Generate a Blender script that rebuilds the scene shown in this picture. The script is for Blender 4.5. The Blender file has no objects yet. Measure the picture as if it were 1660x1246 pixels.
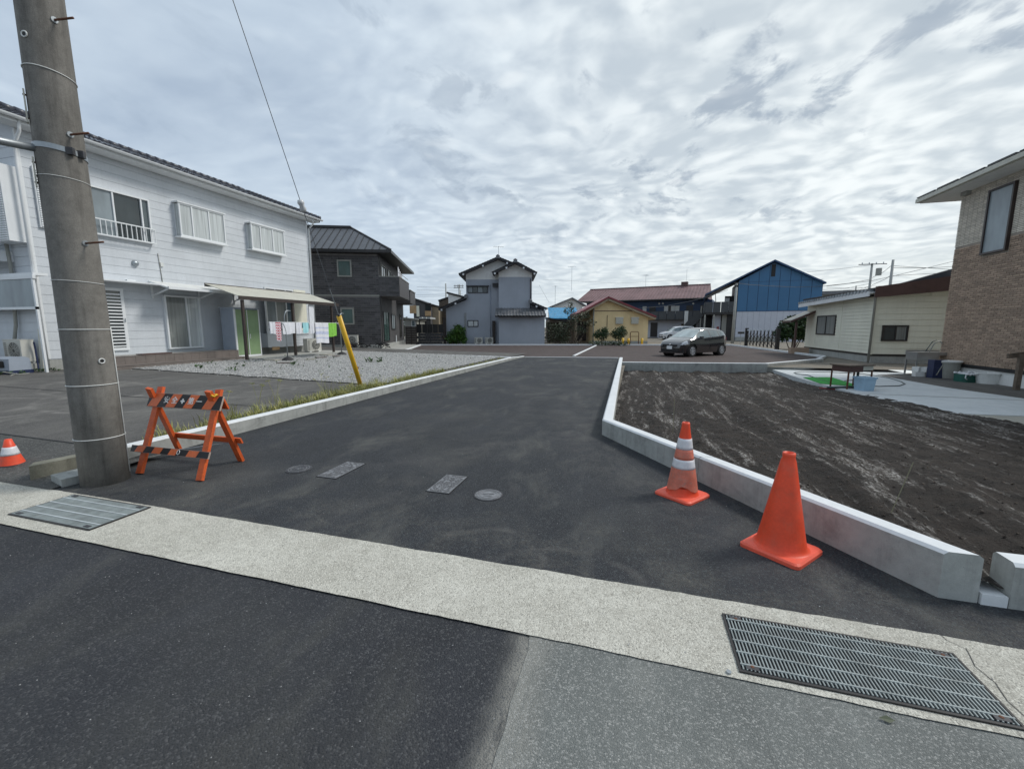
import bpy, bmesh, math, random
from mathutils import Vector, Matrix, Euler
import mathutils.noise as mnoise

random.seed(7)
scene = bpy.context.scene
COL = scene.collection
R = math.radians

# ------------------------------------------------------------------ camera
CAM_H = 1.55
PITCH = math.atan(93 / 675)
YAW = R(16.2)                      # the camera looks 16.2 degrees left of the new road's axis (+Y)
cam_data = bpy.data.cameras.new('camera')
cam_data.sensor_width = 36.0
cam_data.lens = 675 / 1660 * 36.0
cam_data.clip_start = 0.05
cam_data.clip_end = 3000
cam = bpy.data.objects.new('camera', cam_data)
COL.objects.link(cam)
cam.location = (0, 0, CAM_H)
cam.rotation_euler = (R(90) - PITCH, 0, YAW)
scene.camera = cam

# ------------------------------------------------------------------ exposure
scene.view_settings.view_transform = 'Standard'
scene.view_settings.look = 'None'
scene.view_settings.gamma = 1
scene.view_settings.use_curve_mapping = False
scene.view_settings.exposure = 0.58

# ------------------------------------------------------------------ sun and sky
SUN_AZ, SUN_EL = R(62), R(48)      # azimuth clockwise from +Y
sd = bpy.data.lights.new('sun', 'SUN')
sd.energy = 1.5
sd.angle = R(14)
sd.color = (1.0, 0.965, 0.91)
sun = bpy.data.objects.new('sun', sd)
COL.objects.link(sun)
sunv = Vector((math.sin(SUN_AZ) * math.cos(SUN_EL), math.cos(SUN_AZ) * math.cos(SUN_EL), math.sin(SUN_EL)))
sun.rotation_euler = sunv.to_track_quat('Z', 'Y').to_euler()
sun.location = (30, 50, 60)


class NT:
    """small node tree helper"""
    def __init__(s, tree):
        s.t = tree

    def n(s, typ, ins=None, **props):
        nd = s.t.nodes.new(typ)
        for k, v in props.items():
            setattr(nd, k, v)
        for k, v in (ins or {}).items():
            sock = nd.inputs[k]
            if isinstance(v, bpy.types.NodeSocket):
                s.t.links.new(v, sock)
            else:
                sock.default_value = v
        return nd

    def math(s, op, a, b=0.0, c=None):
        ins = {0: a, 1: b}
        if c is not None:
            ins[2] = c
        return s.n('ShaderNodeMath', ins, operation=op).outputs[0]

    def mr(s, v, a, b, c=0.0, d=1.0, smooth=False):
        nd = s.n('ShaderNodeMapRange', {0: v, 1: a, 2: b, 3: c, 4: d})
        if smooth:
            nd.interpolation_type = 'SMOOTHSTEP'
        return nd.outputs[0]

    def mix(s, f, a, b, mode='MIX'):
        nd = s.n('ShaderNodeMix', data_type='RGBA', blend_type=mode)
        for sock, v in ((nd.inputs[0], f), (nd.inputs[6], a), (nd.inputs[7], b)):
            if isinstance(v, bpy.types.NodeSocket):
                s.t.links.new(v, sock)
            elif sock.type == 'RGBA' and len(v) == 3:
                sock.default_value = (*v, 1)
            else:
                sock.default_value = v
        return nd.outputs[2]

    def noise(s, vec, scale, detail=4, rough=0.55, dist=0.0):
        return s.n('ShaderNodeTexNoise', {'Vector': vec, 'Scale': scale, 'Detail': detail, 'Roughness': rough, 'Distortion': dist}).outputs[0]

    def mapping(s, vec, scale=(1, 1, 1), rot=(0, 0, 0), loc=(0, 0, 0)):
        return s.n('ShaderNodeMapping', {'Vector': vec, 'Scale': scale, 'Rotation': rot, 'Location': loc}).outputs[0]


world = bpy.data.worlds.new('World')
scene.world = world
world.use_nodes = True
wt = world.node_tree
wt.nodes.clear()
W = NT(wt)
sky = W.n('ShaderNodeTexSky', sky_type='NISHITA', sun_disc=False, sun_elevation=SUN_EL, sun_rotation=SUN_AZ,
          air_density=1.2, dust_density=2.0, ozone_density=1.5)
clear = W.n('ShaderNodeBackground', {'Color': sky.outputs[0], 'Strength': 0.06})
tc = W.n('ShaderNodeTexCoord')
dirv = tc.outputs['Generated']
sx = W.n('ShaderNodeSeparateXYZ', {0: dirv})
den = W.math('ADD', W.math('MAXIMUM', sx.outputs[2], 0.0), 0.15)
px = W.math('DIVIDE', sx.outputs[0], den)
py = W.math('DIVIDE', sx.outputs[1], den)
pv = W.n('ShaderNodeCombineXYZ', {0: px, 1: py, 2: 0.0}).outputs[0]
warp = W.n('ShaderNodeTexNoise', {'Vector': pv, 'Scale': 1.3, 'Detail': 3}).outputs[1]
pw = W.n('ShaderNodeVectorMath', {0: pv, 1: W.n('ShaderNodeVectorMath', {0: warp, 3: 0.35}, operation='SCALE').outputs[0]}, operation='ADD').outputs[0]
rows = W.mapping(pw, (1.25, 1.45, 1), (0, 0, R(8)))
big = W.noise(pw, 0.62, 4, 0.5)                      # slow swells of thicker cloud
mid = W.noise(rows, 2.1, 5, 0.55, 0.15)              # altocumulus clumps
fine = W.noise(rows, 6.8, 3, 0.5, 0.0)              # small cells
wisp = W.noise(W.mapping(pw, (1.0, 1.7, 1), (0, 0, R(30))), 1.3, 5, 0.55, 0.2)
cells = W.n('ShaderNodeTexVoronoi', {'Vector': W.n('ShaderNodeVectorMath', {0: rows, 1: W.n('ShaderNodeVectorMath', {0: warp, 3: 0.9}, operation='SCALE').outputs[0]}, operation='ADD').outputs[0],
            'Scale': 6.4, 'Smoothness': 0.7}, feature='SMOOTH_F1').outputs[0]
# direction of the brighter part of the sky
sdot = W.n('ShaderNodeVectorMath', {0: dirv, 1: (math.sin(R(38)) * 0.95, math.cos(R(38)) * 0.95, 0.30)}, operation='DOT_PRODUCT').outputs['Value']
glow = W.mr(sdot, 0.25, 1.0, 0.0, 1.0, True)
right = W.mr(W.math('ADD', sx.outputs[0], W.math('MULTIPLY', sx.outputs[1], 0.3)), -0.6, 0.5, 0.15, 1.0, True)     # the cloud is more broken on the right
d1 = W.math('ADD', W.math('MULTIPLY', W.math('SUBTRACT', big, 0.5), 0.9),
            W.math('ADD', W.math('MULTIPLY', W.math('SUBTRACT', wisp, 0.5), 0.7),
                   W.math('MULTIPLY', right, W.math('ADD', W.math('MULTIPLY', W.math('SUBTRACT', mid, 0.5), 1.0), W.math('ADD', W.math('MULTIPLY', W.math('SUBTRACT', fine, 0.5), 1.7), W.math('MULTIPLY', W.math('SUBTRACT', cells, 0.45), 0.9))))))
thick = W.mr(d1, -0.50, 0.54, 0.0, 1.0, True)
light_c = W.mix(glow, (0.475, 0.55, 0.62), (0.62, 0.66, 0.67))
dark_c = W.mix(glow, (0.27, 0.335, 0.425), (0.42, 0.47, 0.505))
cl = W.mix(thick, light_c, dark_c)
# separate dark scraps of lower cloud, mostly high and to the right
scrap = W.noise(W.mapping(pw, (1.3, 1.0, 1), (0, 0, R(10)), (3.1, 1.7, 0)), 3.0, 6, 0.6, 0.2)
smask = W.math('MULTIPLY', W.mr(scrap, 0.55, 0.66, 0.0, 0.75, True), W.math('MULTIPLY', right, W.mr(sx.outputs[2], 0.06, 0.28)))
cl = W.mix(smask, cl, W.mix(glow, (0.17, 0.22, 0.295), (0.24, 0.29, 0.35)))
spark = W.math('MULTIPLY', W.mr(W.math('SUBTRACT', 1.0, cells), 0.55, 0.85, 0.0, 0.45, True), W.math('MULTIPLY', right, W.mr(mid, 0.55, 0.38)))
cl = W.mix(spark, cl, (0.66, 0.69, 0.70))
hz = W.mr(sx.outputs[2], 0.0, 0.20, 1.0, 0.0, True)
hz_c = W.mix(glow, (0.40, 0.475, 0.54), (0.63, 0.66, 0.64))
cl = W.mix(W.math('MULTIPLY', hz, 0.62), cl, hz_c)
cloud = W.n('ShaderNodeBackground', {'Color': cl, 'Strength': 1.0})
cover = W.mr(W.noise(pw, 1.1, 4, 0.5), 0.25, 0.6, 0.86, 0.98)
ms = W.n('ShaderNodeMixShader', {0: cover, 1: clear.outputs[0], 2: cloud.outputs[0]})
W.n('ShaderNodeOutputWorld', {0: ms.outputs[0]})

# ------------------------------------------------------------------ measuring helpers
# rays of the photograph intersected with the real ground or with real facade planes
CY, SY = math.cos(YAW), math.sin(YAW)


def ray(u, v):
    a, b = (u - 830) / 675.0, (v - 623) / 675.0
    x, y, z = a, math.cos(PITCH) - b * math.sin(PITCH), -math.sin(PITCH) - b * math.cos(PITCH)
    return Vector((x * CY - y * SY, x * SY + y * CY, z))


def ground_at(u, v, z=0.0):
    d = ray(u, v)
    t = (z - CAM_H) / d.z
    return Vector((d.x * t, d.y * t, z))


class Facade:
    """vertical plane through o (x, y) whose rightward direction, seen from outside, has angle ang"""
    def __init__(s, o, ang):
        s.o = Vector((o[0], o[1])); s.ang = R(ang)
        s.e = Vector((math.cos(s.ang), math.sin(s.ang)))
        s.n = Vector((-s.e.y, s.e.x))          # into the building

    def at(s, u, v, out=0.0):
        d = ray(u, v)
        dd = Vector((d.x, d.y))
        t = (s.o.dot(s.n) - out) / dd.dot(s.n)
        q = dd * t - s.o
        return q.dot(s.e), CAM_H + d.z * t

    def rect(s, u0, v0, u1, v1, out=0.0):
        a = s.at(u0, v0, out); b = s.at(u1, v1, out)
        return a[0], b[1], b[0], a[1]          # s0, z0, s1, z1


# ------------------------------------------------------------------ mesh building
class MB:
    def __init__(s):
        s.v = []; s.f = []; s.m = []

    def add(s, vs, fs, mi=0):
        o = len(s.v)
        s.v += [tuple(p) for p in vs]
        s.f += [tuple(i + o for i in f) for f in fs]
        s.m += [mi] * len(fs)
        return s

    def box(s, x0, y0, z0, x1, y1, z1, mi=0):
        x0, x1 = min(x0, x1), max(x0, x1); y0, y1 = min(y0, y1), max(y0, y1); z0, z1 = min(z0, z1), max(z0, z1)
        return s.add([(x0, y0, z0), (x1, y0, z0), (x1, y1, z0), (x0, y1, z0), (x0, y0, z1), (x1, y0, z1), (x1, y1, z1), (x0, y1, z1)],
                     [(0, 3, 2, 1), (4, 5, 6, 7), (0, 1, 5, 4), (1, 2, 6, 5), (2, 3, 7, 6), (3, 0, 4, 7)], mi)

    def obox(s, mat, sx_, sy_, sz_, mi=0, ch=0.0):
        hx, hy, hz_ = sx_ / 2, sy_ / 2, sz_ / 2
        vs = [mat @ Vector(p) for p in [(-hx, -hy, -hz_), (hx, -hy, -hz_), (hx, hy, -hz_), (-hx, hy, -hz_), (-hx, -hy, hz_), (hx, -hy, hz_), (hx, hy, hz_), (-hx, hy, hz_)]]
        return s.add(vs, [(0, 3, 2, 1), (4, 5, 6, 7), (0, 1, 5, 4), (1, 2, 6, 5), (2, 3, 7, 6), (3, 0, 4, 7)], mi)

    def beam(s, p, q, w, h, up=(0, 0, 1), mi=0):
        p, q = Vector(p), Vector(q)
        d = (q - p); L = d.length; d.normalize()
        upv = Vector(up)
        if abs(d.dot(upv)) > 0.98:
            upv = Vector((0, 1, 0))
        sd_ = d.cross(upv).normalized(); u2 = sd_.cross(d).normalized()
        M = Matrix(((d.x, sd_.x, u2.x, 0), (d.y, sd_.y, u2.y, 0), (d.z, sd_.z, u2.z, 0), (0, 0, 0, 1)))
        M.translation = (p + q) / 2
        return s.obox(M, L, w, h, mi)

    def tube(s, pts, r, seg=8, mi=0, caps=True, radii=None):
        pts = [Vector(p) for p in pts]
        rings = []
        prev = None
        for i, p in enumerate(pts):
            d = (pts[min(i + 1, len(pts) - 1)] - pts[max(i - 1, 0)]).normalized()
            if prev is None:
                ref = Vector((0, 0, 1)) if abs(d.z) < 0.9 else Vector((1, 0, 0))
                a = d.cross(ref).normalized()
            else:
                a = (prev - d * prev.dot(d)).normalized()
            prev = a
            b = d.cross(a)
            rr = radii[i] if radii else r
            rings.append([p + a * math.cos(t) * rr + b * math.sin(t) * rr for t in [2 * math.pi * k / seg for k in range(seg)]])
        vs = [q for rg in rings for q in rg]
        fs = []
        for i in range(len(rings) - 1):
            for k in range(seg):
                k2 = (k + 1) % seg
                fs.append((i * seg + k, i * seg + k2, (i + 1) * seg + k2, (i + 1) * seg + k))
        if caps:
            fs.append(tuple(reversed(range(seg))))
            fs.append(tuple((len(rings) - 1) * seg + k for k in range(seg)))
        return s.add(vs, fs, mi)

    def lathe(s, prof, seg=24, c=(0, 0, 0), mi=0):
        """prof: (r, z) list, open surface"""
        vs = []; fs = []
        for r, z in prof:
            for k in range(seg):
                t = 2 * math.pi * k / seg
                vs.append((c[0] + r * math.cos(t), c[1] + r * math.sin(t), c[2] + z))
        for i in range(len(prof) - 1):
            for k in range(seg):
                k2 = (k + 1) % seg
                fs.append((i * seg + k, i * seg + k2, (i + 1) * seg + k2, (i + 1) * seg + k))
        return s.add(vs, fs, mi)

    def prism(s, poly, z0, z1, mi=0):
        """poly: ccw xy list"""
        n = len(poly)
        vs = [(p[0], p[1], z0) for p in poly] + [(p[0], p[1], z1) for p in poly]
        fs = [tuple(reversed(range(n))), tuple(range(n, 2 * n))] + [(i, (i + 1) % n, n + (i + 1) % n, n + i) for i in range(n)]
        return s.add(vs, fs, mi)

    def prism_y(s, poly, y0, y1, mi=0):
        """poly: ccw (x, z) list seen from -y"""
        n = len(poly)
        vs = [(p[0], y0, p[1]) for p in poly] + [(p[0], y1, p[1]) for p in poly]
        fs = [tuple(range(n)), tuple(reversed(range(n, 2 * n)))] + [(i, n + i, n + (i + 1) % n, (i + 1) % n) for i in range(n)]
        return s.add(vs, fs, mi)

    def prism_x(s, poly, x0, x1, mi=0):
        """poly: (y, z) list"""
        n = len(poly)
        vs = [(x0, p[0], p[1]) for p in poly] + [(x1, p[0], p[1]) for p in poly]
        fs = [tuple(range(n)), tuple(reversed(range(n, 2 * n)))] + [(i, n + i, n + (i + 1) % n, (i + 1) % n) for i in range(n)]
        return s.add(vs, fs, mi)

    def slab(s, quad, t, mi=0):
        """a quad given by 4 points thickened downwards along its normal"""
        q = [Vector(p) for p in quad]
        n = (q[1] - q[0]).cross(q[3] - q[0]).normalized()
        if n.z < 0:
            q.reverse(); n = -n
        lo = [p - n * t for p in q]
        return s.add(q + lo, [(0, 1, 2, 3), (7, 6, 5, 4), (0, 4, 5, 1), (1, 5, 6, 2), (2, 6, 7, 3), (3, 7, 4, 0)], mi)

    def mesh(s, name, mats, smooth=False, fix=False):
        me = bpy.data.meshes.new(name)
        me.from_pydata(s.v, [], s.f)
        for m in (mats if isinstance(mats, (list, tuple)) else [mats]):
            me.materials.append(m)
        if any(s.m):
            me.polygons.foreach_set('material_index', s.m)
        if smooth:
            me.polygons.foreach_set('use_smooth', [True] * len(me.polygons))
        if fix:
            bm = bmesh.new(); bm.from_mesh(me)
            bmesh.ops.recalc_face_normals(bm, faces=bm.faces)
            bm.to_mesh(me); bm.free()
        me.update()
        return me

    def build(s, name, mats, parent=None, smooth=False, fix=False, label=None, kind=None):
        o = bpy.data.objects.new(name, s.mesh(name, mats, smooth, fix))
        COL.objects.link(o)
        if parent is not None:
            o.parent = parent
        if label:
            o['label'] = label
        if kind:
            o['kind'] = kind
        return o


def B(x0, y0, z0, x1, y1, z1):
    return MB().box(x0, y0, z0, x1, y1, z1)


def tag(o, label, cat, group=None, kind=None):
    if label:
        o['label'] = label
    if cat:
        o['category'] = cat
    if group:
        o['group'] = group
    if kind:
        o['kind'] = kind
    return o


def thing(name, label, cat, loc=(0, 0, 0), rotz=0.0, group=None):
    o = bpy.data.objects.new(name, None)
    COL.objects.link(o)
    o.location = loc; o.rotation_euler = (0, 0, R(rotz))
    o.empty_display_size = 0.2
    return tag(o, label, cat, group)


def setting(name, mb, mat_, smooth=False):
    o = mb.build(name, mat_, smooth=smooth)
    o['kind'] = 'structure'
    return o


def clone(me_obj, parent=None, loc=None, rot=None):
    c = me_obj.copy(); COL.objects.link(c)
    c.parent = parent
    if loc is not None: c.location = loc
    if rot is not None: c.rotation_euler = rot
    return c


def copy_tree(root, loc=None, rotz=None, label=None):
    kids = {}
    for o in list(COL.objects):
        kids.setdefault(o.parent, []).append(o)

    def rec(o, par):
        c = o.copy(); COL.objects.link(c); c.parent = par
        for k in kids.get(o, []):
            rec(k, c)
        return c
    r = rec(root, None)
    if loc is not None: r.location = loc
    if rotz is not None: r.rotation_euler = (0, 0, R(rotz))
    if label: r['label'] = label
    return r


# ------------------------------------------------------------------ materials
def newmat(name):
    m = bpy.data.materials.new(name)
    m.use_nodes = True
    m.node_tree.nodes.clear()
    t = NT(m.node_tree)
    bs = t.n('ShaderNodeBsdfPrincipled')
    t.n('ShaderNodeOutputMaterial', {0: bs.outputs[0]})
    return m, t, bs


def plain(name, c, rough=0.6, metal=0.0, var=0.12, vscale=3.0, grain=0.05, gscale=60, bump=0.0, bscale=80, streak=0.0, spec=0.5, island=0.0, dirt=0.0, dirt_c=(0.12, 0.10, 0.08)):
    """painted or plain surface with mottling, fine grain, rain streaks and relief"""
    m, t, bs = newmat(name)
    geo = t.n('ShaderNodeNewGeometry')
    pos = geo.outputs['Position']
    col = (*c, 1)
    lo = tuple(x * (1 - var) for x in c); hi = tuple(min(1, x * (1 + var)) for x in c)
    v = t.noise(pos, vscale, 4, 0.6)
    out = t.mix(t.mr(v, 0.3, 0.7), lo, hi)
    if grain:
        g = t.noise(pos, gscale, 2, 0.7)
        out = t.mix(1.0, out, t.mix(t.mr(g, 0.3, 0.7), (1 - grain,) * 3, (1 + grain,) * 3), 'MULTIPLY')
    if streak:
        sv = t.noise(t.mapping(pos, (9, 9, 0.5)), 1.0, 4, 0.6)
        out = t.mix(t.mr(sv, 0.5, 0.8, 0.0, streak), out, tuple(x * 0.45 for x in c))
    if island:
        rnd = geo.outputs['Random Per Island']
        out = t.mix(1.0, out, t.mix(rnd, (1 - island,) * 3, (1 + island,) * 3), 'MULTIPLY')
    if dirt:
        dv = t.noise(pos, vscale * 2.3, 6, 0.65)
        out = t.mix(t.mr(dv, 0.5, 0.75, 0.0, dirt), out, dirt_c)
    t.t.links.new(out, bs.inputs['Base Color'])
    bs.inputs['Roughness'].default_value = rough
    bs.inputs['Metallic'].default_value = metal
    bs.inputs['Specular IOR Level'].default_value = spec
    if bump:
        bn = t.noise(pos, bscale, 3, 0.6)
        b = t.n('ShaderNodeBump', {'Strength': min(1, bump), 'Distance': 0.004, 'Height': bn})
        t.t.links.new(b.outputs[0], bs.inputs['Normal'])
    return m


def asphalt(name, base, chip, tint=(0.10, 0.095, 0.075), cell=130, chips=0.35, rel=0.9, stain=0.5, rough=0.85, film=0.0, marks=None, seam=0.0):
    m, t, bs = newmat(name)
    pos = t.n('ShaderNodeNewGeometry').outputs['Position']
    big = t.noise(pos, 0.55, 5, 0.6)
    med = t.noise(t.mapping(pos, (1, 0.35, 1), (0, 0, R(8))), 2.6, 5, 0.65, 0.6)
    vor = t.n('ShaderNodeTexVoronoi', {'Vector': pos, 'Scale': cell, 'Randomness': 1.0})
    cellc = t.n('ShaderNodeSeparateColor', {0: vor.outputs['Color']}).outputs[0]
    fine = t.noise(pos, cell * 1.6, 3, 0.7)
    c = t.mix(t.mr(med, 0.3, 0.7), tuple(x * 0.80 for x in base), tuple(x * 1.22 for x in base))
    c = t.mix(t.math('MULTIPLY', t.mr(big, 0.50, 0.72), stain), c, tint)
    dust = t.noise(t.mapping(pos, (1.0, 0.5, 1)), 1.35, 7, 0.7, 0.4)
    c = t.mix(t.mr(dust, 0.52, 0.70, 0.0, min(1, stain * 1.5)), c, tuple(x * 1.25 for x in tint))
    drk = t.noise(t.mapping(pos, (0.8, 0.5, 1), (0, 0, 0), (7, 3, 0)), 1.0, 5, 0.6, 0.3)
    c = t.mix(t.mr(drk, 0.5, 0.68, 0.0, 0.45), c, tuple(x * 0.62 for x in base))
    if film:
        yy = t.n('ShaderNodeSeparateXYZ', {0: pos}).outputs[1]
        near = t.mr(yy, 2.42, 3.7, 1.0, 0.0, True)
        fv = t.math('MULTIPLY', t.mr(t.noise(pos, 2.2, 9, 0.75, 0.5), 0.46, 0.68), t.mr(t.noise(pos, 45, 4, 0.8), 0.38, 0.60))
        c = t.mix(t.math('MULTIPLY', t.math('MULTIPLY', near, fv), film), c, (0.145, 0.138, 0.118))
    if seam:
        sp0 = t.n('ShaderNodeSeparateXYZ', {0: pos})
        wob = t.math('MULTIPLY', t.math('SUBTRACT', t.noise(pos, 3.5, 6, 0.7), 0.5), 0.16)
        xc = t.math('ADD', t.math('ADD', sp0.outputs[0], wob), t.math('ADD', t.math('MULTIPLY', sp0.outputs[1], 0.02), 0.385))
        k1 = t.mr(t.math('ABSOLUTE', xc), 0.0, 0.16, 1.0, 0.0, True)
        fv = t.math('MULTIPLY', k1, t.mr(t.noise(t.mapping(pos, (14, 2.5, 1)), 1.0, 6, 0.75), 0.28, 0.52))
        fv = t.math('MULTIPLY', fv, t.mr(sp0.outputs[1], 1.9, 1.85))
        c = t.mix(t.math('MULTIPLY', fv, seam), c, (0.27, 0.265, 0.24))
    sel = t.mr(cellc, 1 - chips, 1.0)
    c = t.mix(t.math('MULTIPLY', sel, 0.75), c, chip)
    c = t.mix(1.0, c, t.mix(t.mr(fine, 0.32, 0.68), (0.70,) * 3, (1.30,) * 3), 'MULTIPLY')
    if marks:
        # arcs left by turning tyres: (cx, cy, radius, width, strength)
        sp = t.n('ShaderNodeSeparateXYZ', {0: pos})
        for cx, cy, rad, wd, st in marks:
            dx = t.math('SUBTRACT', sp.outputs[0], cx); dy = t.math('SUBTRACT', sp.outputs[1], cy)
            d = t.math('SQRT', t.math('ADD', t.math('MULTIPLY', dx, dx), t.math('MULTIPLY', dy, dy)))
            wob = t.math('MULTIPLY', t.math('SUBTRACT', t.noise(pos, 1.4, 3), 0.5), 0.25)
            k = t.math('ABSOLUTE', t.math('SUBTRACT', t.math('ADD', d, wob), rad))
            f = t.mr(k, 0.0, wd, st, 0.0, True)
            f = t.math('MULTIPLY', f, t.mr(t.noise(pos, 3.0, 5, 0.7), 0.4, 0.65))
            c = t.mix(f, c, (0.20, 0.19, 0.175))
    t.t.links.new(c, bs.inputs['Base Color'])
    rr = t.mr(cellc, 0, 1, rough - 0.14, rough + 0.05)
    t.t.links.new(rr, bs.inputs['Roughness'])
    bs.inputs['Specular IOR Level'].default_value = 0.35
    hgt = t.math('ADD', t.math('MULTIPLY', vor.outputs['Distance'], -0.9), t.math('MULTIPLY', fine, 0.55))
    b = t.n('ShaderNodeBump', {'Strength': rel, 'Distance': 0.006, 'Height': hgt})
    t.t.links.new(b.outputs[0], bs.inputs['Normal'])
    return m


def concrete(name, lo, hi, agg=(0.2, 0.19, 0.17), aggamt=0.25, cell=150, bump=0.4, stain=0.35, streak=0.0, rough=0.85, holes=0.0):
    m, t, bs = newmat(name)
    pos = t.n('ShaderNodeNewGeometry').outputs['Position']
    a = t.noise(pos, 1.7, 6, 0.65, 0.3)
    b_ = t.noise(pos, 14, 5, 0.7)
    c = t.mix(t.mr(t.math('ADD', t.math('MULTIPLY', a, 0.6), t.math('MULTIPLY', b_, 0.4)), 0.35, 0.65), lo, hi)
    vor = t.n('ShaderNodeTexVoronoi', {'Vector': pos, 'Scale': cell})
    cc = t.n('ShaderNodeSeparateColor', {0: vor.outputs['Color']}).outputs[0]
    c = t.mix(t.math('MULTIPLY', t.mr(cc, 0.70, 1.0), aggamt), c, agg)
    c = t.mix(t.math('MULTIPLY', t.mr(cc, 0.30, 0.0), aggamt), c, tuple(min(1, x * 1.25) for x in hi))
    st = t.noise(pos, 3.2, 7, 0.7, 0.8)
    c = t.mix(t.mr(st, 0.55, 0.75, 0, stain), c, tuple(x * 0.5 for x in lo))
    if streak:
        sv = t.noise(t.mapping(pos, (7, 7, 0.6)), 1.0, 5, 0.65)
        c = t.mix(t.mr(sv, 0.5, 0.72, 0.0, streak), c, tuple(x * 0.42 for x in lo))
    fn = t.noise(pos, 260, 2, 0.7)
    if holes:
        hv = t.n('ShaderNodeTexVoronoi', {'Vector': t.mapping(pos, (1, 1, 1.4)), 'Scale': 26}).outputs['Distance']
        c = t.mix(t.mr(hv, 0.035, 0.075, holes, 0.0), c, tuple(x * 0.3 for x in lo))
    t.t.links.new(c, bs.inputs['Base Color'])
    bs.inputs['Roughness'].default_value = rough
    bs.inputs['Specular IOR Level'].default_value = 0.3
    h_ = t.math('ADD', t.math('MULTIPLY', vor.outputs['Distance'], -0.6), t.math('ADD', t.math('MULTIPLY', fn, 0.4), t.math('MULTIPLY', b_, 0.8)))
    bb = t.n('ShaderNodeBump', {'Strength': bump, 'Distance': 0.005, 'Height': h_})
    t.t.links.new(bb.outputs[0], bs.inputs['Normal'])
    return m


def glassy(name, c=(0.02, 0.03, 0.035), rough=0.06, spec=0.8):
    m, t, bs = newmat(name)
    pos = t.n('ShaderNodeNewGeometry').outputs['Position']
    v = t.noise(t.mapping(pos, (1, 1, 0.4)), 2.0, 3, 0.5)
    col = t.mix(t.mr(v, 0.3, 0.7), tuple(x * 0.7 for x in c), tuple(x * 1.3 for x in c))
    t.t.links.new(col, bs.inputs['Base Color'])
    bs.inputs['Roughness'].default_value = rough
    bs.inputs['Specular IOR Level'].default_value = spec
    b = t.n('ShaderNodeBump', {'Strength': 0.08, 'Distance': 0.02, 'Height': t.noise(pos, 1.3, 1)})
    t.t.links.new(b.outputs[0], bs.inputs['Normal'])
    return m


def curtain_mat(name, c=(0.55, 0.56, 0.55), folds=14):
    m, t, bs = newmat(name)
    pos = t.n('ShaderNodeNewGeometry').outputs['Position']
    v = t.noise(t.mapping(pos, (folds, folds, 0.4)), 1.0, 3, 0.6)  # darker bands paint the shade of the folds on a flat pane
    col = t.mix(t.mr(v, 0.3, 0.7), tuple(x * 0.55 for x in c), c)
    t.t.links.new(col, bs.inputs['Base Color'])
    bs.inputs['Roughness'].default_value = 0.35
    bs.inputs['Coat Weight'].default_value = 0.6
    bs.inputs['Coat Roughness'].default_value = 0.05
    return m


def leafmat(name, c1, c2, rough=0.55):
    m, t, bs = newmat(name)
    geo = t.n('ShaderNodeNewGeometry')
    v = t.noise(geo.outputs['Position'], 4.0, 3, 0.6)
    f = t.math('ADD', t.math('MULTIPLY', geo.outputs['Random Per Island'], 0.6), t.math('MULTIPLY', v, 0.5))
    t.t.links.new(t.mix(t.mr(f, 0.2, 0.9), c1, c2), bs.inputs['Base Color'])
    bs.inputs['Roughness'].default_value = rough
    return m


M = {}
M['asphalt_new'] = asphalt('new_asphalt', (0.027, 0.029, 0.034), (0.10, 0.112, 0.115), tint=(0.088, 0.087, 0.079), cell=140, chips=0.28, rel=1.0, stain=0.5, film=0.75,
                           marks=[(-0.95, 2.45, 0.42, 0.05, 0.28), (-0.35, 2.2, 0.55, 0.06, 0.22), (-6.5, 9.0, 6.3, 0.35, 0.16), (7.2, 8.6, 8.4, 0.5, 0.18), (-12, 6, 10.2, 0.4, 0.14)])
M['asphalt_street'] = asphalt('street_asphalt', (0.030, 0.032, 0.037), (0.105, 0.107, 0.11), tint=(0.074, 0.074, 0.066), cell=125, chips=0.28, rel=1.0, stain=0.36, seam=0.9)
M['asphalt_old'] = asphalt('worn_asphalt', (0.155, 0.165, 0.158), (0.40, 0.40, 0.38), tint=(0.24, 0.24, 0.22), cell=170, chips=0.30, rel=0.8, stain=0.3, seam=0.7)
M['asphalt_lot'] = asphalt('yard_asphalt', (0.085, 0.081, 0.076), (0.17, 0.165, 0.155), tint=(0.15, 0.145, 0.13), cell=90, chips=0.25, rel=0.5, stain=0.5,
                           marks=[(-8.3, 7.3, 0.9, 0.12, 0.8), (-9.4, 6.4, 2.0, 0.10, 0.7), (-11.0, 8.6, 3.2, 0.12, 0.6), (-12.0, 4.6, 2.6, 0.14, 0.6), (-14.0, 11.0, 6.5, 0.10, 0.6), (-9.0, 0.0, 6.0, 0.10, 0.5), (-16.0, 1.0, 6.8, 0.12, 0.5)])
M['asphalt_apron'] = asphalt('apron_asphalt', (0.06, 0.06, 0.057), (0.17, 0.17, 0.16), tint=(0.12, 0.115, 0.10), cell=80, chips=0.35, rel=1.0, stain=0.4)
M['asphalt_parking'] = asphalt('parking_asphalt', (0.064, 0.047, 0.043), (0.11, 0.09, 0.085), tint=(0.075, 0.06, 0.055), cell=60, chips=0.3, rel=0.5, stain=0.2)
M['strip'] = concrete('gutter_concrete', (0.37, 0.355, 0.305), (0.58, 0.565, 0.50), agg=(0.20, 0.19, 0.165), aggamt=0.7, cell=165, bump=1.0, stain=0.22)
M['kerb'] = concrete('kerb_concrete', (0.27, 0.28, 0.265), (0.43, 0.44, 0.42), aggamt=0.08, cell=200, bump=0.3, stain=0.55, streak=0.45, holes=0.7)  # stained faces, also toned darker than the tops to carry their shading
M['kerb_top'] = concrete('kerb_top_concrete', (0.60, 0.62, 0.63), (0.72, 0.74, 0.75), aggamt=0.05, cell=200, bump=0.2, stain=0.10)  # tops toned paler than the faces, light from above put into colour
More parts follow.
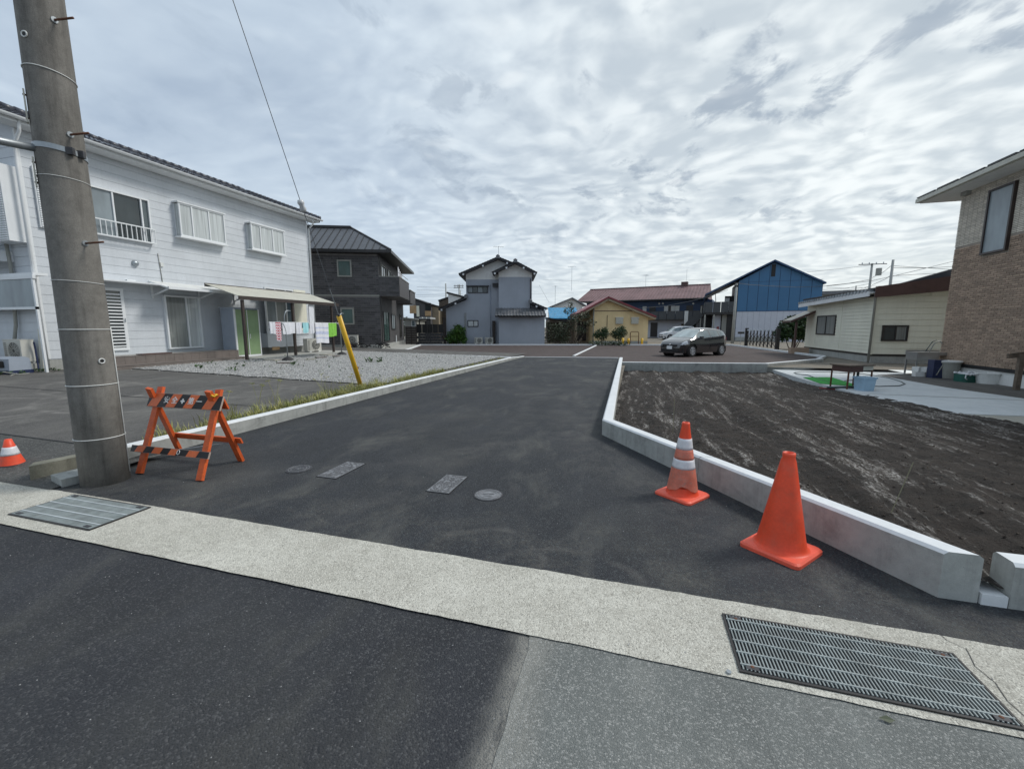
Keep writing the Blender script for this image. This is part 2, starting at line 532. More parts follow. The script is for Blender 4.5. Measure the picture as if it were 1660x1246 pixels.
M['block_old'] = concrete('old_block', (0.13, 0.13, 0.10), (0.26, 0.25, 0.20), aggamt=0.3, stain=0.6, streak=0.5)
M['pad'] = concrete('pad_concrete', (0.46, 0.49, 0.50), (0.60, 0.62, 0.62), aggamt=0.05, cell=220, bump=0.15, stain=0.14)
M['pad_old'] = concrete('old_pad_concrete', (0.28, 0.27, 0.23), (0.40, 0.38, 0.33), aggamt=0.25, bump=0.5, stain=0.4)
M['foundation'] = concrete('foundation_concrete', (0.30, 0.31, 0.29), (0.42, 0.42, 0.40), aggamt=0.1, stain=0.4, streak=0.35)
M['slab'] = concrete('slab_concrete', (0.34, 0.34, 0.32), (0.46, 0.46, 0.43), aggamt=0.1, stain=0.3)
M['pole'] = concrete('pole_concrete', (0.14, 0.132, 0.12), (0.25, 0.238, 0.215), agg=(0.08, 0.078, 0.072), aggamt=0.25, cell=170, bump=0.3, stain=0.5, streak=0.75)
M['ground'] = plain('bare_ground', (0.17, 0.15, 0.12), 0.9, var=0.3, vscale=1.2, grain=0.25, gscale=30, bump=1.0, bscale=25)
M['white'] = plain('white_paint', (0.72, 0.74, 0.75), 0.4, var=0.04, streak=0.10)
M['white_frame'] = plain('white_aluminium', (0.74, 0.76, 0.77), 0.35, var=0.03)
M['siding'] = plain('pale_siding', (0.57, 0.60, 0.63), 0.6, var=0.06, vscale=1.2, grain=0.06, gscale=40, bump=0.6, bscale=70, streak=0.12)
M['cream'] = plain('cream_siding', (0.76, 0.745, 0.62), 0.6, var=0.06, vscale=1.0, grain=0.05, streak=0.16, bump=0.4)
M['dark'] = plain('dark_metal', (0.022, 0.02, 0.02), 0.4, var=0.2)
M['black'] = plain('black', (0.012, 0.012, 0.013), 0.6, var=0.2)
M['brown_metal'] = plain('bronze_metal', (0.045, 0.032, 0.028), 0.4, var=0.2)
M['fascia'] = plain('brown_fascia', (0.085, 0.045, 0.038), 0.5, var=0.2, streak=0.2)
M['grey_metal'] = plain('galvanised', (0.33, 0.36, 0.38), 0.4, 0.6, var=0.15)
M['grating'] = plain('grating_steel', (0.25, 0.285, 0.285), 0.6, 0.15, var=0.25, vscale=8, dirt=0.35)
M['rib'] = plain('bright_rib', (0.50, 0.54, 0.55), 0.5)
M['rust'] = plain('rusty_steel', (0.13, 0.055, 0.03), 0.8, 0.2, var=0.4, vscale=25)
M['tile_roof'] = plain('dark_roof_tile', (0.045, 0.048, 0.062), 0.35, var=0.25, vscale=5, island=0.2)
M['tile_grey'] = plain('grey_roof_tile', (0.15, 0.155, 0.165), 0.5, var=0.25, vscale=5, island=0.2)
M['roof_metal'] = plain('roof_sheet', (0.085, 0.09, 0.10), 0.45, 0.2, var=0.12)
M['charcoal_tile'] = plain('charcoal_wall_tile', (0.072, 0.069, 0.072), 0.5, var=0.15, island=0.40, vscale=1.5)
M['charcoal_back'] = plain('charcoal_joint', (0.20, 0.19, 0.185), 0.8)
M['charcoal_wall'] = plain('charcoal_cladding', (0.075, 0.073, 0.075), 0.6, var=0.1)
M['grout_brown'] = plain('brick_joint', (0.30, 0.26, 0.22), 0.9)
M['brick_brown'] = plain('brown_brick', (0.34, 0.245, 0.18), 0.75, var=0.12, island=0.24, vscale=4, bump=0.4)
M['brick_beige'] = plain('beige_brick', (0.62, 0.57, 0.49), 0.75, var=0.1, island=0.16, vscale=4)
M['terrace_tile'] = plain('terrace_tile', (0.17, 0.145, 0.13), 0.55, var=0.12, vscale=4)
M['beige_metal'] = plain('beige_metal', (0.50, 0.49, 0.42), 0.5, var=0.08, dirt=0.2)
M['polycarb'] = plain('smoked_panel', (0.30, 0.28, 0.23), 0.3, var=0.1)
M['shed_side'] = plain('shed_side', (0.30, 0.34, 0.40), 0.45, var=0.05)
M['shed_green'] = plain('shed_door_green', (0.22, 0.32, 0.17), 0.4, var=0.08)
M['ac'] = plain('ac_housing', (0.56, 0.55, 0.50), 0.45, var=0.05, dirt=0.12)
M['ac_dark'] = plain('ac_fan_recess', (0.09, 0.09, 0.085), 0.6)
M['glass'] = glassy('window_glass', (0.10, 0.13, 0.14))
M['glass_dark'] = glassy('dark_window_glass', (0.025, 0.035, 0.038))
M['glass_green'] = glassy('greenish_window_glass', (0.06, 0.11, 0.10))
M['glass_frost'] = glassy('frosted_glass', (0.22, 0.26, 0.28), 0.3)
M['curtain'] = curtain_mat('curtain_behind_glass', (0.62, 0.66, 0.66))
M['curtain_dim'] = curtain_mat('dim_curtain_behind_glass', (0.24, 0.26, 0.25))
M['grey_stucco'] = plain('blue_grey_stucco', (0.36, 0.39, 0.44), 0.8, var=0.06, vscale=0.8, bump=0.4, streak=0.14)
M['white_plaster'] = plain('white_plaster', (0.74, 0.74, 0.72), 0.8, var=0.06, streak=0.15)
M['trim_black'] = plain('blackened_trim', (0.03, 0.03, 0.035), 0.6)
M['yellow_wall'] = plain('ochre_wall', (0.78, 0.60, 0.33), 0.7, var=0.07, vscale=1.2, streak=0.12)
M['tan_wall'] = plain('tan_wall', (0.36, 0.29, 0.20), 0.7, var=0.1)
M['red_roof'] = plain('red_roof', (0.23, 0.045, 0.05), 0.5, var=0.2)
M['maroon_roof'] = plain('faded_maroon_roof', (0.21, 0.13, 0.13), 0.6, var=0.22, vscale=0.7, streak=0.25)
M['blue_wall'] = plain('blue_sheet_wall', (0.042, 0.145, 0.285), 0.45, var=0.06, vscale=0.7)
M['navy_wall'] = plain('navy_wall', (0.022, 0.06, 0.14), 0.5)
M['lilac_white'] = plain('pale_sheet_wall', (0.52, 0.54, 0.60), 0.6, var=0.04, streak=0.06)
M['blue_tarp'] = plain('bright_blue_sheet', (0.06, 0.30, 0.52), 0.5, var=0.2, vscale=3)
M['balcony_panel'] = plain('balcony_panel', (0.055, 0.06, 0.065), 0.5)
M['wood'] = plain('tan_board', (0.42, 0.28, 0.15), 0.6, var=0.2)
M['wood_dark'] = plain('dark_board', (0.028, 0.020, 0.018), 0.6, var=0.3)
M['wood_old'] = plain('weathered_board', (0.13, 0.10, 0.075), 0.8, var=0.35, vscale=8)
M['orange_wood'] = plain('orange_painted_wood', (0.62, 0.105, 0.022), 0.55, var=0.16, vscale=9, grain=0.12, gscale=60, dirt=0.38, dirt_c=(0.20, 0.055, 0.02), bump=0.5, bscale=60)
M['orange_board'] = plain('orange_board_paint', (0.70, 0.15, 0.045), 0.5, var=0.12, vscale=10, dirt=0.25, dirt_c=(0.10, 0.05, 0.03))
M['black_board'] = plain('black_board_paint', (0.014, 0.014, 0.015), 0.5, var=0.2, vscale=10)
M['board_edge'] = plain('bare_board_edge', (0.42, 0.33, 0.28), 0.8, var=0.2)
M['cone_orange'] = plain('cone_orange', (0.74, 0.068, 0.02), 0.45, var=0.14, vscale=6, dirt=0.32, dirt_c=(0.42, 0.13, 0.075), streak=0.12)
M['cone_base'] = plain('cone_base_orange', (0.80, 0.11, 0.06), 0.5, var=0.08, vscale=9, dirt=0.22, dirt_c=(0.38, 0.14, 0.10))
M['cone_worn'] = plain('worn_cone_sleeve', (0.60, 0.17, 0.11), 0.4, var=0.18, vscale=14, dirt=0.65, dirt_c=(0.34, 0.24, 0.20))
M['cone_white'] = plain('cone_white_band', (0.66, 0.66, 0.68), 0.4, var=0.08, vscale=16, dirt=0.25, dirt_c=(0.34, 0.32, 0.31))
M['rubber'] = plain('black_rubber', (0.018, 0.018, 0.018), 0.7)
M['yellow_plastic'] = plain('yellow_guard', (0.72, 0.42, 0.015), 0.4, var=0.06, dirt=0.1)
M['iron'] = plain('cast_iron', (0.20, 0.205, 0.215), 0.55, 0.3, var=0.3, vscale=20, dirt=0.25)
M['iron_mid'] = plain('worn_iron_relief', (0.12, 0.12, 0.125), 0.6, 0.2, var=0.3, vscale=20)
M['iron_dark'] = plain('dark_cast_iron', (0.055, 0.055, 0.06), 0.6, 0.2, var=0.3, vscale=20)
M['car_black'] = plain('dark_car_paint', (0.013, 0.013, 0.016), 0.16, 0.1, var=0.05, grain=0.0)
M['car_white'] = plain('white_car_paint', (0.72, 0.73, 0.75), 0.2, var=0.03, grain=0.0)
for _k, _c, _mt in (('car_screen', (0.42, 0.48, 0.48), 0.45), ('car_side_glass', (0.16, 0.20, 0.21), 0.35)):  # pale base colours carry part of the sky's reflection
    M[_k] = glassy(_k, _c, 0.05, 1.0)
    _b = [n for n in M[_k].node_tree.nodes if n.type == 'BSDF_PRINCIPLED'][0]
    _b.inputs['Metallic'].default_value = _mt
_b = [n for n in M['car_black'].node_tree.nodes if n.type == 'BSDF_PRINCIPLED'][0]
_b.inputs['Coat Weight'].default_value = 1.0; _b.inputs['Coat Roughness'].default_value = 0.03; _b.inputs['Coat IOR'].default_value = 1.8
M['headlight'] = glassy('headlight_lens', (0.62, 0.66, 0.70), 0.1)
M['alloy'] = plain('silver_wheel', (0.55, 0.57, 0.60), 0.3, 0.5, var=0.05)
M['red_lens'] = glassy('red_lens', (0.35, 0.015, 0.015), 0.15)
M['plate'] = plain('plate_white', (0.75, 0.77, 0.78), 0.4, var=0.02)
M['ink_green'] = plain('dark_green_ink', (0.02, 0.10, 0.05), 0.5)
M['ink_white'] = plain('white_ink', (0.78, 0.78, 0.76), 0.5, var=0.05)
M['mat_green'] = plain('green_turf_mat', (0.02, 0.26, 0.035), 0.9, var=0.15, vscale=20, bump=1.0, bscale=200)
M['bucket_blue'] = plain('pale_blue_plastic', (0.32, 0.47, 0.60), 0.4, var=0.06, dirt=0.15)
M['plastic_grey'] = plain('grey_plastic', (0.30, 0.30, 0.27), 0.5, var=0.08, dirt=0.2)
M['plastic_white'] = plain('white_plastic', (0.66, 0.67, 0.65), 0.45, var=0.05, dirt=0.15)
M['plastic_navy'] = plain('navy_plastic', (0.02, 0.03, 0.08), 0.4)
M['plastic_teal'] = plain('green_plastic', (0.015, 0.09, 0.07), 0.4, var=0.3)
M['steel'] = plain('stainless_steel', (0.42, 0.43, 0.43), 0.3, 0.8, var=0.1)
M['hose'] = plain('grey_hose', (0.06, 0.08, 0.08), 0.4)
M['cloth_white'] = plain('white_towel', (0.70, 0.71, 0.75), 0.9, var=0.08, vscale=8, bump=0.8)
M['cloth_blue'] = plain('patterned_towel', (0.50, 0.54, 0.68), 0.9, var=0.2, vscale=14)
M['cloth_aqua'] = plain('aqua_towel', (0.35, 0.66, 0.70), 0.9)
M['cloth_green'] = plain('lime_towel', (0.22, 0.52, 0.07), 0.9, var=0.25, vscale=20)
M['stone'] = plain('gravel_stone', (0.37, 0.365, 0.355), 0.85, var=0.2, island=0.45, vscale=8)
M['gravel_bed'] = plain('gravel_bed', (0.30, 0.30, 0.29), 0.9, var=0.25, vscale=9, grain=0.5, gscale=45, bump=1.0, bscale=40)
M['bark'] = plain('bark', (0.09, 0.07, 0.05), 0.9, var=0.3, vscale=20, bump=1.0)
M['grass'] = leafmat('dry_grass', (0.13, 0.17, 0.035), (0.42, 0.38, 0.13))
M['cane'] = plain('pale_cane', (0.20, 0.19, 0.12), 0.7)
M['weed'] = leafmat('weed_leaf', (0.03, 0.07, 0.02), (0.07, 0.13, 0.04))
M['leaf'] = leafmat('shrub_leaf', (0.012, 0.03, 0.012), (0.045, 0.09, 0.028))
M['leaf_bright'] = leafmat('bright_leaf', (0.02, 0.07, 0.01), (0.10, 0.20, 0.03))
M['leaf_olive'] = leafmat('olive_leaf', (0.02, 0.035, 0.018), (0.075, 0.09, 0.045))
M['wire'] = plain('wire', (0.10, 0.11, 0.12), 0.5)
M['porcelain'] = plain('porcelain', (0.55, 0.56, 0.57), 0.25)
M['bulk_white'] = plain('bag_film', (0.70, 0.72, 0.74), 0.4)
# ================================================================== THE GROUND
def sheet(name, poly, z, mat_, zf=None):
    mb = MB()
    mb.add([(p[0], p[1], z) for p in poly], [tuple(range(len(poly)))])
    return setting(name, mb, mat_)


def ragged(x0, x1, y, amp, step=0.06, seed=0.0, sgn=1):
    pts = []
    n = int((x1 - x0) / step)
    for i in range(n + 1):
        x = x0 + (x1 - x0) * i / n
        pts.append((x, y + amp * (mnoise.noise(Vector((x * 3.1, seed, 0))) + 0.7 * mnoise.noise(Vector((x * 14, seed + 5, 0))))))
    return pts


# far ground, with an opening where the sunken field lies
g = MB()
HX0, HX1, HY0, HY1 = -0.3, 26.0, 2.9, 18.6
Z0 = -0.012
for x0, y0, x1, y1 in ((-900, -60, HX0, 1400), (HX1, -60, 900, 1400), (HX0, -60, HX1, HY0), (HX0, HY1, HX1, 1400)):
    g.add([(x0, y0, Z0), (x1, y0, Z0), (x1, y1, Z0), (x0, y1, Z0)], [(0, 1, 2, 3)])
setting('ground', g, M['ground'])

# street in front of the concrete strip
sheet('street', [(-60, -8), (60, -8)] + [(60, 1.90), (-60, 1.90)], 0.0, M['asphalt_street'])
# worn patch of older asphalt at the lower right, with a wandering edge
edge = []
for i in range(60):
    y = 1.87 - i * 0.1
    edge.append((-0.44 + 0.025 * mnoise.noise(Vector((y * 5, 1.0, 0))) + 0.012 * mnoise.noise(Vector((y * 23, 2.0, 0))) + (1.87 - y) * 0.02, y))
sheet('old_road_surface', edge + [(60, -4.1), (60, 1.87)], 0.004, M['asphalt_old'])
# concrete gutter strip between street and new road (ragged edges against the asphalt)
top = ragged(-40, 12, 2.435, 0.009, 0.04, 3.0)
bot = ragged(-40, 12, 1.862, 0.006, 0.04, 8.0)
mb = MB()
vs = []
for a, b in zip(bot, top):
    vs += [(a[0], a[1], 0.010), (b[0], b[1], 0.010)]
n = len(bot)
mb.add(vs, [(2 * i, 2 * i + 2, 2 * i + 3, 2 * i + 1) for i in range(n - 1)])
setting('gutter_strip', mb, M['strip'])

# new road, running away from the street
ROAD = [(-5.75, 2.40), (12, 2.40), (12, 2.84), (1.95, 2.84), (1.80, 2.90), (-0.33, 6.10), (-0.66, 20.9), (-0.80, 21.9), (-5.6, 21.2), (-5.75, 19.2), (-5.75, 2.40)]
sheet('new_road', ROAD[:-1], 0.006, M['asphalt_new'])
# brown parking area beyond
sheet('parking_lot', [(-12.9, 19.75), (-5.9, 19.75), (-5.5, 21.1), (-0.7, 21.9), (-0.45, 17.85), (5.1, 18.55), (8.2, 21.8), (9.3, 25.0), (7.9, 39.3), (-17.6, 31.9), (-15.4, 26.5)], 0.002, M['asphalt_parking'])


def yard_z(x, y):
    t = min(1.0, max(0.0, (y - 2.5) / 1.4))
    return 0.012 + t * 0.085 + max(0.0, -6.5 - x) * 0.016 * t


def grid_sheet(name, poly_fn, x0, x1, y0, y1, nx, ny, zf, mat_, smooth=True, kind='structure'):
    mb = MB()
    idx = {}
    for j in range(ny + 1):
        for i in range(nx + 1):
            x = x0 + (x1 - x0) * i / nx; y = y0 + (y1 - y0) * j / ny
            idx[i, j] = len(mb.v); mb.v.append((x, y, zf(x, y)))
    for j in range(ny):
        for i in range(nx):
            cx = x0 + (x1 - x0) * (i + .5) / nx; cy = y0 + (y1 - y0) * (j + .5) / ny
            if poly_fn(cx, cy):
                mb.f.append((idx[i, j], idx[i + 1, j], idx[i + 1, j + 1], idx[i, j + 1])); mb.m.append(0)
    o = mb.build(name, mat_, smooth=smooth)
    o['kind'] = kind
    return o


grid_sheet('yard_asphalt', lambda x, y: True, -45, -5.72, 3.42, 22.6, 60, 40, lambda x, y: yard_z(x, y), M['asphalt_lot'])
grid_sheet('yard_apron', lambda x, y: True, -45, -5.30, 2.42, 3.43, 60, 12, lambda x, y: yard_z(x, y) - 0.004 * (y > 3.4) + 0.004, M['asphalt_apron'])
# dark construction joints across the yard, sunk gaps between two asphalt pours
for k, (a, b) in enumerate((((-45, 3.30), (-6.7, 3.42)), ((-45, 5.0), (-6.1, 5.95)), ((-30, 9.0), (-6.1, 7.65)))):
    mb = MB(); vs = []
    for i in range(41):
        x = a[0] + (b[0] - a[0]) * i / 40; y = a[1] + (b[1] - a[1]) * i / 40
        w = 0.011
        vs += [(x, y - w, yard_z(x, y) + 0.007), (x, y + w, yard_z(x, y) + 0.007)]
    mb.add(vs, [(2 * i, 2 * i + 2, 2 * i + 3, 2 * i + 1) for i in range(40)])
    setting('yard_joint', mb, M['black'] if k != 2 else M['asphalt_old'])


def in_gravel(x, y):
    lim = 9.05 + 0.028 * (-7 - x) + 0.12 * mnoise.noise(Vector((x * 1.3, 0, 4)))
    return y > lim and -15.5 < x < -6.15 + 0.15 * mnoise.noise(Vector((y, 3, 0))) and y < 19.6


grid_sheet('gravel_bed', in_gravel, -15.6, -6.0, 8.8, 19.7, 190, 200, lambda x, y: yard_z(x, y) + 0.022 + 0.010 * mnoise.noise(Vector((x * 6, y * 6, 0))), M['gravel_bed'])
rnd = random.Random(11)
mb = MB()
octa = [(1, 0, 0), (-.3, .95, 0), (-.8, -.6, 0), (.15, .1, .75), (0, 0, -.5)]
cnt = 0
while cnt < 24000:
    x = rnd.uniform(-15.4, -6.1); y = 8.9 + (rnd.random() ** 1.5) * 10.6
    if not in_gravel(x, y):
        if rnd.random() > 0.02 or y < 8.6:
            continue
    s = rnd.uniform(0.012, 0.029); a = rnd.uniform(0, 6.28); ca, sa = math.cos(a) * s, math.sin(a) * s
    z = yard_z(x, y) + 0.026 + rnd.uniform(-.003, .01)
    w = rnd.uniform(0.6, 1)
    mb.add([(x + px_ * ca - py_ * sa * w, y + px_ * sa + py_ * ca * w, z + pz * s * rnd.uniform(.7, 1.3)) for px_, py_, pz in octa],
           [(0, 1, 3), (1, 2, 3), (2, 0, 3)])
    cnt += 1
o = mb.build('gravel', M['stone']); tag(o, 'pale grey crushed gravel covering the yard in front of the white house', 'gravel', kind='stuff')


# ---- the sunken field of dark soil on the right
def soil_base(x, y):
    t = min(1.0, max(0.0, (y - 4.0) / 12.0))
    z = 0.10 - 0.33 * t
    return z


RUTD = Vector((math.sin(R(2)), math.cos(R(2))))      # rut direction


def soil_z(x, y):
    z = soil_base(x, y)
    across = x * RUTD.y - y * RUTD.x
    along = x * RUTD.x + y * RUTD.y
    wob = 0.25 * mnoise.noise(Vector((along * 0.25, across * 0.2, 0)))
    q = across + wob
    amp = 0.014 + 0.018 * (0.5 + 0.5 * mnoise.noise(Vector((x * .5, y * .3, 3))))
    z += amp * math.sin(q * 7.5 + 1.5 * mnoise.noise(Vector((q, along * .2, 8))))
    z += 0.040 * mnoise.noise(Vector((q * 2.2, along * 0.7, 1)))
    z += 0.022 * mnoise.noise(Vector((x * 9, y * 6, 2)))
    z += 0.012 * mnoise.noise(Vector((x * 25, y * 22, 5)))
    for c0, w in ((.35, .16), (1.55, .17), (2.9, .16), (4.3, .16)):        # wheel tracks
        k = abs(q - c0) / w
        if k < 1: z -= 0.035 * (1 - k * k)
    return z


def soil_mat():
    m, t, bs = newmat('turned_soil')
    pos = t.n('ShaderNodeNewGeometry').outputs['Position']
    rot = t.mapping(pos, (2.8, 0.40, 1), (0, 0, R(2)))
    rot2 = t.mapping(pos, (9, 1.4, 1), (0, 0, R(-4)))
    a = t.noise(pos, 5, 6, 0.7)
    b = t.noise(rot, 1.0, 8, 0.68, 0.5)
    c2 = t.noise(rot2, 1.0, 6, 0.7, 0.4)
    col = t.mix(t.mr(a, 0.3, 0.7), (0.009, 0.007, 0.0055), (0.048, 0.037, 0.030))
    dry = t.mr(t.math('ADD', t.math('MULTIPLY', b, 0.6), t.math('MULTIPLY', c2, 0.4)), 0.51, 0.67)
    col = t.mix(t.math('MULTIPLY', dry, 0.85), col, (0.13, 0.112, 0.098))
    salt = t.math('MULTIPLY', t.mr(t.math('ADD', t.math('MULTIPLY', b, 0.5), t.math('MULTIPLY', c2, 0.5)), 0.515, 0.61), t.mr(t.noise(t.mapping(pos, (1.6, 0.8, 1)), 24, 6, 0.8), 0.47, 0.57))
    col = t.mix(t.math('MULTIPLY', salt, 0.95), col, (0.50, 0.48, 0.45))
    gr = t.noise(pos, 70, 4, 0.75)
    col = t.mix(1.0, col, t.mix(t.mr(gr, 0.3, 0.7), (0.6,) * 3, (1.4,) * 3), 'MULTIPLY')
    t.t.links.new(col, bs.inputs['Base Color'])
    t.t.links.new(t.mr(dry, 0, 1, 0.72, 0.95), bs.inputs['Roughness'])
    bs.inputs['Specular IOR Level'].default_value = 0.25
    h_ = t.math('ADD', t.math('MULTIPLY', gr, 0.5), t.math('ADD', t.noise(pos, 22, 5, 0.75), t.math('MULTIPLY', c2, 0.6)))
    bp = t.n('ShaderNodeBump', {'Strength': 1.0, 'Distance': 0.045, 'Height': h_})
    t.t.links.new(bp.outputs[0], bs.inputs['Normal'])
    return m


M['soil'] = soil_mat()


def diag_side(x, y):
    # > 0 on the field side of the diagonal kerb
    ax, ay, bx, by = -0.39, 6.01, 1.74, 2.81
    return (bx - ax) * (y - ay) - (by - ay) * (x - ax)


PAD_EDGE = [(9.5, 7.0), (7.4, 7.55), (5.9, 8.95), (5.45, 12.1), (5.25, 15.0), (5.28, 18.5)]


def pad_x(y):
    pts = PAD_EDGE
    for (x0, y0), (x1, y1) in zip(pts, pts[1:]):
        if y0 <= y <= y1:
            return x0 + (x1 - x0) * (y - y0) / (y1 - y0)
    return 99 if y < 7.0 else 5.28


grid_sheet('field', lambda x, y: diag_side(x, y) > 0.22 and (y < 6.0 or x > -0.30) and (x < pad_x(y) + 0.25), -0.7, 9.0, 2.84, 8.0, 330, 190, soil_z, M['soil'])
grid_sheet('field_far', lambda x, y: x > -0.50 and (x < pad_x(y) + 0.3), -0.7, 6.2, 8.0, 18.6, 170, 230, soil_z, M['soil'])
grid_sheet('field_edge', lambda x, y: True, 9.0, 26.0, 2.84, 7.6, 60, 24, soil_z, M['soil'])
# clods and crumbs
mb = MB(); rnd = random.Random(5)
for k in range(5200):
    y = 2.95 + (rnd.random() ** 1.7) * 12; x = rnd.uniform(-0.3, 7.5)
    if diag_side(x, y) < 0.45 or x > pad_x(y) - 0.1: continue
    if y < 3.1 and x < 2.2: continue
    s = rnd.uniform(0.005, 0.014) * (1.4 if rnd.random() < .06 else 1)
    z = soil_z(x, y) + s * .3; a = rnd.uniform(0, 6.28)
    M4 = Matrix.Translation((x, y, z)) @ Matrix.Rotation(a, 4, 'Z') @ Matrix.Rotation(rnd.uniform(0, 1), 4, 'X')
    mb.add([M4 @ Vector((px_ * s * rnd.uniform(.7, 1.3), py_ * s * rnd.uniform(.7, 1.3), pz * s)) for px_, py_, pz in [(1, 0, 0), (0, 1, 0), (-1, 0, 0), (0, -1, 0), (0, 0, .8), (0, 0, -.6)]],
           [(0, 1, 4), (1, 2, 4), (2, 3, 4), (3, 0, 4), (1, 0, 5), (2, 1, 5), (3, 2, 5), (0, 3, 5)])
M['clod'] = plain('soil_crumb', (0.075, 0.058, 0.046), 0.9, var=0.4, island=0.5, vscale=10)
o = mb.build('soil_clods', M['clod']); tag(o, 'loose crumbs of dark soil scattered over the field', 'soil clods', kind='stuff')

# ---- concrete pad, old pad and dark lot on the right, sloping towards the field
PZ = -0.10
mb = MB().prism([(5.28, 18.45), (5.25, 15.0), (5.45, 12.1), (5.9, 9.95), (7.1, 10.05), (9.4, 10.7), (9.2, 11.6), (8.85, 12.3), (8.35, 14.2), (8.15, 17.4), (9.5, 18.2), (9.6, 19.9), (9.0, 21.2), (6.2, 18.75)][::-1], -0.45, PZ)
setting('concrete_pad', mb, M['pad'])
mb = MB().prism([(5.9, 9.93), (5.92, 8.95), (7.4, 7.55), (9.5, 7.0), (14, 6.6), (14, 11.4), (9.4, 10.68), (7.1, 10.03)], -0.45, PZ - 0.008)
setting('old_concrete_pad', mb, M['pad_old'])
sheet('side_lot', [(7.9, 10.2), (30, 11), (30, 18.58), (6.0, 18.58), (7.9, 14)], PZ - 0.02, M['asphalt_lot'])
sheet('side_lot_far', [(5.0, 18.5), (30, 18.5), (30, 60), (9.0, 60), (9.35, 25), (8.3, 22)], -0.004, M['ground'])
# dark expansion joint in the pad
mb = MB().add([(5.46, 12.30, PZ + .004), (8.86, 12.20, PZ + .004), (8.86, 12.24, PZ + .004), (5.46, 12.34, PZ + .004)], [(0, 1, 2, 3)])
setting('pad_joint', mb, M['plastic_grey'])


# ================================================================== KERBS
def kerb(name, label, pts, width, ztop, zbot=-0.3, side=1, maxlen=6.0, ch=0.018, endcut=None, mats=None, closed_len=None):
    """pts: outer (road side) line; the kerb's body lies `width` to the left (side=1) or right (side=-1) of the walking direction"""
    P2 = [Vector(p) for p in pts]
    n = len(P2)
    dirs = [(P2[i + 1] - P2[i]).normalized() for i in range(n - 1)]
    nor = [Vector((-d.y, d.x)) * side for d in dirs]

    def off(i, w):
        if i == 0:
            if endcut and endcut[0] is not None:
                c = Vector(endcut[0]).normalized(); return P2[0] + c * (w / c.dot(nor[0]))
            return P2[0] + nor[0] * w
        if i == n - 1:
            if endcut and endcut[1] is not None:
                c = Vector(endcut[1]).normalized(); return P2[-1] + c * (w / c.dot(nor[-1]))
            return P2[-1] + nor[-1] * w
        m_ = (nor[i - 1] + nor[i]).normalized()
        return P2[i] + m_ * (w / m_.dot(nor[i]))
    t = thing(name, label, 'kerb', (P2[0].x, P2[0].y, 0))
    org = Vector((P2[0].x, P2[0].y, 0))
    prof = [(0, zbot), (0, None), (ch, 0.0), (width - ch, 0.0), (width, None), (width, zbot)]
    for i in range(n - 1):
        L = (P2[i + 1] - P2[i]).length
        k = max(1, round(L / maxlen))
        for j in range(k):
            rings = []
            for tt in (j / k, (j + 1) / k):
                g_ = 0.0
                if 0 < tt < 1: g_ = (0.003 if tt == j / k else -0.003) / L
                tt2 = tt + g_
                zt = ztop[i] + (ztop[i + 1] - ztop[i]) * tt2
                ring = []
                for w, z in prof:
                    p = off(i, w) * (1 - tt2) + off(i + 1, w) * tt2
                    zz = zt if z == 0.0 else (zt - ch if z is None else z)
                    ring.append((p.x - org.x, p.y - org.y, zz))
                rings.append(ring)
            mb = MB()
            mb.add(rings[0] + rings[1], [(a, a + 1, a + 7, a + 6) for a in range(5)] + [(0, 5, 4, 3, 2, 1), (6, 7, 8, 9, 10, 11)])
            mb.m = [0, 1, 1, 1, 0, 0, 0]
            if side == -1:
                pass
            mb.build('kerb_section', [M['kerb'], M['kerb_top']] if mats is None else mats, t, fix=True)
    return t


kerb('left_kerb', 'long concrete kerb along the left side of the new road', [(-5.50, 2.98), (-5.50, 19.0), (-5.42, 21.0)], 0.15, [0.205, 0.125, 0.06], side=1, maxlen=4.2)
kerb('angled_kerb', 'high concrete kerb bending around the soil field behind the two big cones',
     [(1.74, 2.81), (-0.39, 6.01), (-0.62, 20.6)], 0.15, [0.29, 0.235, 0.115], side=-1, maxlen=2.4, endcut=((1, 0), None))
kerb('field_back_kerb', 'pale concrete kerb between the soil field and the parking area',
     [(-0.45, 17.68), (2.2, 18.05), (5.1, 18.5), (8.25, 21.9)], 0.14, [0.13, 0.13, 0.14, 0.15], -0.6, side=1, maxlen=3.2)
kerb('low_kerb', 'short raised concrete kerb block with a low step at the right edge of the field',
     [(2.05, 2.80), (6.0, 2.80)], 0.15, [0.27, 0.27], side=1, maxlen=30)
o = MB().prism([(1.93, 2.80), (2.045, 2.80), (2.045, 2.99), (1.93, 2.97)], -0.2, 0.07).build('kerb_step', M['kerb_top'])
tag(o, 'low concrete ledge between the two kerb ends at the right', 'kerb')
o = kerb('flush_kerb', 'flush white kerb line across the end of the new road', [(-5.40, 21.02), (-0.70, 21.75)], 0.10, [0.02, 0.02], side=1, maxlen=40, ch=0.004, mats=[M['kerb_top'], M['kerb_top']])
kerb('parking_divider_kerb', 'narrow white kerb dividing the brown parking area', [(-2.98, 22.3), (-2.95, 36.3)], 0.13, [0.05, 0.05], side=1, maxlen=40, mats=[M['kerb_top'], M['kerb_top']])
kerb('gravel_far_kerb', 'thin white kerb between the gravel yard and the brown parking area', [(-12.7, 19.7), (-5.66, 19.15)], 0.12, [0.19, 0.13], side=1, maxlen=40, mats=[M['kerb_top'], M['kerb_top']])
kerb('far_kerb', 'pale kerb along the far edge of the parking area', [(-14.9, 25.9), (-17.3, 31.9), (7.95, 39.35), (9.40, 25.0), (7.95, 21.95)], 0.12, [0.10, 0.10, 0.10, 0.10, 0.14], side=1, maxlen=60, mats=[M['kerb_top'], M['kerb_top']])
kerb('charcoal_house_kerb', 'pale kerb edging the paved strip beside the charcoal house', [(-13.0, 19.9), (-14.75, 25.9)], 0.14, [0.10, 0.10], side=1, maxlen=60)

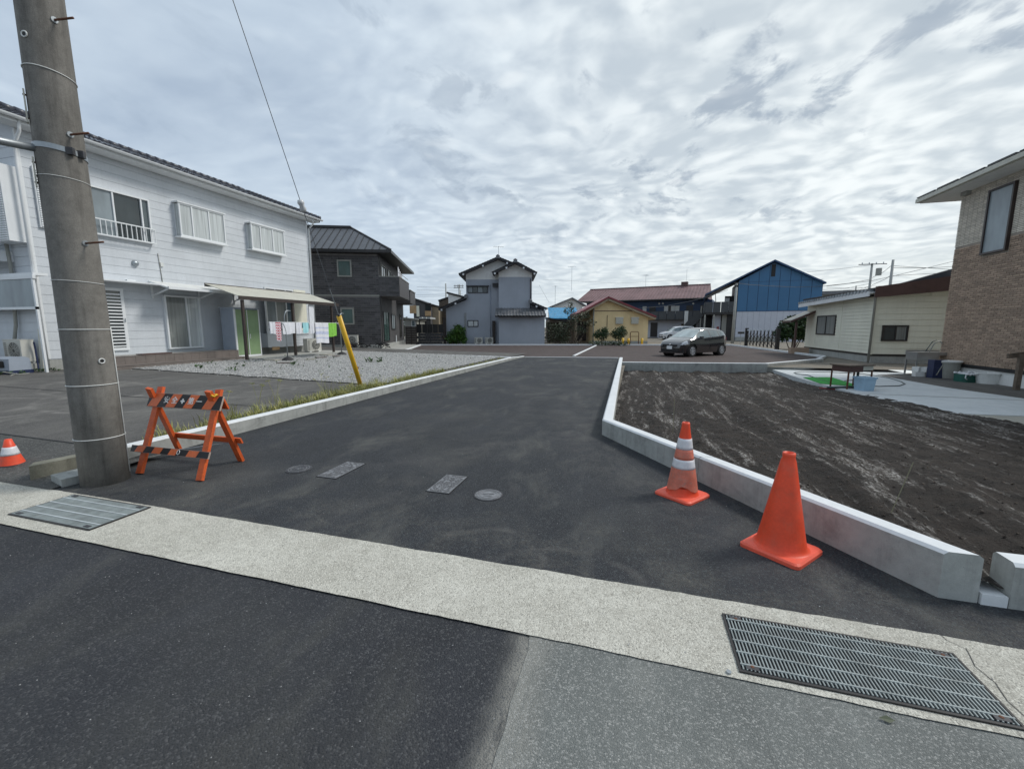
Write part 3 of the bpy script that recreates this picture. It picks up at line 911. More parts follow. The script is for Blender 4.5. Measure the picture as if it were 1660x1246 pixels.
# old mossy block and a small new block beside the utility pole
o = MB().prism([(-5.93, 2.62), (-5.80, 2.52), (-5.66, 3.3), (-5.79, 3.34)], -0.1, 0.16).build('old_block', M['block_old'])
tag(o, 'old mossy concrete block on the ground left of the utility pole', 'block')
o = MB().prism([(-5.56, 2.56), (-5.28, 2.50), (-5.24, 2.72), (-5.52, 2.80)], -0.1, 0.085).build('small_block', M['kerb'])
tag(o, 'small pale concrete block touching the foot of the utility pole', 'block')

# ================================================================== GRATES, LIDS
t = thing('steel_grate', 'large steel bar grate set in the concrete strip at lower right', 'drain grate', (1.015, 2.10, 0))
gx, gy = 0.50, 0.20
fr = MB()
for a in ((-gx, -gy, gx, -gy + .012), (-gx, gy - .012, gx, gy), (-gx, -gy + .0125, -gx + .01, gy - .0125), (gx - .01, -gy + .0125, gx, gy - .0125)):
    fr.box(a[0], a[1], -0.005, a[2], a[3], 0.0185)
fr.build('frame', M['dark'], t)
B(-gx, -gy, 0.0125, gx, gy, 0.0135).build('pit_shade', M['black'], t)  # flat black sheet stands in for the shade down in the drain
bar = B(-0.0027, -gy + .014, 0.0137, 0.0027, gy - .014, 0.0215).mesh('bar', M['grating'])
n = 62
for i in range(n):
    x = -gx + .02 + (2 * gx - .04) * i / (n - 1)
    ob = bpy.data.objects.new('bar', bar); COL.objects.link(ob); ob.parent = t; ob.location = (x, 0, 0)
for y in (-0.155, -0.078, 0.0, 0.078, 0.155):
    B(-gx + .012, y - .004, 0.0138, gx - .012, y + .004, 0.0232).build('cross_bar', M['grating'], t)
for sx_ in (-1, 1):
    for sy_ in (-1, 1):
        q = B(sx_ * (gx - .06) - .026, sy_ * (gy - .036) - .017, 0.014, sx_ * (gx - .06) + .026, sy_ * (gy - .036) + .017, 0.0226).build('bolt_plate', M['iron_dark'], t)
        mb = MB(); mb.lathe([(0.008, 0.0227), (0.008, 0.024), (0.005, 0.0255), (0.0, 0.026)], 10, (sx_ * (gx - .06), sy_ * (gy - .036), 0)); mb.build('bolt', M['rust'], q)

t = thing('fine_grate', 'grey fine-mesh drain cover in the strip below the utility pole', 'drain grate', (-4.43, 2.19, 0))
gx, gy = 0.495, 0.215
fr = MB()
for a in ((-gx, -gy, gx, -gy + .012), (-gx, gy - .012, gx, gy), (-gx, -gy + .0125, -gx + .012, gy - .0125), (gx - .012, -gy + .0125, gx, gy - .0125)):
    fr.box(a[0], a[1], -0.005, a[2], a[3], 0.0185)
fr.build('frame', M['dark'], t)
B(-gx, -gy, 0.0125, gx, gy, 0.0135).build('pit_shade', M['iron_dark'], t)  # dark sheet painted as the unlit drain below the mesh
mb = MB()
for i in range(92):
    x = -gx + .018 + (2 * gx - .036) * i / 91
    mb.box(x - .0036, -gy + .013, 0.0137, x + .0036, gy - .013, 0.0195)
o = mb.build('fine_bars', M['grating'], t, kind='stuff')
for y in (-0.135, -0.045, 0.045, 0.135):
    B(-gx + .013, y - .0045, 0.0198, gx - .013, y + .0045, 0.0225).build('rib', M['rib'], t)
for sx_ in (-1, 1):
    for sy_ in (-1, 1):
        B(sx_ * (gx - .08) - .03, sy_ * (gy - .035) - .012, 0.014, sx_ * (gx - .08) + .03, sy_ * (gy - .035) + .012, 0.0235).build('bolt_plate', M['iron_dark'], t)


def disc(mb, r, z0, z1, seg=32, mi=0):
    mb.lathe([(0.0001, z1), (r, z1), (r, z0)][::-1], seg, (0, 0, 0), mi); return mb


for (x, y, r, lab, mt) in ((-3.47, 3.57, 0.135, 'round dark iron lid in the road, furthest left near the barricade', 'iron_dark'),
                           (-1.24, 3.48, 0.135, 'round pale iron lid in the road beside the right rectangular cover', 'iron')):
    t = thing('manhole', lab, 'manhole lid', (x, y, 0), 12)
    disc(MB(), r, 0.0, 0.0115).build('rim', M['iron_dark'], t)
    disc(MB(), r - .012, 0.0, 0.0135).build('lid', M[mt], t)
    mb = MB()
    for rr in (r - .03, r - .055):
        mb.lathe([(rr - .003, 0.0136), (rr - .003, 0.0165), (rr + .003, 0.0165), (rr + .003, 0.0136)][::-1], 28)
    for k in range(12):
        a = k * math.pi / 6
        mb.beam((math.cos(a) * (r - .026), math.sin(a) * (r - .026), .015), (math.cos(a) * (r - .015), math.sin(a) * (r - .015), .015), .006, .004)
    mb.beam((-.05, .01, .015), (.05, .01, .015), .012, .005); mb.beam((0, -.035, .015), (0, .03, .015), .01, .005)
    mb.beam((-.035, -.03, .015), (.035, -.03, .015), .007, .004)
    mb.build('raised_pattern', M['iron'], t, kind='stuff')
for (x, y, w, l, rot, lab, sd) in ((-3.00, 3.68, 0.25, 0.50, 0, 'left rectangular iron cover with worn cast pattern in the road', 3),
                               (-1.72, 3.63, 0.245, 0.47, 0, 'right rectangular iron cover with rows of cast marks in the road', 8)):
    t = thing('rectangular_cover', lab, 'utility cover', (x, y, 0), rot)
    B(-w / 2, -l / 2, 0, w / 2, l / 2, 0.011).build('rim', M['black'], t)
    B(-w / 2 + .008, -l / 2 + .008, 0, w / 2 - .008, l / 2 - .008, 0.0135).build('lid', M['iron'], t)
    rr = random.Random(sd)
    mb = MB()
    rows = 15
    for j in range(rows):
        yy = -l / 2 + .03 + (l - .06) * j / (rows - 1); xx = -w / 2 + .02
        while xx < w / 2 - .03:
            d = rr.uniform(.008, .028)
            if rr.random() < .8:
                mb.box(xx, yy - .008, .0136, min(xx + d, w / 2 - .016), yy + .006, .0165)
            xx += d + .007
    mb.build('raised_pattern', M['iron_mid'], t, kind='stuff')

o = disc(MB(), 0.011, 0.0, 0.0185, 14).build('survey_nail', M['grey_metal'])
o.location = (0.468, 1.885, 0); tag(o, 'small round metal survey nail in the concrete beside the grate', 'survey nail')

# crack in the strip beside the big grate, and loose chips on the road
mb = MB(); vs = []
cr = [(1.545, 2.445), (1.55, 2.40), (1.60, 2.36), (1.585, 2.31), (1.56, 2.24), (1.575, 2.15), (1.55, 2.05), (1.56, 1.96), (1.53, 1.90), (1.55, 1.865)]
for x, y in cr: vs += [(x - .0018, y, .0125), (x + .0018, y, .0125)]
mb.add(vs, [(2 * i, 2 * i + 1, 2 * i + 3, 2 * i + 2) for i in range(len(cr) - 1)])
setting('strip_crack', mb, M['black'])
rnd = random.Random(77); mb = MB()
for k in range(900):
    x = rnd.uniform(-5, 3.2); y = rnd.uniform(0.6, 1.0 + 6 * rnd.random())
    if x > 1.3 and y > 2.6: continue
    if diag_side(x, y) > -0.6 and y > 2.6: continue
    s = rnd.uniform(.0018, .005)
    z = .012 if 1.85 < y < 2.45 else .008
    mb.add([(x + px_ * s, y + py_ * s, z + pz * s) for px_, py_, pz in octa], [(0, 1, 3), (1, 2, 3), (2, 0, 3)])
o = mb.build('road_chips', M['stone']); tag(o, 'tiny loose stone chips scattered over road and concrete strip', 'stone chips', kind='stuff')
# ================================================================== BUILDING HELPERS
def window(parent, s0, z0, s1, z1, y=0.0, fw=0.05, fd=0.06, frame='white_frame', glass='glass', mull=(0.5,), rail=(), sill=0.0, name='window', depth=None, label=None):
    """y: wall surface (local), outward is -y; frame stands proud of the wall"""
    mb = MB()
    yo, yi = y - fd, y + 0.02
    mb.box(s0, yo, z0, s1, yi, z0 + fw); mb.box(s0, yo, z1 - fw, s1, yi, z1)
    mb.box(s0, yo + .001, z0 + fw + .0005, s0 + fw, yi, z1 - fw - .0005); mb.box(s1 - fw, yo + .001, z0 + fw + .0005, s1, yi, z1 - fw - .0005)
    for f in mull:
        x = s0 + (s1 - s0) * f
        mb.box(x - fw * .45, yo + .012, z0 + fw + .001, x + fw * .45, yi - .002, z1 - fw - .001)
    for f in rail:
        z = z0 + (z1 - z0) * f
        mb.box(s0 + fw + .001, yo + .02, z - fw * .3, s1 - fw - .001, yi - .004, z + fw * .3)
    w = mb.build(name, M[frame], parent, label=label)
    edges = [s0 + fw * .6] + [s0 + (s1 - s0) * f for f in mull] + [s1 - fw * .6]
    gl = glass if isinstance(glass, (list, tuple)) else [glass] * (len(edges) - 1)
    for k in range(len(edges) - 1):
        dy = 0.0 if k % 2 == 0 else 0.012
        B(edges[k], y - fd * .45 + dy, z0 + fw * .6, edges[k + 1], y - fd * .45 + dy + .006, z1 - fw * .6).build('pane', M[gl[k % len(gl)]], w)
    if sill:
        B(s0 - .03, y - fd - sill, z0 - .035, s1 + .03, y, z0 - .001).build('sill', M[frame], w)
    return w


def board_wall(parent, s0, s1, z0, z1, pitch, y=0.0, mat_='siding', horizontal=True, th=0.018, gap=0.008, name='siding_board', tops=None):
    """cladding boards standing proud of a backing wall whose surface lies at y; tops(s) limits the height"""
    cache = {}
    n = int(math.ceil((z1 - z0) / pitch)) if horizontal else int(math.ceil((s1 - s0) / pitch))
    for i in range(n):
        if horizontal:
            a = z0 + i * pitch; b = min(z1, a + pitch - gap)
            key = round(b - a, 4)
            if key < .02: continue
            if key not in cache:
                L = s1 - s0
                cache[key] = MB().add([(0, -th, 0), (L, -th, 0), (L, 0, 0), (0, 0, 0), (0, -th * .8, key), (L, -th * .8, key), (L, 0, key), (0, 0, key)],
                                      [(0, 3, 2, 1), (4, 5, 6, 7), (0, 1, 5, 4), (1, 2, 6, 5), (2, 3, 7, 6), (3, 0, 4, 7)]).mesh(name, M[mat_])
            o = bpy.data.objects.new(name, cache[key]); COL.objects.link(o); o.parent = parent; o.location = (s0, y, a)
        else:
            a = s0 + i * pitch; b = min(s1, a + pitch - gap)
            if tops:
                mb = MB().prism_y([(a, z0), (b, z0), (b, tops(b)), (a, tops(a))], y - th, y)
                mb.build(name, M[mat_], parent)
            else:
                B(a, y - th, z0, b, y, z1).build(name, M[mat_], parent)


def tiled(s0, z0, s1, z1, w, h, gap, th, y=0.0, holes=(), bond=0.5, top=None, jitter=0.0, seed=1):
    """joined mesh of cladding tiles on a wall plane"""
    rr = random.Random(seed)
    mb = MB(); j = 0; z = z0
    while z + h <= z1 + 1e-6:
        off = (j % 2) * bond * w if bond < 1 else rr.uniform(0, w)
        s = s0 - off
        while s < s1:
            a, b = max(s, s0), min(s + w, s1)
            s += w
            if b - a < .03: continue
            c0, c1 = z + gap * .5, z + h - gap * .5
            aa, bb = a + gap * .5, b - gap * .5
            parts_ = [(aa, bb)]
            for (h0, g0, h1, g1) in holes:
                if g0 < (c0 + c1) / 2 < g1:
                    nxt = []
                    for (p0_, p1_) in parts_:
                        if p1_ <= h0 or p0_ >= h1: nxt.append((p0_, p1_)); continue
                        if p0_ < h0: nxt.append((p0_, h0))
                        if p1_ > h1: nxt.append((h1, p1_))
                    parts_ = nxt
            if top and (z + h > min(top(aa), top(bb))): continue
            t_ = th + rr.uniform(-jitter, jitter)
            for (aa, bb) in parts_:
                if bb - aa < .02: continue
                mb.add([(aa, y, c0), (bb, y, c0), (bb, y, c1), (aa, y, c1), (aa + .003, y - t_, c0 + .003), (bb - .003, y - t_, c0 + .003), (bb - .003, y - t_, c1 - .003), (aa + .003, y - t_, c1 - .003)],
                       [(4, 5, 6, 7), (0, 1, 5, 4), (1, 2, 6, 5), (2, 3, 7, 6), (3, 0, 4, 7)])
        z += h; j += 1
    return mb


def tile_roof(mb, o, along, up, L, S, tw=0.27, course=0.24, amp=0.032, step=0.022, clip=None):
    """curved pantiles: each tile its own little curved sheet (joined)"""
    o, along, up = Vector(o), Vector(along).normalized(), Vector(up).normalized()
    nrm = along.cross(up).normalized()
    if nrm.z < 0: nrm = -nrm
    nc = int(S / course + .999); nt = int(L / tw + .999)
    for j in range(nc):
        for i in range(nt):
            if clip and not clip((i + .5) * tw, (j + .5) * course): continue
            vs = []
            x1 = min((i + 1) * tw, L)
            for b, lift in ((0.0, step), (1.0, 0.0)):
                yy = min(S, (j + b) * course + (0.02 if b else 0))
                for k in range(5):
                    f = k / 4; xx = min(L, (i + f) * tw)
                    hgt = amp * (math.cos(f * math.pi * 2) * .5 + .5) + lift
                    vs.append(o + along * xx + up * yy + nrm * hgt)
            vs += [vs[k] - nrm * (step + .004) for k in range(5)]
            mb.add(vs, [(k, k + 1, k + 6, k + 5) for k in range(4)] + [(10 + k, 11 + k, k + 1, k) for k in range(4)])
    return mb


def ac_unit(label, loc, rotz, w=0.78, h=0.55, d=0.28, group=None):
    """outdoor unit, local front is -y"""
    t = thing('air_conditioner', label, 'air conditioner', loc, rotz, group)
    mb = MB(); mb.box(-w / 2, -d / 2, 0.06, w / 2, d / 2, 0.06 + h); mb.box(-w / 2 - .008, -d / 2 - .008, .06 + h, w / 2 + .008, d / 2 + .008, .075 + h)
    mb.build('housing', M['ac'], t)
    cx = w * .10; cz = .06 + h * .5; r = h * .40
    mb = MB()
    vs = [(cx + r * math.cos(a), -d / 2 - .004, cz + r * math.sin(a)) for a in [2 * math.pi * k / 24 for k in range(24)]]
    mb.add(vs, [tuple(range(24))]); mb.build('fan_opening', M['ac_dark'], t, fix=False)
    mb = MB()
    for q in (1.0, .78, .56, .34):
        pts = [(cx + r * q * math.cos(a), -d / 2 - .016, cz + r * q * math.sin(a)) for a in [2 * math.pi * k / 20 for k in range(21)]]
        mb.tube(pts, .006, 4, caps=False)
    for k in range(12):
        a = k * math.pi / 6
        mb.beam((cx + .05 * math.cos(a), -d / 2 - .012, cz + .05 * math.sin(a)), (cx + r * math.cos(a), -d / 2 - .012, cz + r * math.sin(a)), .007, .006)
    mb.build('fan_guard', M['ac'], t)
    mb = MB()
    for k in range(9):
        z = .11 + k * (h - .1) / 9; mb.box(-w / 2 + .03, -d / 2 - .008, z, -w / 2 + .14, -d / 2, z + .02)
    mb.build('side_vents', M['ac_dark'], t)
    for s in (-1, 1):
        B(s * w * .32 - .06, -d / 2 - .03, 0, s * w * .32 + .06, d / 2 + .02, .059).build('foot', M['plastic_white'], t)
    return t


def antenna(name_label, base, h, rot=0.0, n=6, L=1.1):
    t = thing('tv_antenna', name_label, 'antenna', base, rot)
    MB().tube([(0, 0, 0), (0, 0, h)], .018, 6).build('mast', M['grey_metal'], t)
    mb = MB(); mb.tube([(-L * .5, 0, h - .08), (L * .5, 0, h - .03)], .012, 5)
    for k in range(n):
        x = -L * .48 + L * .96 * k / (n - 1); ln = .22 + .25 * (1 - k / n)
        mb.tube([(x, -ln, h - .06), (x, ln, h - .06)], .008, 4)
    mb.build('aerial', M['grey_metal'], t)
    return t


def pipe(parent, pts, r, mat_='white', name='downpipe', seg=8):
    return MB().tube(pts, r, seg).build(name, M[mat_], parent, smooth=True)


# ================================================================== WHITE HOUSE (left)
WH = Facade((-16.8, 8.10), 90)
wh = thing('white_house', 'large two-storey white house with pale horizontal siding and dark tiled roof', 'house', (-16.8, 8.10, 0), 90)
LN, GZ, EZ = 10.85, 0.60, 7.02
B(0, 0.0, 0.0, LN, 8.4, GZ - .02).build('foundation', M['foundation'], wh)
mb = MB(); mb.box(0.005, 0.005, GZ - .02, LN - .005, 8.4, EZ + .1)
# gable triangles under the roof
RID = 4.3; RZ = EZ + 0.06 + RID * 0.40
mb.add([(0.01, 0.01, EZ + .1), (0.01, 8.39, EZ + .1), (0.01, RID, RZ), (LN - .01, 0.01, EZ + .1), (LN - .01, 8.39, EZ + .1), (LN - .01, RID, RZ)], [(0, 2, 1), (3, 4, 5)])
mb.build('wall', M['siding'], wh)
board_wall(wh, 0.02, LN - .02, GZ, EZ, 0.272, 0.005, 'siding', name='siding_board')
# end wall boards (the wall facing the street)
n = int((EZ - GZ) / .272)
me = MB().add([(-.018, 0, 0), (-.018, 8.4, 0), (0.006, 8.4, 0), (0.006, 0, 0), (-.014, 0, .264), (-.014, 8.4, .264), (0.006, 8.4, .264), (0.006, 0, .264)],
              [(0, 3, 2, 1), (4, 5, 6, 7), (0, 1, 5, 4), (1, 2, 6, 5), (2, 3, 7, 6), (3, 0, 4, 7)]).mesh('siding_board', M['siding'])
for i in range(n):
    o = bpy.data.objects.new('siding_board', me); COL.objects.link(o); o.parent = wh; o.location = (0, 0, GZ + i * .272)
B(-.03, -.03, GZ, .03, .03, EZ).build('corner_trim', M['white'], wh)
B(LN - .05, -.03, GZ, LN + .02, .03, EZ).build('corner_trim', M['white'], wh)
# roof
rf = B(-.60, -.50, EZ + .03, LN + .45, 0.0, EZ + .12).build('eave', M['white'], wh, label='white boxed eave')
roof = MB()
roof.prism_x([(-.50, EZ + .121), (RID, RZ + .10), (8.9, EZ + .121), (8.9, EZ + .20), (RID, RZ + .18), (-.50, EZ + .20)][::-1], -.62, LN + .47)
rfo = roof.build('roof', M['tile_roof'], wh)
sl = math.hypot(RID + .5, RZ - EZ)
mb = MB()
tile_roof(mb, (-.60, -.52, EZ + .20), (1, 0, 0), (0, RID + .5, RZ - EZ - .02), LN + 1.05, sl, .27, .25, .045, .03)
mb.build('roof_tiles', M['tile_roof'], wh, kind='stuff')
mb = MB()
for i in range(34):
    x = -.62 + i * .345; mb.tube([(x, RID, RZ + .26), (x + .37, RID, RZ + .25)], .12, 10, radii=[.125, .105])
mb.build('ridge_tiles', M['tile_roof'], wh, smooth=True, kind='stuff')
mb = MB()
for i in range(19):
    f0, f1 = i / 19, (i + 1.1) / 19
    for x in (-.60, LN + .44):
        mb.tube([(x, -.52 + f0 * (RID + .5), EZ + .27 + f0 * (RZ - EZ)), (x, -.52 + f1 * (RID + .5), EZ + .25 + f1 * (RZ - EZ))], .09, 8, radii=[.10, .085])
mb.build('verge_tiles', M['tile_roof'], wh, smooth=True, kind='stuff')
mb = MB()
for x0 in (-.62, LN + .39):
    mb.prism_x([(-.5, EZ + .02), (RID, RZ - .02), (RID, RZ + .14), (-.5, EZ + .19)][::-1], x0, x0 + .05)
mb.build('bargeboard', M['white'], wh)
mb = MB()
prof = [(-.05 + .075 * math.cos(a), .075 * math.sin(a)) for a in [math.pi + math.pi * k / 8 for k in range(9)]]
vs = []
for x in (-.62, LN + .50):
    vs += [(x, -.55 + p[0], EZ + .17 + p[1]) for p in prof]
mb.add(vs, [(k, k + 1, k + 10, k + 9) for k in range(8)])
mb.box(-.62, -.53, EZ + .165, LN + .5, -.50, EZ + .18)
mb.build('gutter', M['white'], wh)
pipe(wh, [(-.12, -.50, EZ + .12), (-.12, -.45, EZ - .15), (-.10, -.12, EZ - .45), (-.10, -.10, EZ - .9), (-.10, -.10, 0.25)], .042)
pipe(wh, [(LN - .1, -.50, EZ + .12), (LN + .02, -.42, EZ - .12), (LN + .05, -.10, EZ - .35), (LN + .05, -.10, 0.3)], .042)
# upper windows
s0, z0, s1, z1 = WH.rect(128, 296, 246, 396)
w = window(wh, s0, z0, s1, z1, -.013, .05, .10, glass=['glass_frost', 'glass_dark', 'glass'], mull=(.42, .86))
mb = MB()
ry = -.24
zr = z0 + .47
mb.box(s0 - .02, ry, zr, s1 + .02, ry + .03, zr + .035); mb.box(s0 - .02, ry, z0 - .01, s1 + .02, ry + .03, z0 + .025)
for k in range(14):
    x = s0 + (s1 - s0) * k / 13; mb.box(x - .009, ry + .006, z0 + .026, x + .009, ry + .024, zr - .001)
for x in (s0, s1): mb.box(x - .018, ry + .031, zr + .003, x + .018, -.02, zr + .03); mb.box(x - .018, ry + .031, z0, x + .018, -.02, z0 + .022)
mb.build('window_railing', M['white_frame'], w)


def bay(u0, v0, u1, v1):
    out = 0.28
    s0, z0, s1, z1 = WH.rect(u0, v0, u1, v1, out)
    s0 += .04; s1 -= .04
    b = MB()
    b.box(s0 - .05, -out - .03, z1, s1 + .05, 0, z1 + .05); b.box(s0 - .05, -out - .03, z0 - .06, s1 + .05, 0, z0)
    fw = .045
    for x in (s0, s0 + (s1 - s0) * .25, s0 + (s1 - s0) * .62, s1 - fw):
        b.box(x, -out, z0 + .001, x + fw, -out + .05, z1 - .001)
    b.box(s0 + .001, -out + .004, z0 + .001, s1 - .001, -out + .045, z0 + .05); b.box(s0 + .001, -out + .004, z1 - .05, s1 - .001, -out + .045, z1 - .001)
    for x in (s0, s1 - .04): b.box(x, -.04, z0 + .001, x + .04, 0, z1 - .001)
    w = b.build('bay_window', M['white_frame'], wh)
    B(s0 + .03, -out + .03, z0 + .03, s1 - .03, -out + .036, z1 - .03).build('pane', M['curtain'], w)
    for x in (s0 + .01, s1 - .016): B(x, -out + .051, z0 + .03, x + .006, -.041, z1 - .03).build('side_pane', M['curtain'], w)


bay(287, 327, 369, 397)
bay(405, 361, 464, 414)
# louvred shutter on the long wall near the corner and shutter box on the end wall
s0, z0, s1, z1 = WH.rect(47, 268, 84, 372)
def louvre(parent, s0, z0, s1, z1, y, d, pitch=.062):
    w = B(s0, y - d, z0, s1, y - .03, z1).build('shutter', M['white'], parent)
    me = MB().add([(0, 0, 0), (s1 - s0 - .06, 0, 0), (s1 - s0 - .06, -.03, .012), (0, -.03, .012), (0, 0, pitch * .85), (s1 - s0 - .06, 0, pitch * .85)],
                  [(0, 1, 2, 3), (3, 2, 5, 4), (0, 3, 4), (1, 5, 2)]).mesh('slat', M['white'])
    for k in range(int((z1 - z0 - .06) / pitch)):
        o = bpy.data.objects.new('slat', me); COL.objects.link(o); o.parent = w; o.location = (s0 + .03, y - d - .001, z0 + .03 + k * pitch)
louvre(wh, s0 + .02, z0, min(s1, 1.05), z1, 0, .08)
# ground floor openings
s0, z0, s1, z1 = WH.rect(170, 466, 209, 567)
s0 = s0 - .15
dr = MB(); fw = .09
dr.box(s0, -.07, z0, s1, 0, z0 + fw); dr.box(s0, -.07, z1 - fw, s1, 0, z1); dr.box(s0, -.069, z0 + fw, s0 + fw, 0, z1 - fw); dr.box(s1 - fw, -.069, z0 + fw, s1, 0, z1 - fw)
d = dr.build('door', M['white_frame'], wh)
B(s0 + fw, -.04, z0 + fw, s1 - fw, -.03, z1 - fw).build('pane', M['glass_dark'], d)
me = B(s0 + fw, -.075, 0, s1 - fw, -.055, .045).mesh('slat', M['white_frame'])
nn = 17
for k in range(nn):
    o = bpy.data.objects.new('slat', me); COL.objects.link(o); o.parent = d; o.location = (0, 0, z0 + fw + .03 + k * (z1 - z0 - 2 * fw - .06) / nn)
MB().tube([(s1 - .05, -.10, z0 + .95), (s1 - .05, -.10, z0 + 1.08)], .012, 6).build('handle', M['grey_metal'], d)
s0, z0, s1, z1 = WH.rect(262, 478, 328, 563)
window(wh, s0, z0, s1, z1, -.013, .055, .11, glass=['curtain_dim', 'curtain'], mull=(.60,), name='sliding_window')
# small fittings
for (u, v, sz) in ((341 * .0 + 211, 457, .10),):
    s, z = WH.at(u, v); B(s - .14, -.09, z - .06, s + .12, -.014, z + .07).build('wall_vent', M['white'], wh)
s, z = WH.at(218, 427); mb = MB(); mb.lathe([(0.11, 0), (.10, .06), (.05, .10), (0, .105)], 14)
o = mb.build('vent_hood', M['grey_metal'], wh, smooth=True); o.location = (s, -.013, z); o.rotation_euler = (R(90), 0, 0)
s, z = WH.at(261, 429); B(s - .05, -.06, z - .07, s + .05, -.014, z + .07).build('junction_box', M['plastic_white'], wh)
sA, zA = WH.at(255, 411); sB, zB = WH.at(262, 457)
pipe(wh, [(sA, -.03, zA), (sA + .05, -.03, zB)], .012, 'plastic_grey', 'conduit', 5)
# canopy over the slatted door
s0, z0 = WH.at(150, 453, .5); s1, _ = WH.at(268, 463, .5)
B(s0 - .3, -.62, z0, s1, 0, z0 + .045).build('canopy', M['white'], wh)
# polycarbonate awning over the sliding window
s0, z0 = WH.at(252, 468, .3); s1, z1 = WH.at(404, 478, .8)
aw = MB().slab([(s0, 0, z1 + .28), (s1, 0, z1 + .28), (s1, -.95, z1 + .02), (s0, -.95, z1 + .02)], .012).build('awning', M['plastic_white'], wh)
mb = MB(); mb.box(s0 - .02, -.99, z1 - .04, s1 + .02, -.93, z1 + .05)
for k in range(6):
    x = s0 + (s1 - s0) * k / 5; mb.beam((x, 0, z1 + .25), (x, -.94, z1 + .0), .04, .05)
for x in (s0 + .05, s0 + 1.75, s1 - .06): mb.beam((x, -.03, z1 - .25), (x, -.85, z1 - .03), .035, .045); mb.box(x - .03, -.06, z1 - .35, x + .03, -.014, z1 + .2)
mb.build('awning_frame', M['white_frame'], aw)
# strip window under the terrace roof with panelled bay below
s0, z0, s1, z1 = WH.rect(427, 481, 499, 541, .35)
by = MB(); by.box(s0, -.40, GZ, s1, 0, z0)
by.box(s0 - .03, -.46, z0, s1 + .03, 0, z0 + .05)
bayw = by.build('bay_wall', M['siding'], wh)
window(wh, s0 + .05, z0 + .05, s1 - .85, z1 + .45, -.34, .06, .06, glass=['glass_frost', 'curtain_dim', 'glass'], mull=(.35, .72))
board_wall(wh, s1 - .80, s1 - .01, z0 + .06, z1 + .5, .09, -.36, 'cream', name='blind_slat', th=.02)
for k in range(1, 6):
    B(s0, -.412, GZ + k * .16 - .16, s1, -.4005, GZ + k * .16 - .012).build('siding_board', M['siding'], wh)
s, z = WH.at(447, 565, .41); B(s - .22, -.425, z - .06, s + .22, -.4125, z + .09).build('floor_vent', M['wood'], wh)
# thin window head above the terrace roof
s0, z0 = WH.at(409, 474); s1, z1 = WH.at(481, 482); B(s0, -.35, z0 - .05, s1, 0, z0 + .03).build('canopy', M['white'], wh)
# ---- end wall (faces the street): sunroom, shutter box, balcony
B(-.42, .05, 3.95, -.02, 2.3, 6.0).build('shutter_box', M['white'], wh)
lb = MB().add([(0, 0, 0), (0, 2.19, 0), (-.03, 2.19, .012), (-.03, 0, .012), (0, 0, .052), (0, 2.19, .052)], [(0, 1, 2, 3), (3, 2, 5, 4), (0, 3, 4), (1, 5, 2)]).mesh('slat', M['white'])
shb = [o for o in COL.objects if o.name.startswith('shutter_box')][0]
for k in range(32):
    o = bpy.data.objects.new('slat', lb); COL.objects.link(o); o.parent = shb; o.location = (-.421, .08, 3.98 + k * .062)
B(-.85, .9, 3.45, 0.0, 4.6, 3.75).build('balcony_slab', M['white'], wh)
sr = MB(); sr.box(-.34, -.55, 3.0, -.02, 4.6, 3.07); sr.box(-.37, -.58, 2.90, -.30, 4.6, 2.999)
sun_r = sr.build('sunroom_roof', M['white_frame'], wh)
sf = MB()
sf.box(-.36, -.55, 2.05, -.31, 4.6, 2.12); sf.box(-.36, -.55, .2, -.31, -.48, 2.90); sf.box(-.36, 2.6, 2.12, -.31, 2.67, 2.90)
sfo = sf.build('sunroom_frame', M['white_frame'], wh)
B(-.34, -.48, 2.12, -.33, 4.6, 2.90).build('sunroom_pane', M['glass_frost'], sfo)
pipe(wh, [(-.12, .9, 4.3), (-.10, .9, 3.2), (-.12, .95, 2.3), (-.10, 1.1, 1.6), (-.14, 1.25, 1.0), (-.14, 1.2, .55)], .045, 'plastic_grey', 'pipe_cover')

# terrace steps with brown tiles (two tiers)
ts = thing('terrace_steps', 'brown tiled two-tier terrace step along the white house', 'steps', (-16.8, 8.10, 0), 90)
TS0, TS1 = 0.62, 5.25
for (y0, y1, za, zb, sx0) in ((-1.20, -.02, 0.20, 0.62, TS0), (-1.62, -1.205, 0.15, 0.36, TS0 - .05)):
    B(sx0, y0 + .012, za - .2, TS1, y1, zb - .012).build('step_core', M['foundation'], ts)
    s = sx0; cache = {}
    while s < TS1 - .05:
        b = min(TS1, s + .30)
        B(s + .003, y0, zb - .27 if zb > .4 else zb - .2, b - .003, y0 + .0118, zb - .0125).build('tile', M['terrace_tile'], ts)
        B(s + .003, y0 - .01, zb - .0118, b - .003, min(y1, y0 + .42), zb).build('tile', M['terrace_tile'], ts)
        s += .30
o = B(0, 0, 0, .95, .30, .035).build('doormat', M['fascia']); o.location = (-15.72, 9.90, .625); o.rotation_euler = (0, 0, R(90))
tag(o, 'dark red doormat on the terrace step in front of the slatted door', 'doormat')
# concrete terrace slab
o = setting('terrace_slab', MB().box(-16.4, 13.35, 0, -14.35, 19.0, .30), M['slab'])

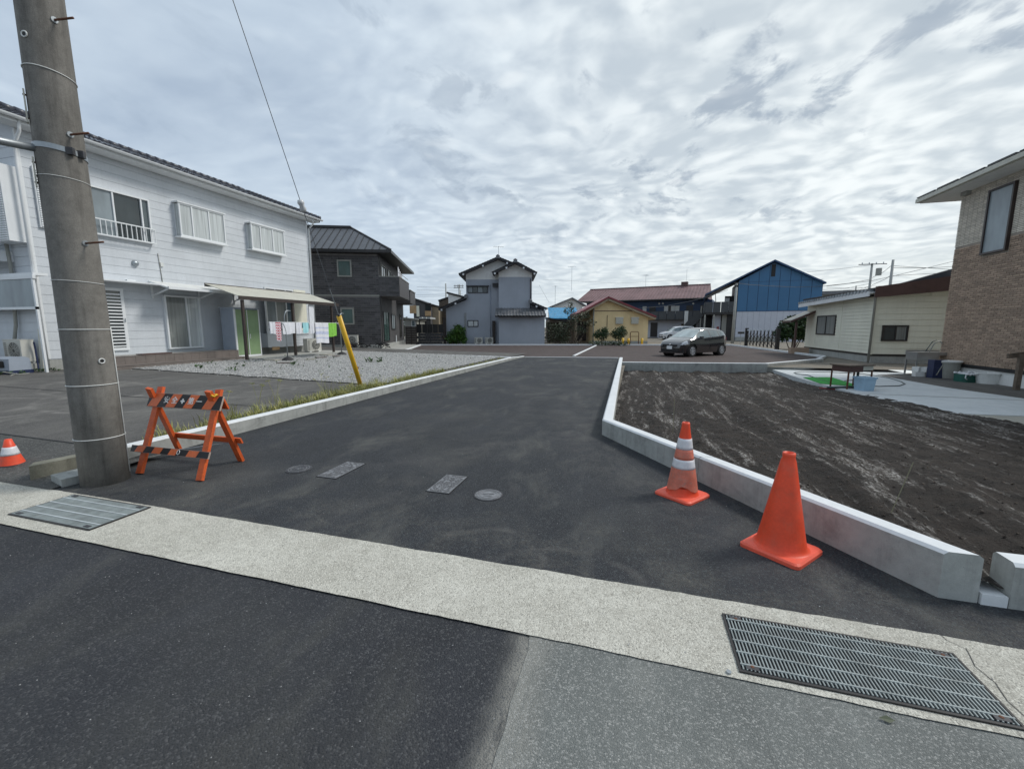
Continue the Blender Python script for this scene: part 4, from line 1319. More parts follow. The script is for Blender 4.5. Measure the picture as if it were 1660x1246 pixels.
# green storage cabinet
cs0 = 5.05
t = thing('storage_shed', 'tall grey storage cabinet with two green sliding doors beside the terrace', 'shed', (-16.8, 8.10, 0), 90)
u = Facade((-16.8, 8.10), 90)
s0, z1 = u.at(378, 500, 1.15); s1, z0 = u.at(425, 577, 1.15)
bz = .31; tz = z1
sB, _ = u.at(355, 540, .45)
B(s0, -1.12, bz, s1, -.45, tz).build('body', M['shed_side'], t)
B(s0 - .03, -1.17, tz + .0, s1 + .03, -.42, tz + .05).build('roof', M['shed_side'], t)
fr = MB()
for x in (s0, s1 - .05): fr.box(x, -1.16, bz, x + .05, -1.121, tz - .001)
fr.box(s0 + .051, -1.16, bz, s1 - .051, -1.121, bz + .08)
fr.build('door_frame', M['white_frame'], t)
mid = (s0 + s1) / 2
for a, b, yy in ((s0 + .052, mid + .02, -1.14), (mid - .02, s1 - .052, -1.158)):
    dd = B(a, yy, bz + .085, b, yy + .014, tz - .03).build('door', M['shed_green'], t)
    B(a, yy - .006, bz + .085, a + .03, yy - .001, tz - .03).build('edge_strip', M['white_frame'], dd)
B(mid + .07, -1.175, bz + .75, mid + .09, -1.159, bz + .95).build('handle', M['white_frame'], t)

# terrace roof on brown posts (local frame of the house)
t = thing('terrace_roof', 'lean-to terrace roof of beige panels on dark bronze posts', 'canopy', (-16.8, 8.10, 0), 90)
A0 = u.at(377, 481, 2.0); A1 = u.at(546, 495, 2.0)
ra, rb = u.at(388, 487, 2.35)[0], u.at(547, 496, 2.35)[0]
ya, yb = -.72, -2.35
za, zb = 3.22, 2.72
npan = 8
for k in range(npan):
    xa = ra + (rb - ra) * k / npan; xb = ra + (rb - ra) * (k + 1) / npan - .008
    MB().slab([(xa, yb, zb), (xb, yb, zb), (xb, ya, za), (xa, ya, za)], .02).build('roof_panel', M['beige_metal'], t)
    MB().beam((xb + .004, yb, zb - .05), (xb + .004, ya, za - .05), .04, .04).build('rafter', M['brown_metal'], t)
B(ra - .04, yb - .06, zb - .13, rb + .04, yb, zb + .01).build('beam', M['brown_metal'], t)
B(ra, ya, za - .1, rb, ya + .05, za + .03).build('beam', M['brown_metal'], t)
for (uu, vv) in ((400, 581), (479, 574), (541, 574)):
    sP, _ = u.at(uu, vv, 2.26)
    B(sP - .045, yb + .03, .28, sP + .045, yb + .12, zb - .131).build('post', M['brown_metal'], t)

# AC units and clutter around the white house
s, _ = u.at(495, 565, .75)
ac_unit('cream air conditioner unit under the terrace roof behind the washing line', (-16.8 + 1.2, 8.10 + s, .30), 90 - 6, w=.86, h=.60)

# ---- things by the end wall
E0 = Facade((-16.8, 8.10), 0)
ac_unit('weathered beige air conditioner unit at the street end of the white house', (-17.25, 7.70, .50), 0, w=.80, h=.62)
o = MB().box(-17.68, 7.50, .12, -16.85, 7.9, .495).build('ac_stand', M['slab']); tag(o, 'concrete stand under the air conditioner at the end of the white house', 'stand')
t = thing('pet_carrier', 'grey plastic pet carrier with navy base beside the white house', 'pet carrier', (-16.75, 7.30, .255), 8)
MB().prism_x([(-.25, .10), (.25, .10), (.22, .42), (.12, .47), (-.16, .47), (-.23, .42)], -.26, .26).build('body', M['shed_side'], t)
B(-.27, -.27, 0, .27, .27, .099).build('base', M['plastic_navy'], t)
B(-.10, -.262, .18, .10, -.251, .36).build('opening', M['black'], t)
t = thing('white_panel_fence', 'white panel fence on a low concrete block at the left picture edge', 'fence', (-16.75, 6.75, .26), 0)
for k in range(5):
    B(-1.9 + k * .40, -.012, .30, -1.9 + k * .40 + .37, .012, 1.02).build('panel', M['white'], t)
B(-1.92, -.03, 1.021, .12, .03, 1.09).build('top_rail', M['white_frame'], t)
B(-1.92, -.025, .24, .12, .025, .299).build('bottom_rail', M['white_frame'], t)
B(.06, -.03, 0.10, .12, .03, 1.02).build('post', M['white_frame'], t)
B(-2.0, -.10, -.15, .16, .10, .099).build('block_base', M['block_old'], t)
t = thing('leaning_board', 'pale narrow board leaning against the corner of the white house', 'board', (-16.42, 7.75, .25), 0)
MB().beam((-.02, 0, 0), (-.16, .14, 1.25), .14, .03).build('board', M['beige_metal'], t)
o = MB().tube([(-16.72, 7.8, .26), (-16.76, 7.82, .5), (-16.77, 7.82, .9), (-16.75, 7.8, 1.12)], .022, 8).build('dark_hose', M['plastic_navy'])
tag(o, 'dark standing hose with pale cap beside the pet carrier', 'hose')
o = MB().tube([(-16.7, 7.0, .27), (-16.4, 6.95, .34), (-16.1, 7.1, .27), (-16.2, 7.35, .27), (-16.5, 7.25, .27), (-16.0, 6.9, .26)], .014, 6).build('pale_hose', M['plastic_grey'])
tag(o, 'pale looped hose lying on the ground by the white house corner', 'hose')

# ================================================================== CHARCOAL HOUSE
dc = (-16.62, 25.07)
DH = Facade(dc, 22.0)       # front plane: origin is its right corner, s is negative to the left
dh = thing('charcoal_house', 'dark charcoal tiled two-storey house with hipped metal roof and balconies', 'house', (dc[0], dc[1], 0), 22)
DL = 7.4; DD = 10.2
ez = DH.at(613, 412)[1]
gz0 = .36
B(-DL, 0, 0, 0, DD, gz0).build('foundation', M['foundation'], dh)
B(-DL + .001, .02, gz0, -.02, DD, ez).build('wall', M['charcoal_back'], dh)
holes = []
wins = []
for (a, b, c, d_) in ((546, 421, 571, 449), (490, 420, 502, 448), (552, 499, 575, 526)):
    r = DH.rect(a, b, c, d_); wins.append(r); holes.append((r[0] - .02, r[1] - .02, r[2] + .02, r[3] + .02))
bandz = DH.at(600, 479)[1]
tl = tiled(-DL, gz0, 0, bandz - .05, .45, .15, .022, .022, .02, holes, bond=.35, seed=2)
tl.build('wall_tiles', M['charcoal_tile'], dh, kind='stuff')
tiled(-DL, bandz + .05, 0, ez - .1, .45, .15, .022, .022, .02, holes, bond=.35, seed=3).build('wall_tiles', M['charcoal_tile'], dh, kind='stuff')
B(-DL, -.03, bandz - .05, .0, .018, bandz + .04).build('band', M['plastic_grey'], dh)
for r in wins: window(dh, *r, 0.0, .09, .08, frame='plastic_grey', glass='glass_green', mull=())
# side wall facing the car park: own local frame through rotated children
DS = Facade(dc, 22 + 90)
sd_ = bpy.data.objects.new('side_wall', MB().box(0, .0, gz0, DD, .02, ez).mesh('side_wall', M['charcoal_wall'])); COL.objects.link(sd_)
sd_.parent = dh; sd_.rotation_euler = (0, 0, R(90))
# side coordinates: x along depth, outward -y
bal = DS.rect(637, 450, 655, 487, .9)
b1 = .35; b2 = min(bal[2], 4.6)
bz0, bz1 = DH.at(630, 480, .0)[1], DH.at(630, 448, 0)[1]


def side(mb, name, mat_, **k):
    o = mb.build(name, M[mat_], dh, **k); o.rotation_euler = (0, 0, R(90)); return o


def side_parent(mb, name, mat_, par): return mb.build(name, M[mat_], par)


bl = side(MB().box(.02, -1.35, bz0, 4.6, .0, bz0 + .12), 'balcony', 'charcoal_wall')
for (x0, y0, x1, y1) in ((.02, -1.35, 4.6, -1.25), (.02, -1.249, .12, -.001), (4.5, -1.249, 4.6, -.001)):
    side_parent(B(x0, y0, bz0 + .121, x1, y1, bz1 - .03), 'balcony_wall', 'charcoal_wall', bl)
side_parent(MB().box(.0, -1.38, bz1 - .029, 4.62, -1.22, bz1 + .02).box(.0, -1.219, bz1 - .029, .15, 0, bz1 + .02).box(4.47, -1.219, bz1 - .029, 4.62, 0, bz1 + .02), 'coping', 'plastic_grey', bl)
side_parent(MB().tube([(.1, -1.3, bz1 + .28), (4.5, -1.3, bz1 + .28)], .02, 6), 'handrail', 'plastic_grey', bl)
fr_t = tiled(0.0, bz0, 1.33, bz1 - .05, .45, .15, .014, .02, 0, seed=9)
o = fr_t.build('wall_tiles', M['charcoal_tile'], dh, kind='stuff'); o.location = (0.0, .02, 0)
bl2 = side(MB().box(6.6, -1.15, bz0 - .1, 9.9, .0, bz1 - .35), 'balcony', 'charcoal_wall')
side_parent(B(6.55, -1.2, bz1 - .349, 9.95, -.0, bz1 - .30), 'coping', 'plastic_grey', bl2)
for (x0, z0, x1, z1, gl, fm) in ((.8, bz0 + .15, 2.4, ez - .55, 'glass_dark', 'plastic_grey'), (3.2, bz1 - .2, 4.4, ez - .6, 'glass_dark', 'plastic_grey'), (5.4, bz1 - .3, 6.6, ez - .7, 'glass_dark', 'plastic_grey'),
                             (.9, gz0 + .15, 2.9, gz0 + 2.3, 'glass_green', 'dark'), (4.0, gz0 + 1.0, 5.6, gz0 + 2.2, 'glass_frost', 'dark'), (7.8, gz0 + .3, 8.7, gz0 + 2.3, 'glass_dark', 'dark')):
    wnd = window(dh, x0, z0, x1, z1, -.001, .06, .06, frame=fm, glass=gl, mull=(.5,) if x1 - x0 > 1 else ())
    wnd.rotation_euler = (0, 0, R(90))
# laundry on balcony
for k, xx in enumerate((1.2, 1.55, 2.0, 2.6)):
    side_parent(B(xx, -1.1, bz1 + .1, xx + .25, -1.08, bz1 + .8 - .1 * k), 'hanging_shirt', 'cloth_white', bl)
side(MB().tube([(.08, -.08, ez), (.08, -.08, .3)], .035, 6), 'downpipe', 'dark')
side(MB().tube([(5.2, -.12, .3), (5.2, -.12, .9)], .05, 6), 'downpipe', 'white')
# hipped roof
ov = .62
x0, x1, y0, y1 = -DL - .0, ov + 1.0, -ov, DD + ov
x1 = ov + .35
rh = 2.05
ez2 = ez + .02
rx1 = x1 - 3.3; ry0, ry1 = y0 + 3.3, y1 - 3.3
hip = MB()
vs = [(x0, y0, ez2), (x1, y0, ez2), (x1, y1, ez2), (x0, y1, ez2), (rx1, ry0, ez2 + rh), (rx1, ry1, ez2 + rh), (x0, ry0, ez2 + rh), (x0, ry1, ez2 + rh)]
vs2 = [(v[0], v[1], v[2] + .16) for v in vs]
hip.add(vs2, [(0, 1, 4, 6), (1, 2, 5, 4), (2, 3, 7, 5), (6, 4, 5, 7)])
hip.build('roof', M['roof_metal'], dh)
MB().add([vs[0], vs[1], vs[2], vs[3]], [(0, 3, 2, 1)]).build('soffit', M['dark'], dh)
fa = MB(); fa.box(x0, y0 - .03, ez2 - .02, x1 + .03, y0, ez2 + .17); fa.box(x1, y0 + .001, ez2 - .02, x1 + .03, y1, ez2 + .17); fa.build('fascia', M['dark'], dh)
k = 0
xx = x0 + .35
while xx < x1 - .1:
    yt = ry0 if xx < rx1 else y0 + (x1 - xx)
    zt = ez2 + .17 + rh * (yt - y0) / 3.3
    MB().beam((xx, y0, ez2 + .175), (xx, yt, zt + .01), .035, .045).build('seam', M['dark'], dh)
    xx += .455
MB().beam((x1, y0, ez2 + .2), (rx1, ry0, ez2 + rh + .2), .12, .07).build('hip_cap', M['dark'], dh)
MB().beam((rx1, ry0, ez2 + rh + .2), (x0, ry0, ez2 + rh + .2), .3, .16).build('ridge_cap', M['dark'], dh)
pos = DH.at(582, 570, .5)
c2, s2 = math.cos(R(22)), math.sin(R(22))
def dh_w(s, out, z=0.0):
    return (dc[0] + s * c2 + out * s2, dc[1] + s * s2 - out * c2, z)
s_, _ = DH.at(570, 562, .6)
ac_unit('white air conditioner unit at the foot of the charcoal house wall', dh_w(s_, .55, .35), 22, w=.85, h=.60)
o = B(-.5, -.2, 0, .5, .2, .34).build('ac_stand', M['foundation']); o.location = dh_w(s_, .55, 0); o.rotation_euler = (0, 0, R(22))
tag(o, 'grey concrete stand under the air conditioner of the charcoal house', 'stand')
# planter clutter
s_, _ = DH.at(596, 566, .7)
mb = MB(); rr = random.Random(4)
for k in range(26):
    x = rr.uniform(-1.2, 1.3); z = rr.uniform(0, .25)
    mb.tube([(x, rr.uniform(-.2, .2), z), (x + rr.uniform(-.4, .4), rr.uniform(-.2, .2), z + rr.uniform(.05, .3)), (x + rr.uniform(-.5, .5), rr.uniform(-.2, .2), z)], .03, 5)
o = mb.build('covered_bundle', M['black']); o.location = dh_w(s_ - .1, .7, .15); o.rotation_euler = (0, 0, R(22)); tag(o, 'tangle of black tubes and frames lying by the charcoal house wall', 'clutter')
setting('charcoal_house_paving', MB().prism([(-16.8, 22.2), (-14.9, 25.9), (-17.35, 31.9), (-20.9, 33.5), (-16.4, 24.9), (-22, 22.5), (-22, 21)][::-1], -.2, .06), M['slab'])
# ================================================================== FOLIAGE HELPERS
def leaves(mb, centre, rad, n, size, rr, squash=1.0, shell=0.35):
    for k in range(n):
        while True:
            p = Vector((rr.uniform(-1, 1), rr.uniform(-1, 1), rr.uniform(-1, 1)))
            if shell < p.length < 1: break
        p = Vector((p.x * rad[0], p.y * rad[1], p.z * rad[2])) + Vector(centre)
        a = Vector((rr.uniform(-1, 1), rr.uniform(-1, 1), rr.uniform(-.6, .8))).normalized()
        b = a.cross(Vector((rr.uniform(-1, 1), rr.uniform(-1, 1), rr.uniform(-1, 1)))).normalized()
        s = size * rr.uniform(.6, 1.4)
        mb.add([p, p + a * s * .5 + b * s * .28, p + a * s, p + a * s * .5 - b * s * .28], [(0, 1, 2, 3)])


def shrub(name, label, cat, loc, clumps, leaf, size, dens, mat_, stems=(), seed=1, group=None, core=None):
    rr = random.Random(seed)
    t = thing(name, label, cat, loc, 0, group)
    mb = MB()
    for (c, r) in clumps:
        leaves(mb, c, r, int(dens * (r[0] * r[1] * r[2]) ** (1 / 1.6)), size, rr)
    mb.build('crown', M[mat_], t)
    mb = MB()
    for st in stems:
        mb.tube(st, .03, 6, radii=[.05 - .035 * i / max(1, len(st) - 1) for i in range(len(st))])
    for (c, r) in clumps:
        c = Vector(c)
        mb.tube([(c.x * .3, c.y * .3, .05), (c.x * .7, c.y * .7, c.z * .55), tuple(c), (c.x + r[0] * .6, c.y, c.z + r[2] * .6)], .02, 5, radii=[.035, .026, .016, .008])
    mb.build('trunk', M['bark'], t)
    return t


# ================================================================== BLUE-GREY HOUSE (centre)
def on_depth(u, v0, depth_v):
    """ground point straight below/above pixel column u at the given ground line"""
    return ground_at(u, depth_v)


A16 = 16.2
go = ground_at(723, 557.5)
GH = Facade((go.x, go.y), A16)
gh = thing('blue_grey_house', 'blue-grey stucco two-storey house with two white gables and tiled roofs', 'house', (go.x, go.y, 0), A16)
X = lambda u, v: GH.at(u, v)
def gx_(u): return GH.at(u, 500)[0]
def gz_(v): return GH.at(800, v)[1]
D1 = 7.5
# tall left volume, lean-to on the left, right gabled wing (proud of the rest), ground floor wing
zl = gz_(463)
B(gx_(756), .0, 0, gx_(808), D1, gz_(453)).build('wall', M['grey_stucco'], gh)
mb = MB(); ax = gx_(808)
mb.prism_y([(gx_(756), gz_(453)), (gx_(833), gz_(453)), (gx_(833), gz_(430)), (gx_(808), gz_(421)), (gx_(756), gz_(444))], .0, D1)
mb.build('gable_wall', M['white_plaster'], gh, fix=True)
B(gx_(808) + .001, .001, 0, gx_(840), D1, gz_(453) - .001).build('wall', M['grey_stucco'], gh)
B(gx_(756), -.015, gz_(463), gx_(808), .0, gz_(454)).build('board_band', M['grey_stucco'], gh)
# left lean-to
mb = MB().prism_y([(gx_(723), 0), (gx_(756), 0), (gx_(756), gz_(486)), (gx_(723), gz_(499.5))], 0.001, 5.5); mb.build('wall', M['grey_stucco'], gh, fix=True)
# right wing upper
RO = -.9
def gr(u, v): return GH.at(u, v, .9)
r0, r1 = gr(808.5, 500)[0], gr(862, 500)[0]
zb_, zt_, za_ = gr(830, 500)[1], gr(830, 449)[1], gr(830, 428)[1]
rm = (r0 + r1) / 2
B(r0, RO, zb_, r1, 4, zt_).build('wall', M['grey_stucco'], gh)
mb = MB().prism_y([(r0, zt_ + .001), (r1, zt_ + .001), (r1, gr(830, 438)[1]), (rm, za_ + .12), (r0, gr(830, 438)[1])], RO, 4); mb.build('gable_wall', M['white_plaster'], gh, fix=True)
# ground-floor wing below
q0, q1 = gr(809, 540)[0], gr(882, 540)[0]
zq = gr(840, 514)[1]
B(q0, RO - .6, 0, q1, 5, zq).build('wall', M['grey_stucco'], gh)
mb = MB().prism_y([(gr(862, 0)[0], zq), (q1 + .2, zq), (q1 + .2, zq + .3), (gr(862, 0)[0], gr(862, 492)[1])], RO + .3, 4); mb.build('wall', M['grey_stucco'], gh, fix=True)
# dark strip standing in for the shade of the recess
B(gx_(798), -.35, 0, gx_(803), .0, gz_(520)).build('recess_shade', M['wood_dark'], gh)


def gable_roof(parent, xs, zs, y0, y1, th=.13, mat_='tile_grey', name='roof', tiles=True, trim=True, knobs=True):
    """xs/zs: rake polyline (x, z) from eave over ridge to eave; y0 front"""
    rf = MB()
    for (xa, za), (xb, zb) in zip(zip(xs, zs), list(zip(xs, zs))[1:]):
        rf.slab([(xa, y0, za + th), (xb, y0, zb + th), (xb, y1, zb + th), (xa, y1, za + th)], th)
    r = rf.build(name, M['trim_black'], parent)
    if tiles:
        mb = MB()
        for (xa, za), (xb, zb) in zip(zip(xs, zs), list(zip(xs, zs))[1:]):
            lo, hi = ((xa, za), (xb, zb)) if za < zb else ((xb, zb), (xa, za))
            S = math.hypot(hi[0] - lo[0], hi[1] - lo[1])
            tile_roof(mb, (lo[0], y0, lo[1] + th + .02), (0, 1, 0), (hi[0] - lo[0], 0, hi[1] - lo[1]), y1 - y0, S, .27, .25, .04, .03)
        mb.build('roof_tiles', M[mat_], r, kind='stuff')
    if knobs:
        for (xa, za), (xb, zb) in zip(zip(xs, zs), list(zip(xs, zs))[1:]):
            for f in (.12, .62) if za < zb else (.38, .88):
                B(xa + (xb - xa) * f - .07, y0 - .04, za + (zb - za) * f - .13, xa + (xb - xa) * f + .07, y0 + .02, za + (zb - za) * f + .02).build('purlin_end', M['white'], r)
    k = zs.index(max(zs))
    MB().tube([(xs[k], y0 - .15, zs[k] + th + .10), (xs[k], y1, zs[k] + th + .10)], .13, 8).build('ridge', M[mat_], r, smooth=True)
    if knobs: B(xs[k] - .17, y0 - .20, zs[k] + th - .12, xs[k] + .17, y0 - .10, zs[k] + th + .14).build('ridge_end', M[mat_], r)
    return r


gable_roof(gh, [gx_(746), gx_(808), gx_(846)], [gz_(448.5), gz_(421.5), gz_(437)], -.75, D1 + .4, mat_='tile_grey')
gable_roof(gh, [gr(795.5, 0)[0], rm, gr(873.5, 0)[0]], [gr(0 + 830, 446)[1], gr(830, 428)[1], gr(830, 446.5)[1]], RO - .7, 4.3, mat_='tile_grey')
gable_roof(gh, [gx_(712), gx_(757)], [gz_(504), gz_(484)], -.55, 5.7, knobs=True)
gable_roof(gh, [gr(862, 0)[0], gr(891, 0)[0]], [gr(862, 492)[1], gr(891, 503)[1]], RO - .55, 4.2)
# pent roof over the ground floor wing
pr = MB().slab([(gr(801, 0)[0], RO - 1.25, gr(830, 513)[1]), (gr(888, 0)[0], RO - 1.25, gr(830, 513)[1]), (gr(888, 0)[0], RO - .01, gr(830, 500)[1]), (gr(801, 0)[0], RO - .01, gr(830, 500)[1])], .08).build('pent_roof', M['trim_black'], gh)
mb = MB(); tile_roof(mb, (gr(801, 0)[0], RO - 1.27, gr(830, 513)[1] + .02), (1, 0, 0), (0, 1.25, gr(830, 500)[1] - gr(830, 513)[1]), gr(888, 0)[0] - gr(801, 0)[0], 1.45, .27, .25, .05, .03)
mb.build('roof_tiles', M['tile_grey'], pr, kind='stuff')
window(gh, *GH.rect(758, 464, 791, 475), 0, .06, .06, frame='trim_black', glass=['glass_frost', 'glass_dark', 'glass_frost', 'glass_dark'], mull=(.25, .5, .75))
window(gh, *GH.rect(758, 519, 775.5, 529.5), 0, .06, .06, frame='trim_black', glass='curtain', mull=(.55,))
B(gx_(757), -.35, gz_(464.5), gx_(793), .0, gz_(463.2)).build('canopy', M['trim_black'], gh)
B(gx_(799), -.45, gz_(465), gx_(808), .0, gz_(459.5)).build('canopy', M['trim_black'], gh)
for uu in (753.5, 755.2): pipe(gh, [(gx_(uu), -.06, .1), (gx_(uu), -.06, gz_(507))], .025, 'plastic_grey', seg=5)
pipe(gh, [(gx_(795), -.06, .2), (gx_(795), -.06, gz_(462))], .035, 'shed_side', seg=6)
pipe(gh, [(gr(863, 0)[0], RO - .05, zq + .5), (gr(863, 0)[0], RO - .05, gr(830, 452)[1])], .05, 'trim_black', seg=6)
for uu, lb_ in ((776, 'left one of the two small white air conditioner units at the blue-grey house'), (793, 'right one of the two small white air conditioner units at the blue-grey house')):
    p = Vector((go.x, go.y)) + GH.e * GH.at(uu, 557, .5)[0] - GH.n * .5
    ac_unit(lb_, (p.x, p.y, .03), A16, w=.74, h=.52, group='air conditioner pair at the blue-grey house')
p = Vector((go.x, go.y)) + GH.e * gx_(808) + GH.n * 1.0
antenna('thin television antenna on the ridge of the blue-grey house', (p.x, p.y, gz_(419)), 1.25, 30, 5, .9)
p = Vector((go.x, go.y)) + GH.e * gx_(740) - GH.n * .7
rr0 = random.Random(2)
shrub('green_shrub', 'bright green leafy shrub in front of the blue-grey house', 'shrub', (p.x, p.y, 0),
      [((0, 0, .75), (.85, .7, .7)), ((.35, 0, 1.15), (.6, .6, .55)), ((.15, 0, 1.5), (.32, .32, .35)), ((-.5, 0, .5), (.5, .5, .45)), ((.7, -.1, .45), (.45, .4, .4))], None, .16, 1500, 'leaf_bright', seed=3)

# ---- dark fences left of the blue-grey house
p0 = ground_at(658, 559); p1 = ground_at(675, 558.5)
FB = Facade((p0.x, p0.y), A16)
t = thing('board_fence', 'dark horizontal board fence between the charcoal house and the black gate', 'fence', (p0.x, p0.y, 0), A16)
s1 = FB.at(675.5, 540)[0]; zt = FB.at(665, 529)[1]
for k in range(10):
    B(0, -.015, .08 + k * (zt - .08) / 10, s1, .015, .08 + (k + .86) * (zt - .08) / 10).build('board', M['wood_dark'], t)
for x in (.03, s1 * .5, s1 - .03): B(x - .03, .016, 0, x + .03, .07, zt).build('post', M['black'], t)
p0 = ground_at(676, 558); FB = Facade((p0.x, p0.y), A16)
t = thing('black_screen_fence', 'black panelled screen fence on dark blocks left of the blue-grey house', 'fence', (p0.x, p0.y, 0), A16)
s1 = FB.at(719, 540)[0]; zt = FB.at(700, 525.5)[1]; zm = FB.at(700, 540)[1]
for k in range(5):
    B(s1 * k / 5 + .02, -.03, zm + .01, s1 * (k + 1) / 5 - .01, .03, zt).build('panel', M['black'], t)
for j in range(4):
    for k in range(9):
        B(s1 * (k + (j % 2) * .5) / 9.5 + .012, -.09, j * zm / 4 + .01, s1 * (k + 1 + (j % 2) * .5) / 9.5, .09, (j + 1) * zm / 4 - .008).build('block', M['iron_dark'], t)
p0 = ground_at(719, 558)
t = thing('gate_post', 'rusty dark post at the left corner of the blue-grey house', 'post', (p0.x, p0.y, 0), A16)
B(0, 0, 0, .22, .22, 2.3).build('post', M['wood_dark'], t); B(-.02, -.02, 2.301, .24, .24, 2.36).build('cap', M['wood_dark'], t)

# ---- houses further back on the left
p0 = ground_at(674, 553.2); FC = Facade((p0.x, p0.y), 30)
def far_house(name, label, u0, u1, vtopL, vtopR, vbase, ang, depth, wall, roofm, wins=(), th=.2, ridge=None, ov=.4):
    p = ground_at(u0, vbase)
    F = Facade((p.x, p.y), ang)
    t = thing(name, label, 'house', (p.x, p.y, 0), ang)
    s1 = F.at(u1, 540)[0]; zL = F.at(u0, vtopL)[1]; zR = F.at(u1, vtopR)[1]
    if ridge:
        um, vm = ridge; sm, zm = F.at(um, vm)
        MB().prism_y([(0, 0), (s1, 0), (s1, zR), (sm, zm), (0, zL)], 0, depth).build('wall', M[wall], t, fix=True)
        MB().slab([(-ov, -ov, zL - ov * .3 + th), (sm, -ov, zm + th), (sm, depth + ov, zm + th), (-ov, depth + ov, zL - ov * .3 + th)], th).slab(
            [(sm + .002, -ov, zm + th), (s1 + ov, -ov, zR - ov * .3 + th), (s1 + ov, depth + ov, zR - ov * .3 + th), (sm + .002, depth + ov, zm + th)], th).build('roof', M[roofm], t)
    else:
        MB().prism_y([(0, 0), (s1, 0), (s1, zR), (0, zL)], 0, depth).build('wall', M[wall], t, fix=True)
        MB().slab([(-ov, -ov, zL + th), (s1 + ov, -ov, zR + th), (s1 + ov, depth + ov, zR + th), (-ov, depth + ov, zL + th)], th).build('roof', M[roofm], t)
    for (a, b, c, d, gl, fm) in wins:
        window(t, *F.rect(a, b, c, d), 0, .05, .05, frame=fm, glass=gl, mull=())
    return t, F, s1


t, F, s1 = far_house('modern_house', 'dark modern house with tan wall panels far behind the black screen fence', 672, 699, 484.5, 496, 551.5, 16, 6, 'charcoal_wall', 'dark', [(689, 491, 699, 503, 'glass_dark', 'dark')], ov=.15)
for (a, b, c, d, m_) in ((664, 495, 675, 508, 'wood'), (675, 495.5, 680, 513, 'cream'), (689, 504, 698, 512, 'wood')):
    r = F.rect(a, b, c, d, .1); B(r[0], -.14, r[1], r[2], -.01, r[3]).build('wall_panel', M[m_], t)
far_house('tan_house', 'tan walled house with sloping dark roof behind the modern house', 699, 712, 494.5, 498.5, 551, 16, 8, 'tan_wall', 'dark', ov=.1)
far_house('corrugated_house', 'brown corrugated and white walled house rising behind the left lean-to roof', 713, 728, 489, 483, 550, 16, 7, 'wood_old', 'dark', ov=.1)
far_house('white_gable_house', 'white walled house with steep dark roof edge behind the blue-grey house', 728, 752, 475.5, 483, 550.5, 16, 8, 'white_plaster', 'dark', ov=.15)
far_house('beige_garage', 'small grey garage with white window behind the dark board fence', 657, 676, 516, 519, 553.5, 16, 5, 'plastic_grey', 'plastic_grey', [(667, 519, 673.5, 529, 'glass', 'white')], ov=.2, th=.12)
# carport with translucent roof
p0 = ground_at(680, 555)
F = Facade((p0.x, p0.y), 16.2)
t = thing('carport', 'carport with pale translucent roof panes behind the black screen fence', 'carport', (p0.x, p0.y, 0), 16.2)
a = F.at(680, 514)[1]; b = F.at(680, 517.5)[1]; s1 = F.at(698, 515)[0]
for k in range(3):
    B(s1 * k / 3 + .03, 0, b + .05, s1 * (k + 1) / 3 - .06, 3, a).build('roof_pane', M['plastic_white'], t)
B(0, -.05, b - .1, s1, 0, b + .04).build('beam', M['dark'], t)
for x in (0, s1 - .1): B(x, -.05, 0, x + .1, .05, b - .101).build('post', M['dark'], t)

# ================================================================== BLUE SHEET SHED, GABLE BEHIND, GARDEN
t, F, s1 = far_house('blue_roofed_shed', 'low shed with bright blue corrugated roof right of the blue-grey house', 890, 938, 517, 518, 553, 16, 5, 'wood_old', 'blue_tarp', ov=.02)
z0 = F.at(900, 516)[1]; z1 = F.at(900, 497)[1]
for k in range(22):
    x0 = s1 * k / 22
    MB().slab([(x0, -.6, z0), (x0 + s1 / 22 - .03, -.6, z0), (x0 + s1 / 22 - .03, 2.2, z1), (x0, 2.2, z1)], .05).build('roof_sheet', M['blue_tarp'], t)
far_house('pale_gable_house', 'pale gabled house behind the bright blue corrugated roof', 896, 943, 497, 495, 548, 16.2, 8, 'white_plaster', 'tile_grey', ridge=(927, 484), ov=.5, th=.15)
p0 = ground_at(890, 556)
F = Facade((p0.x, p0.y), 16.2)
t = thing('garden_shed', 'dark open garden lean-to beside the blue-grey house', 'shed', (p0.x, p0.y, 0), 16.2)
s1 = F.at(912, 530)[0]; zA = F.at(887, 514.5)[1]; zB = F.at(915, 520)[1]
MB().slab([(-.3, -.5, zA), (s1 + .5, -.5, zB), (s1 + .5, 2.5, zB), (-.3, 2.5, zA)], .08).build('roof', M['trim_black'], t)
for x in (0, s1): B(x - .05, -.4, 0, x + .05, -.3, zB - .1).build('post', M['wood_dark'], t)
B(0, 2.3, 0, s1, 2.4, zB - .1).build('back_wall', M['wood_old'], t)

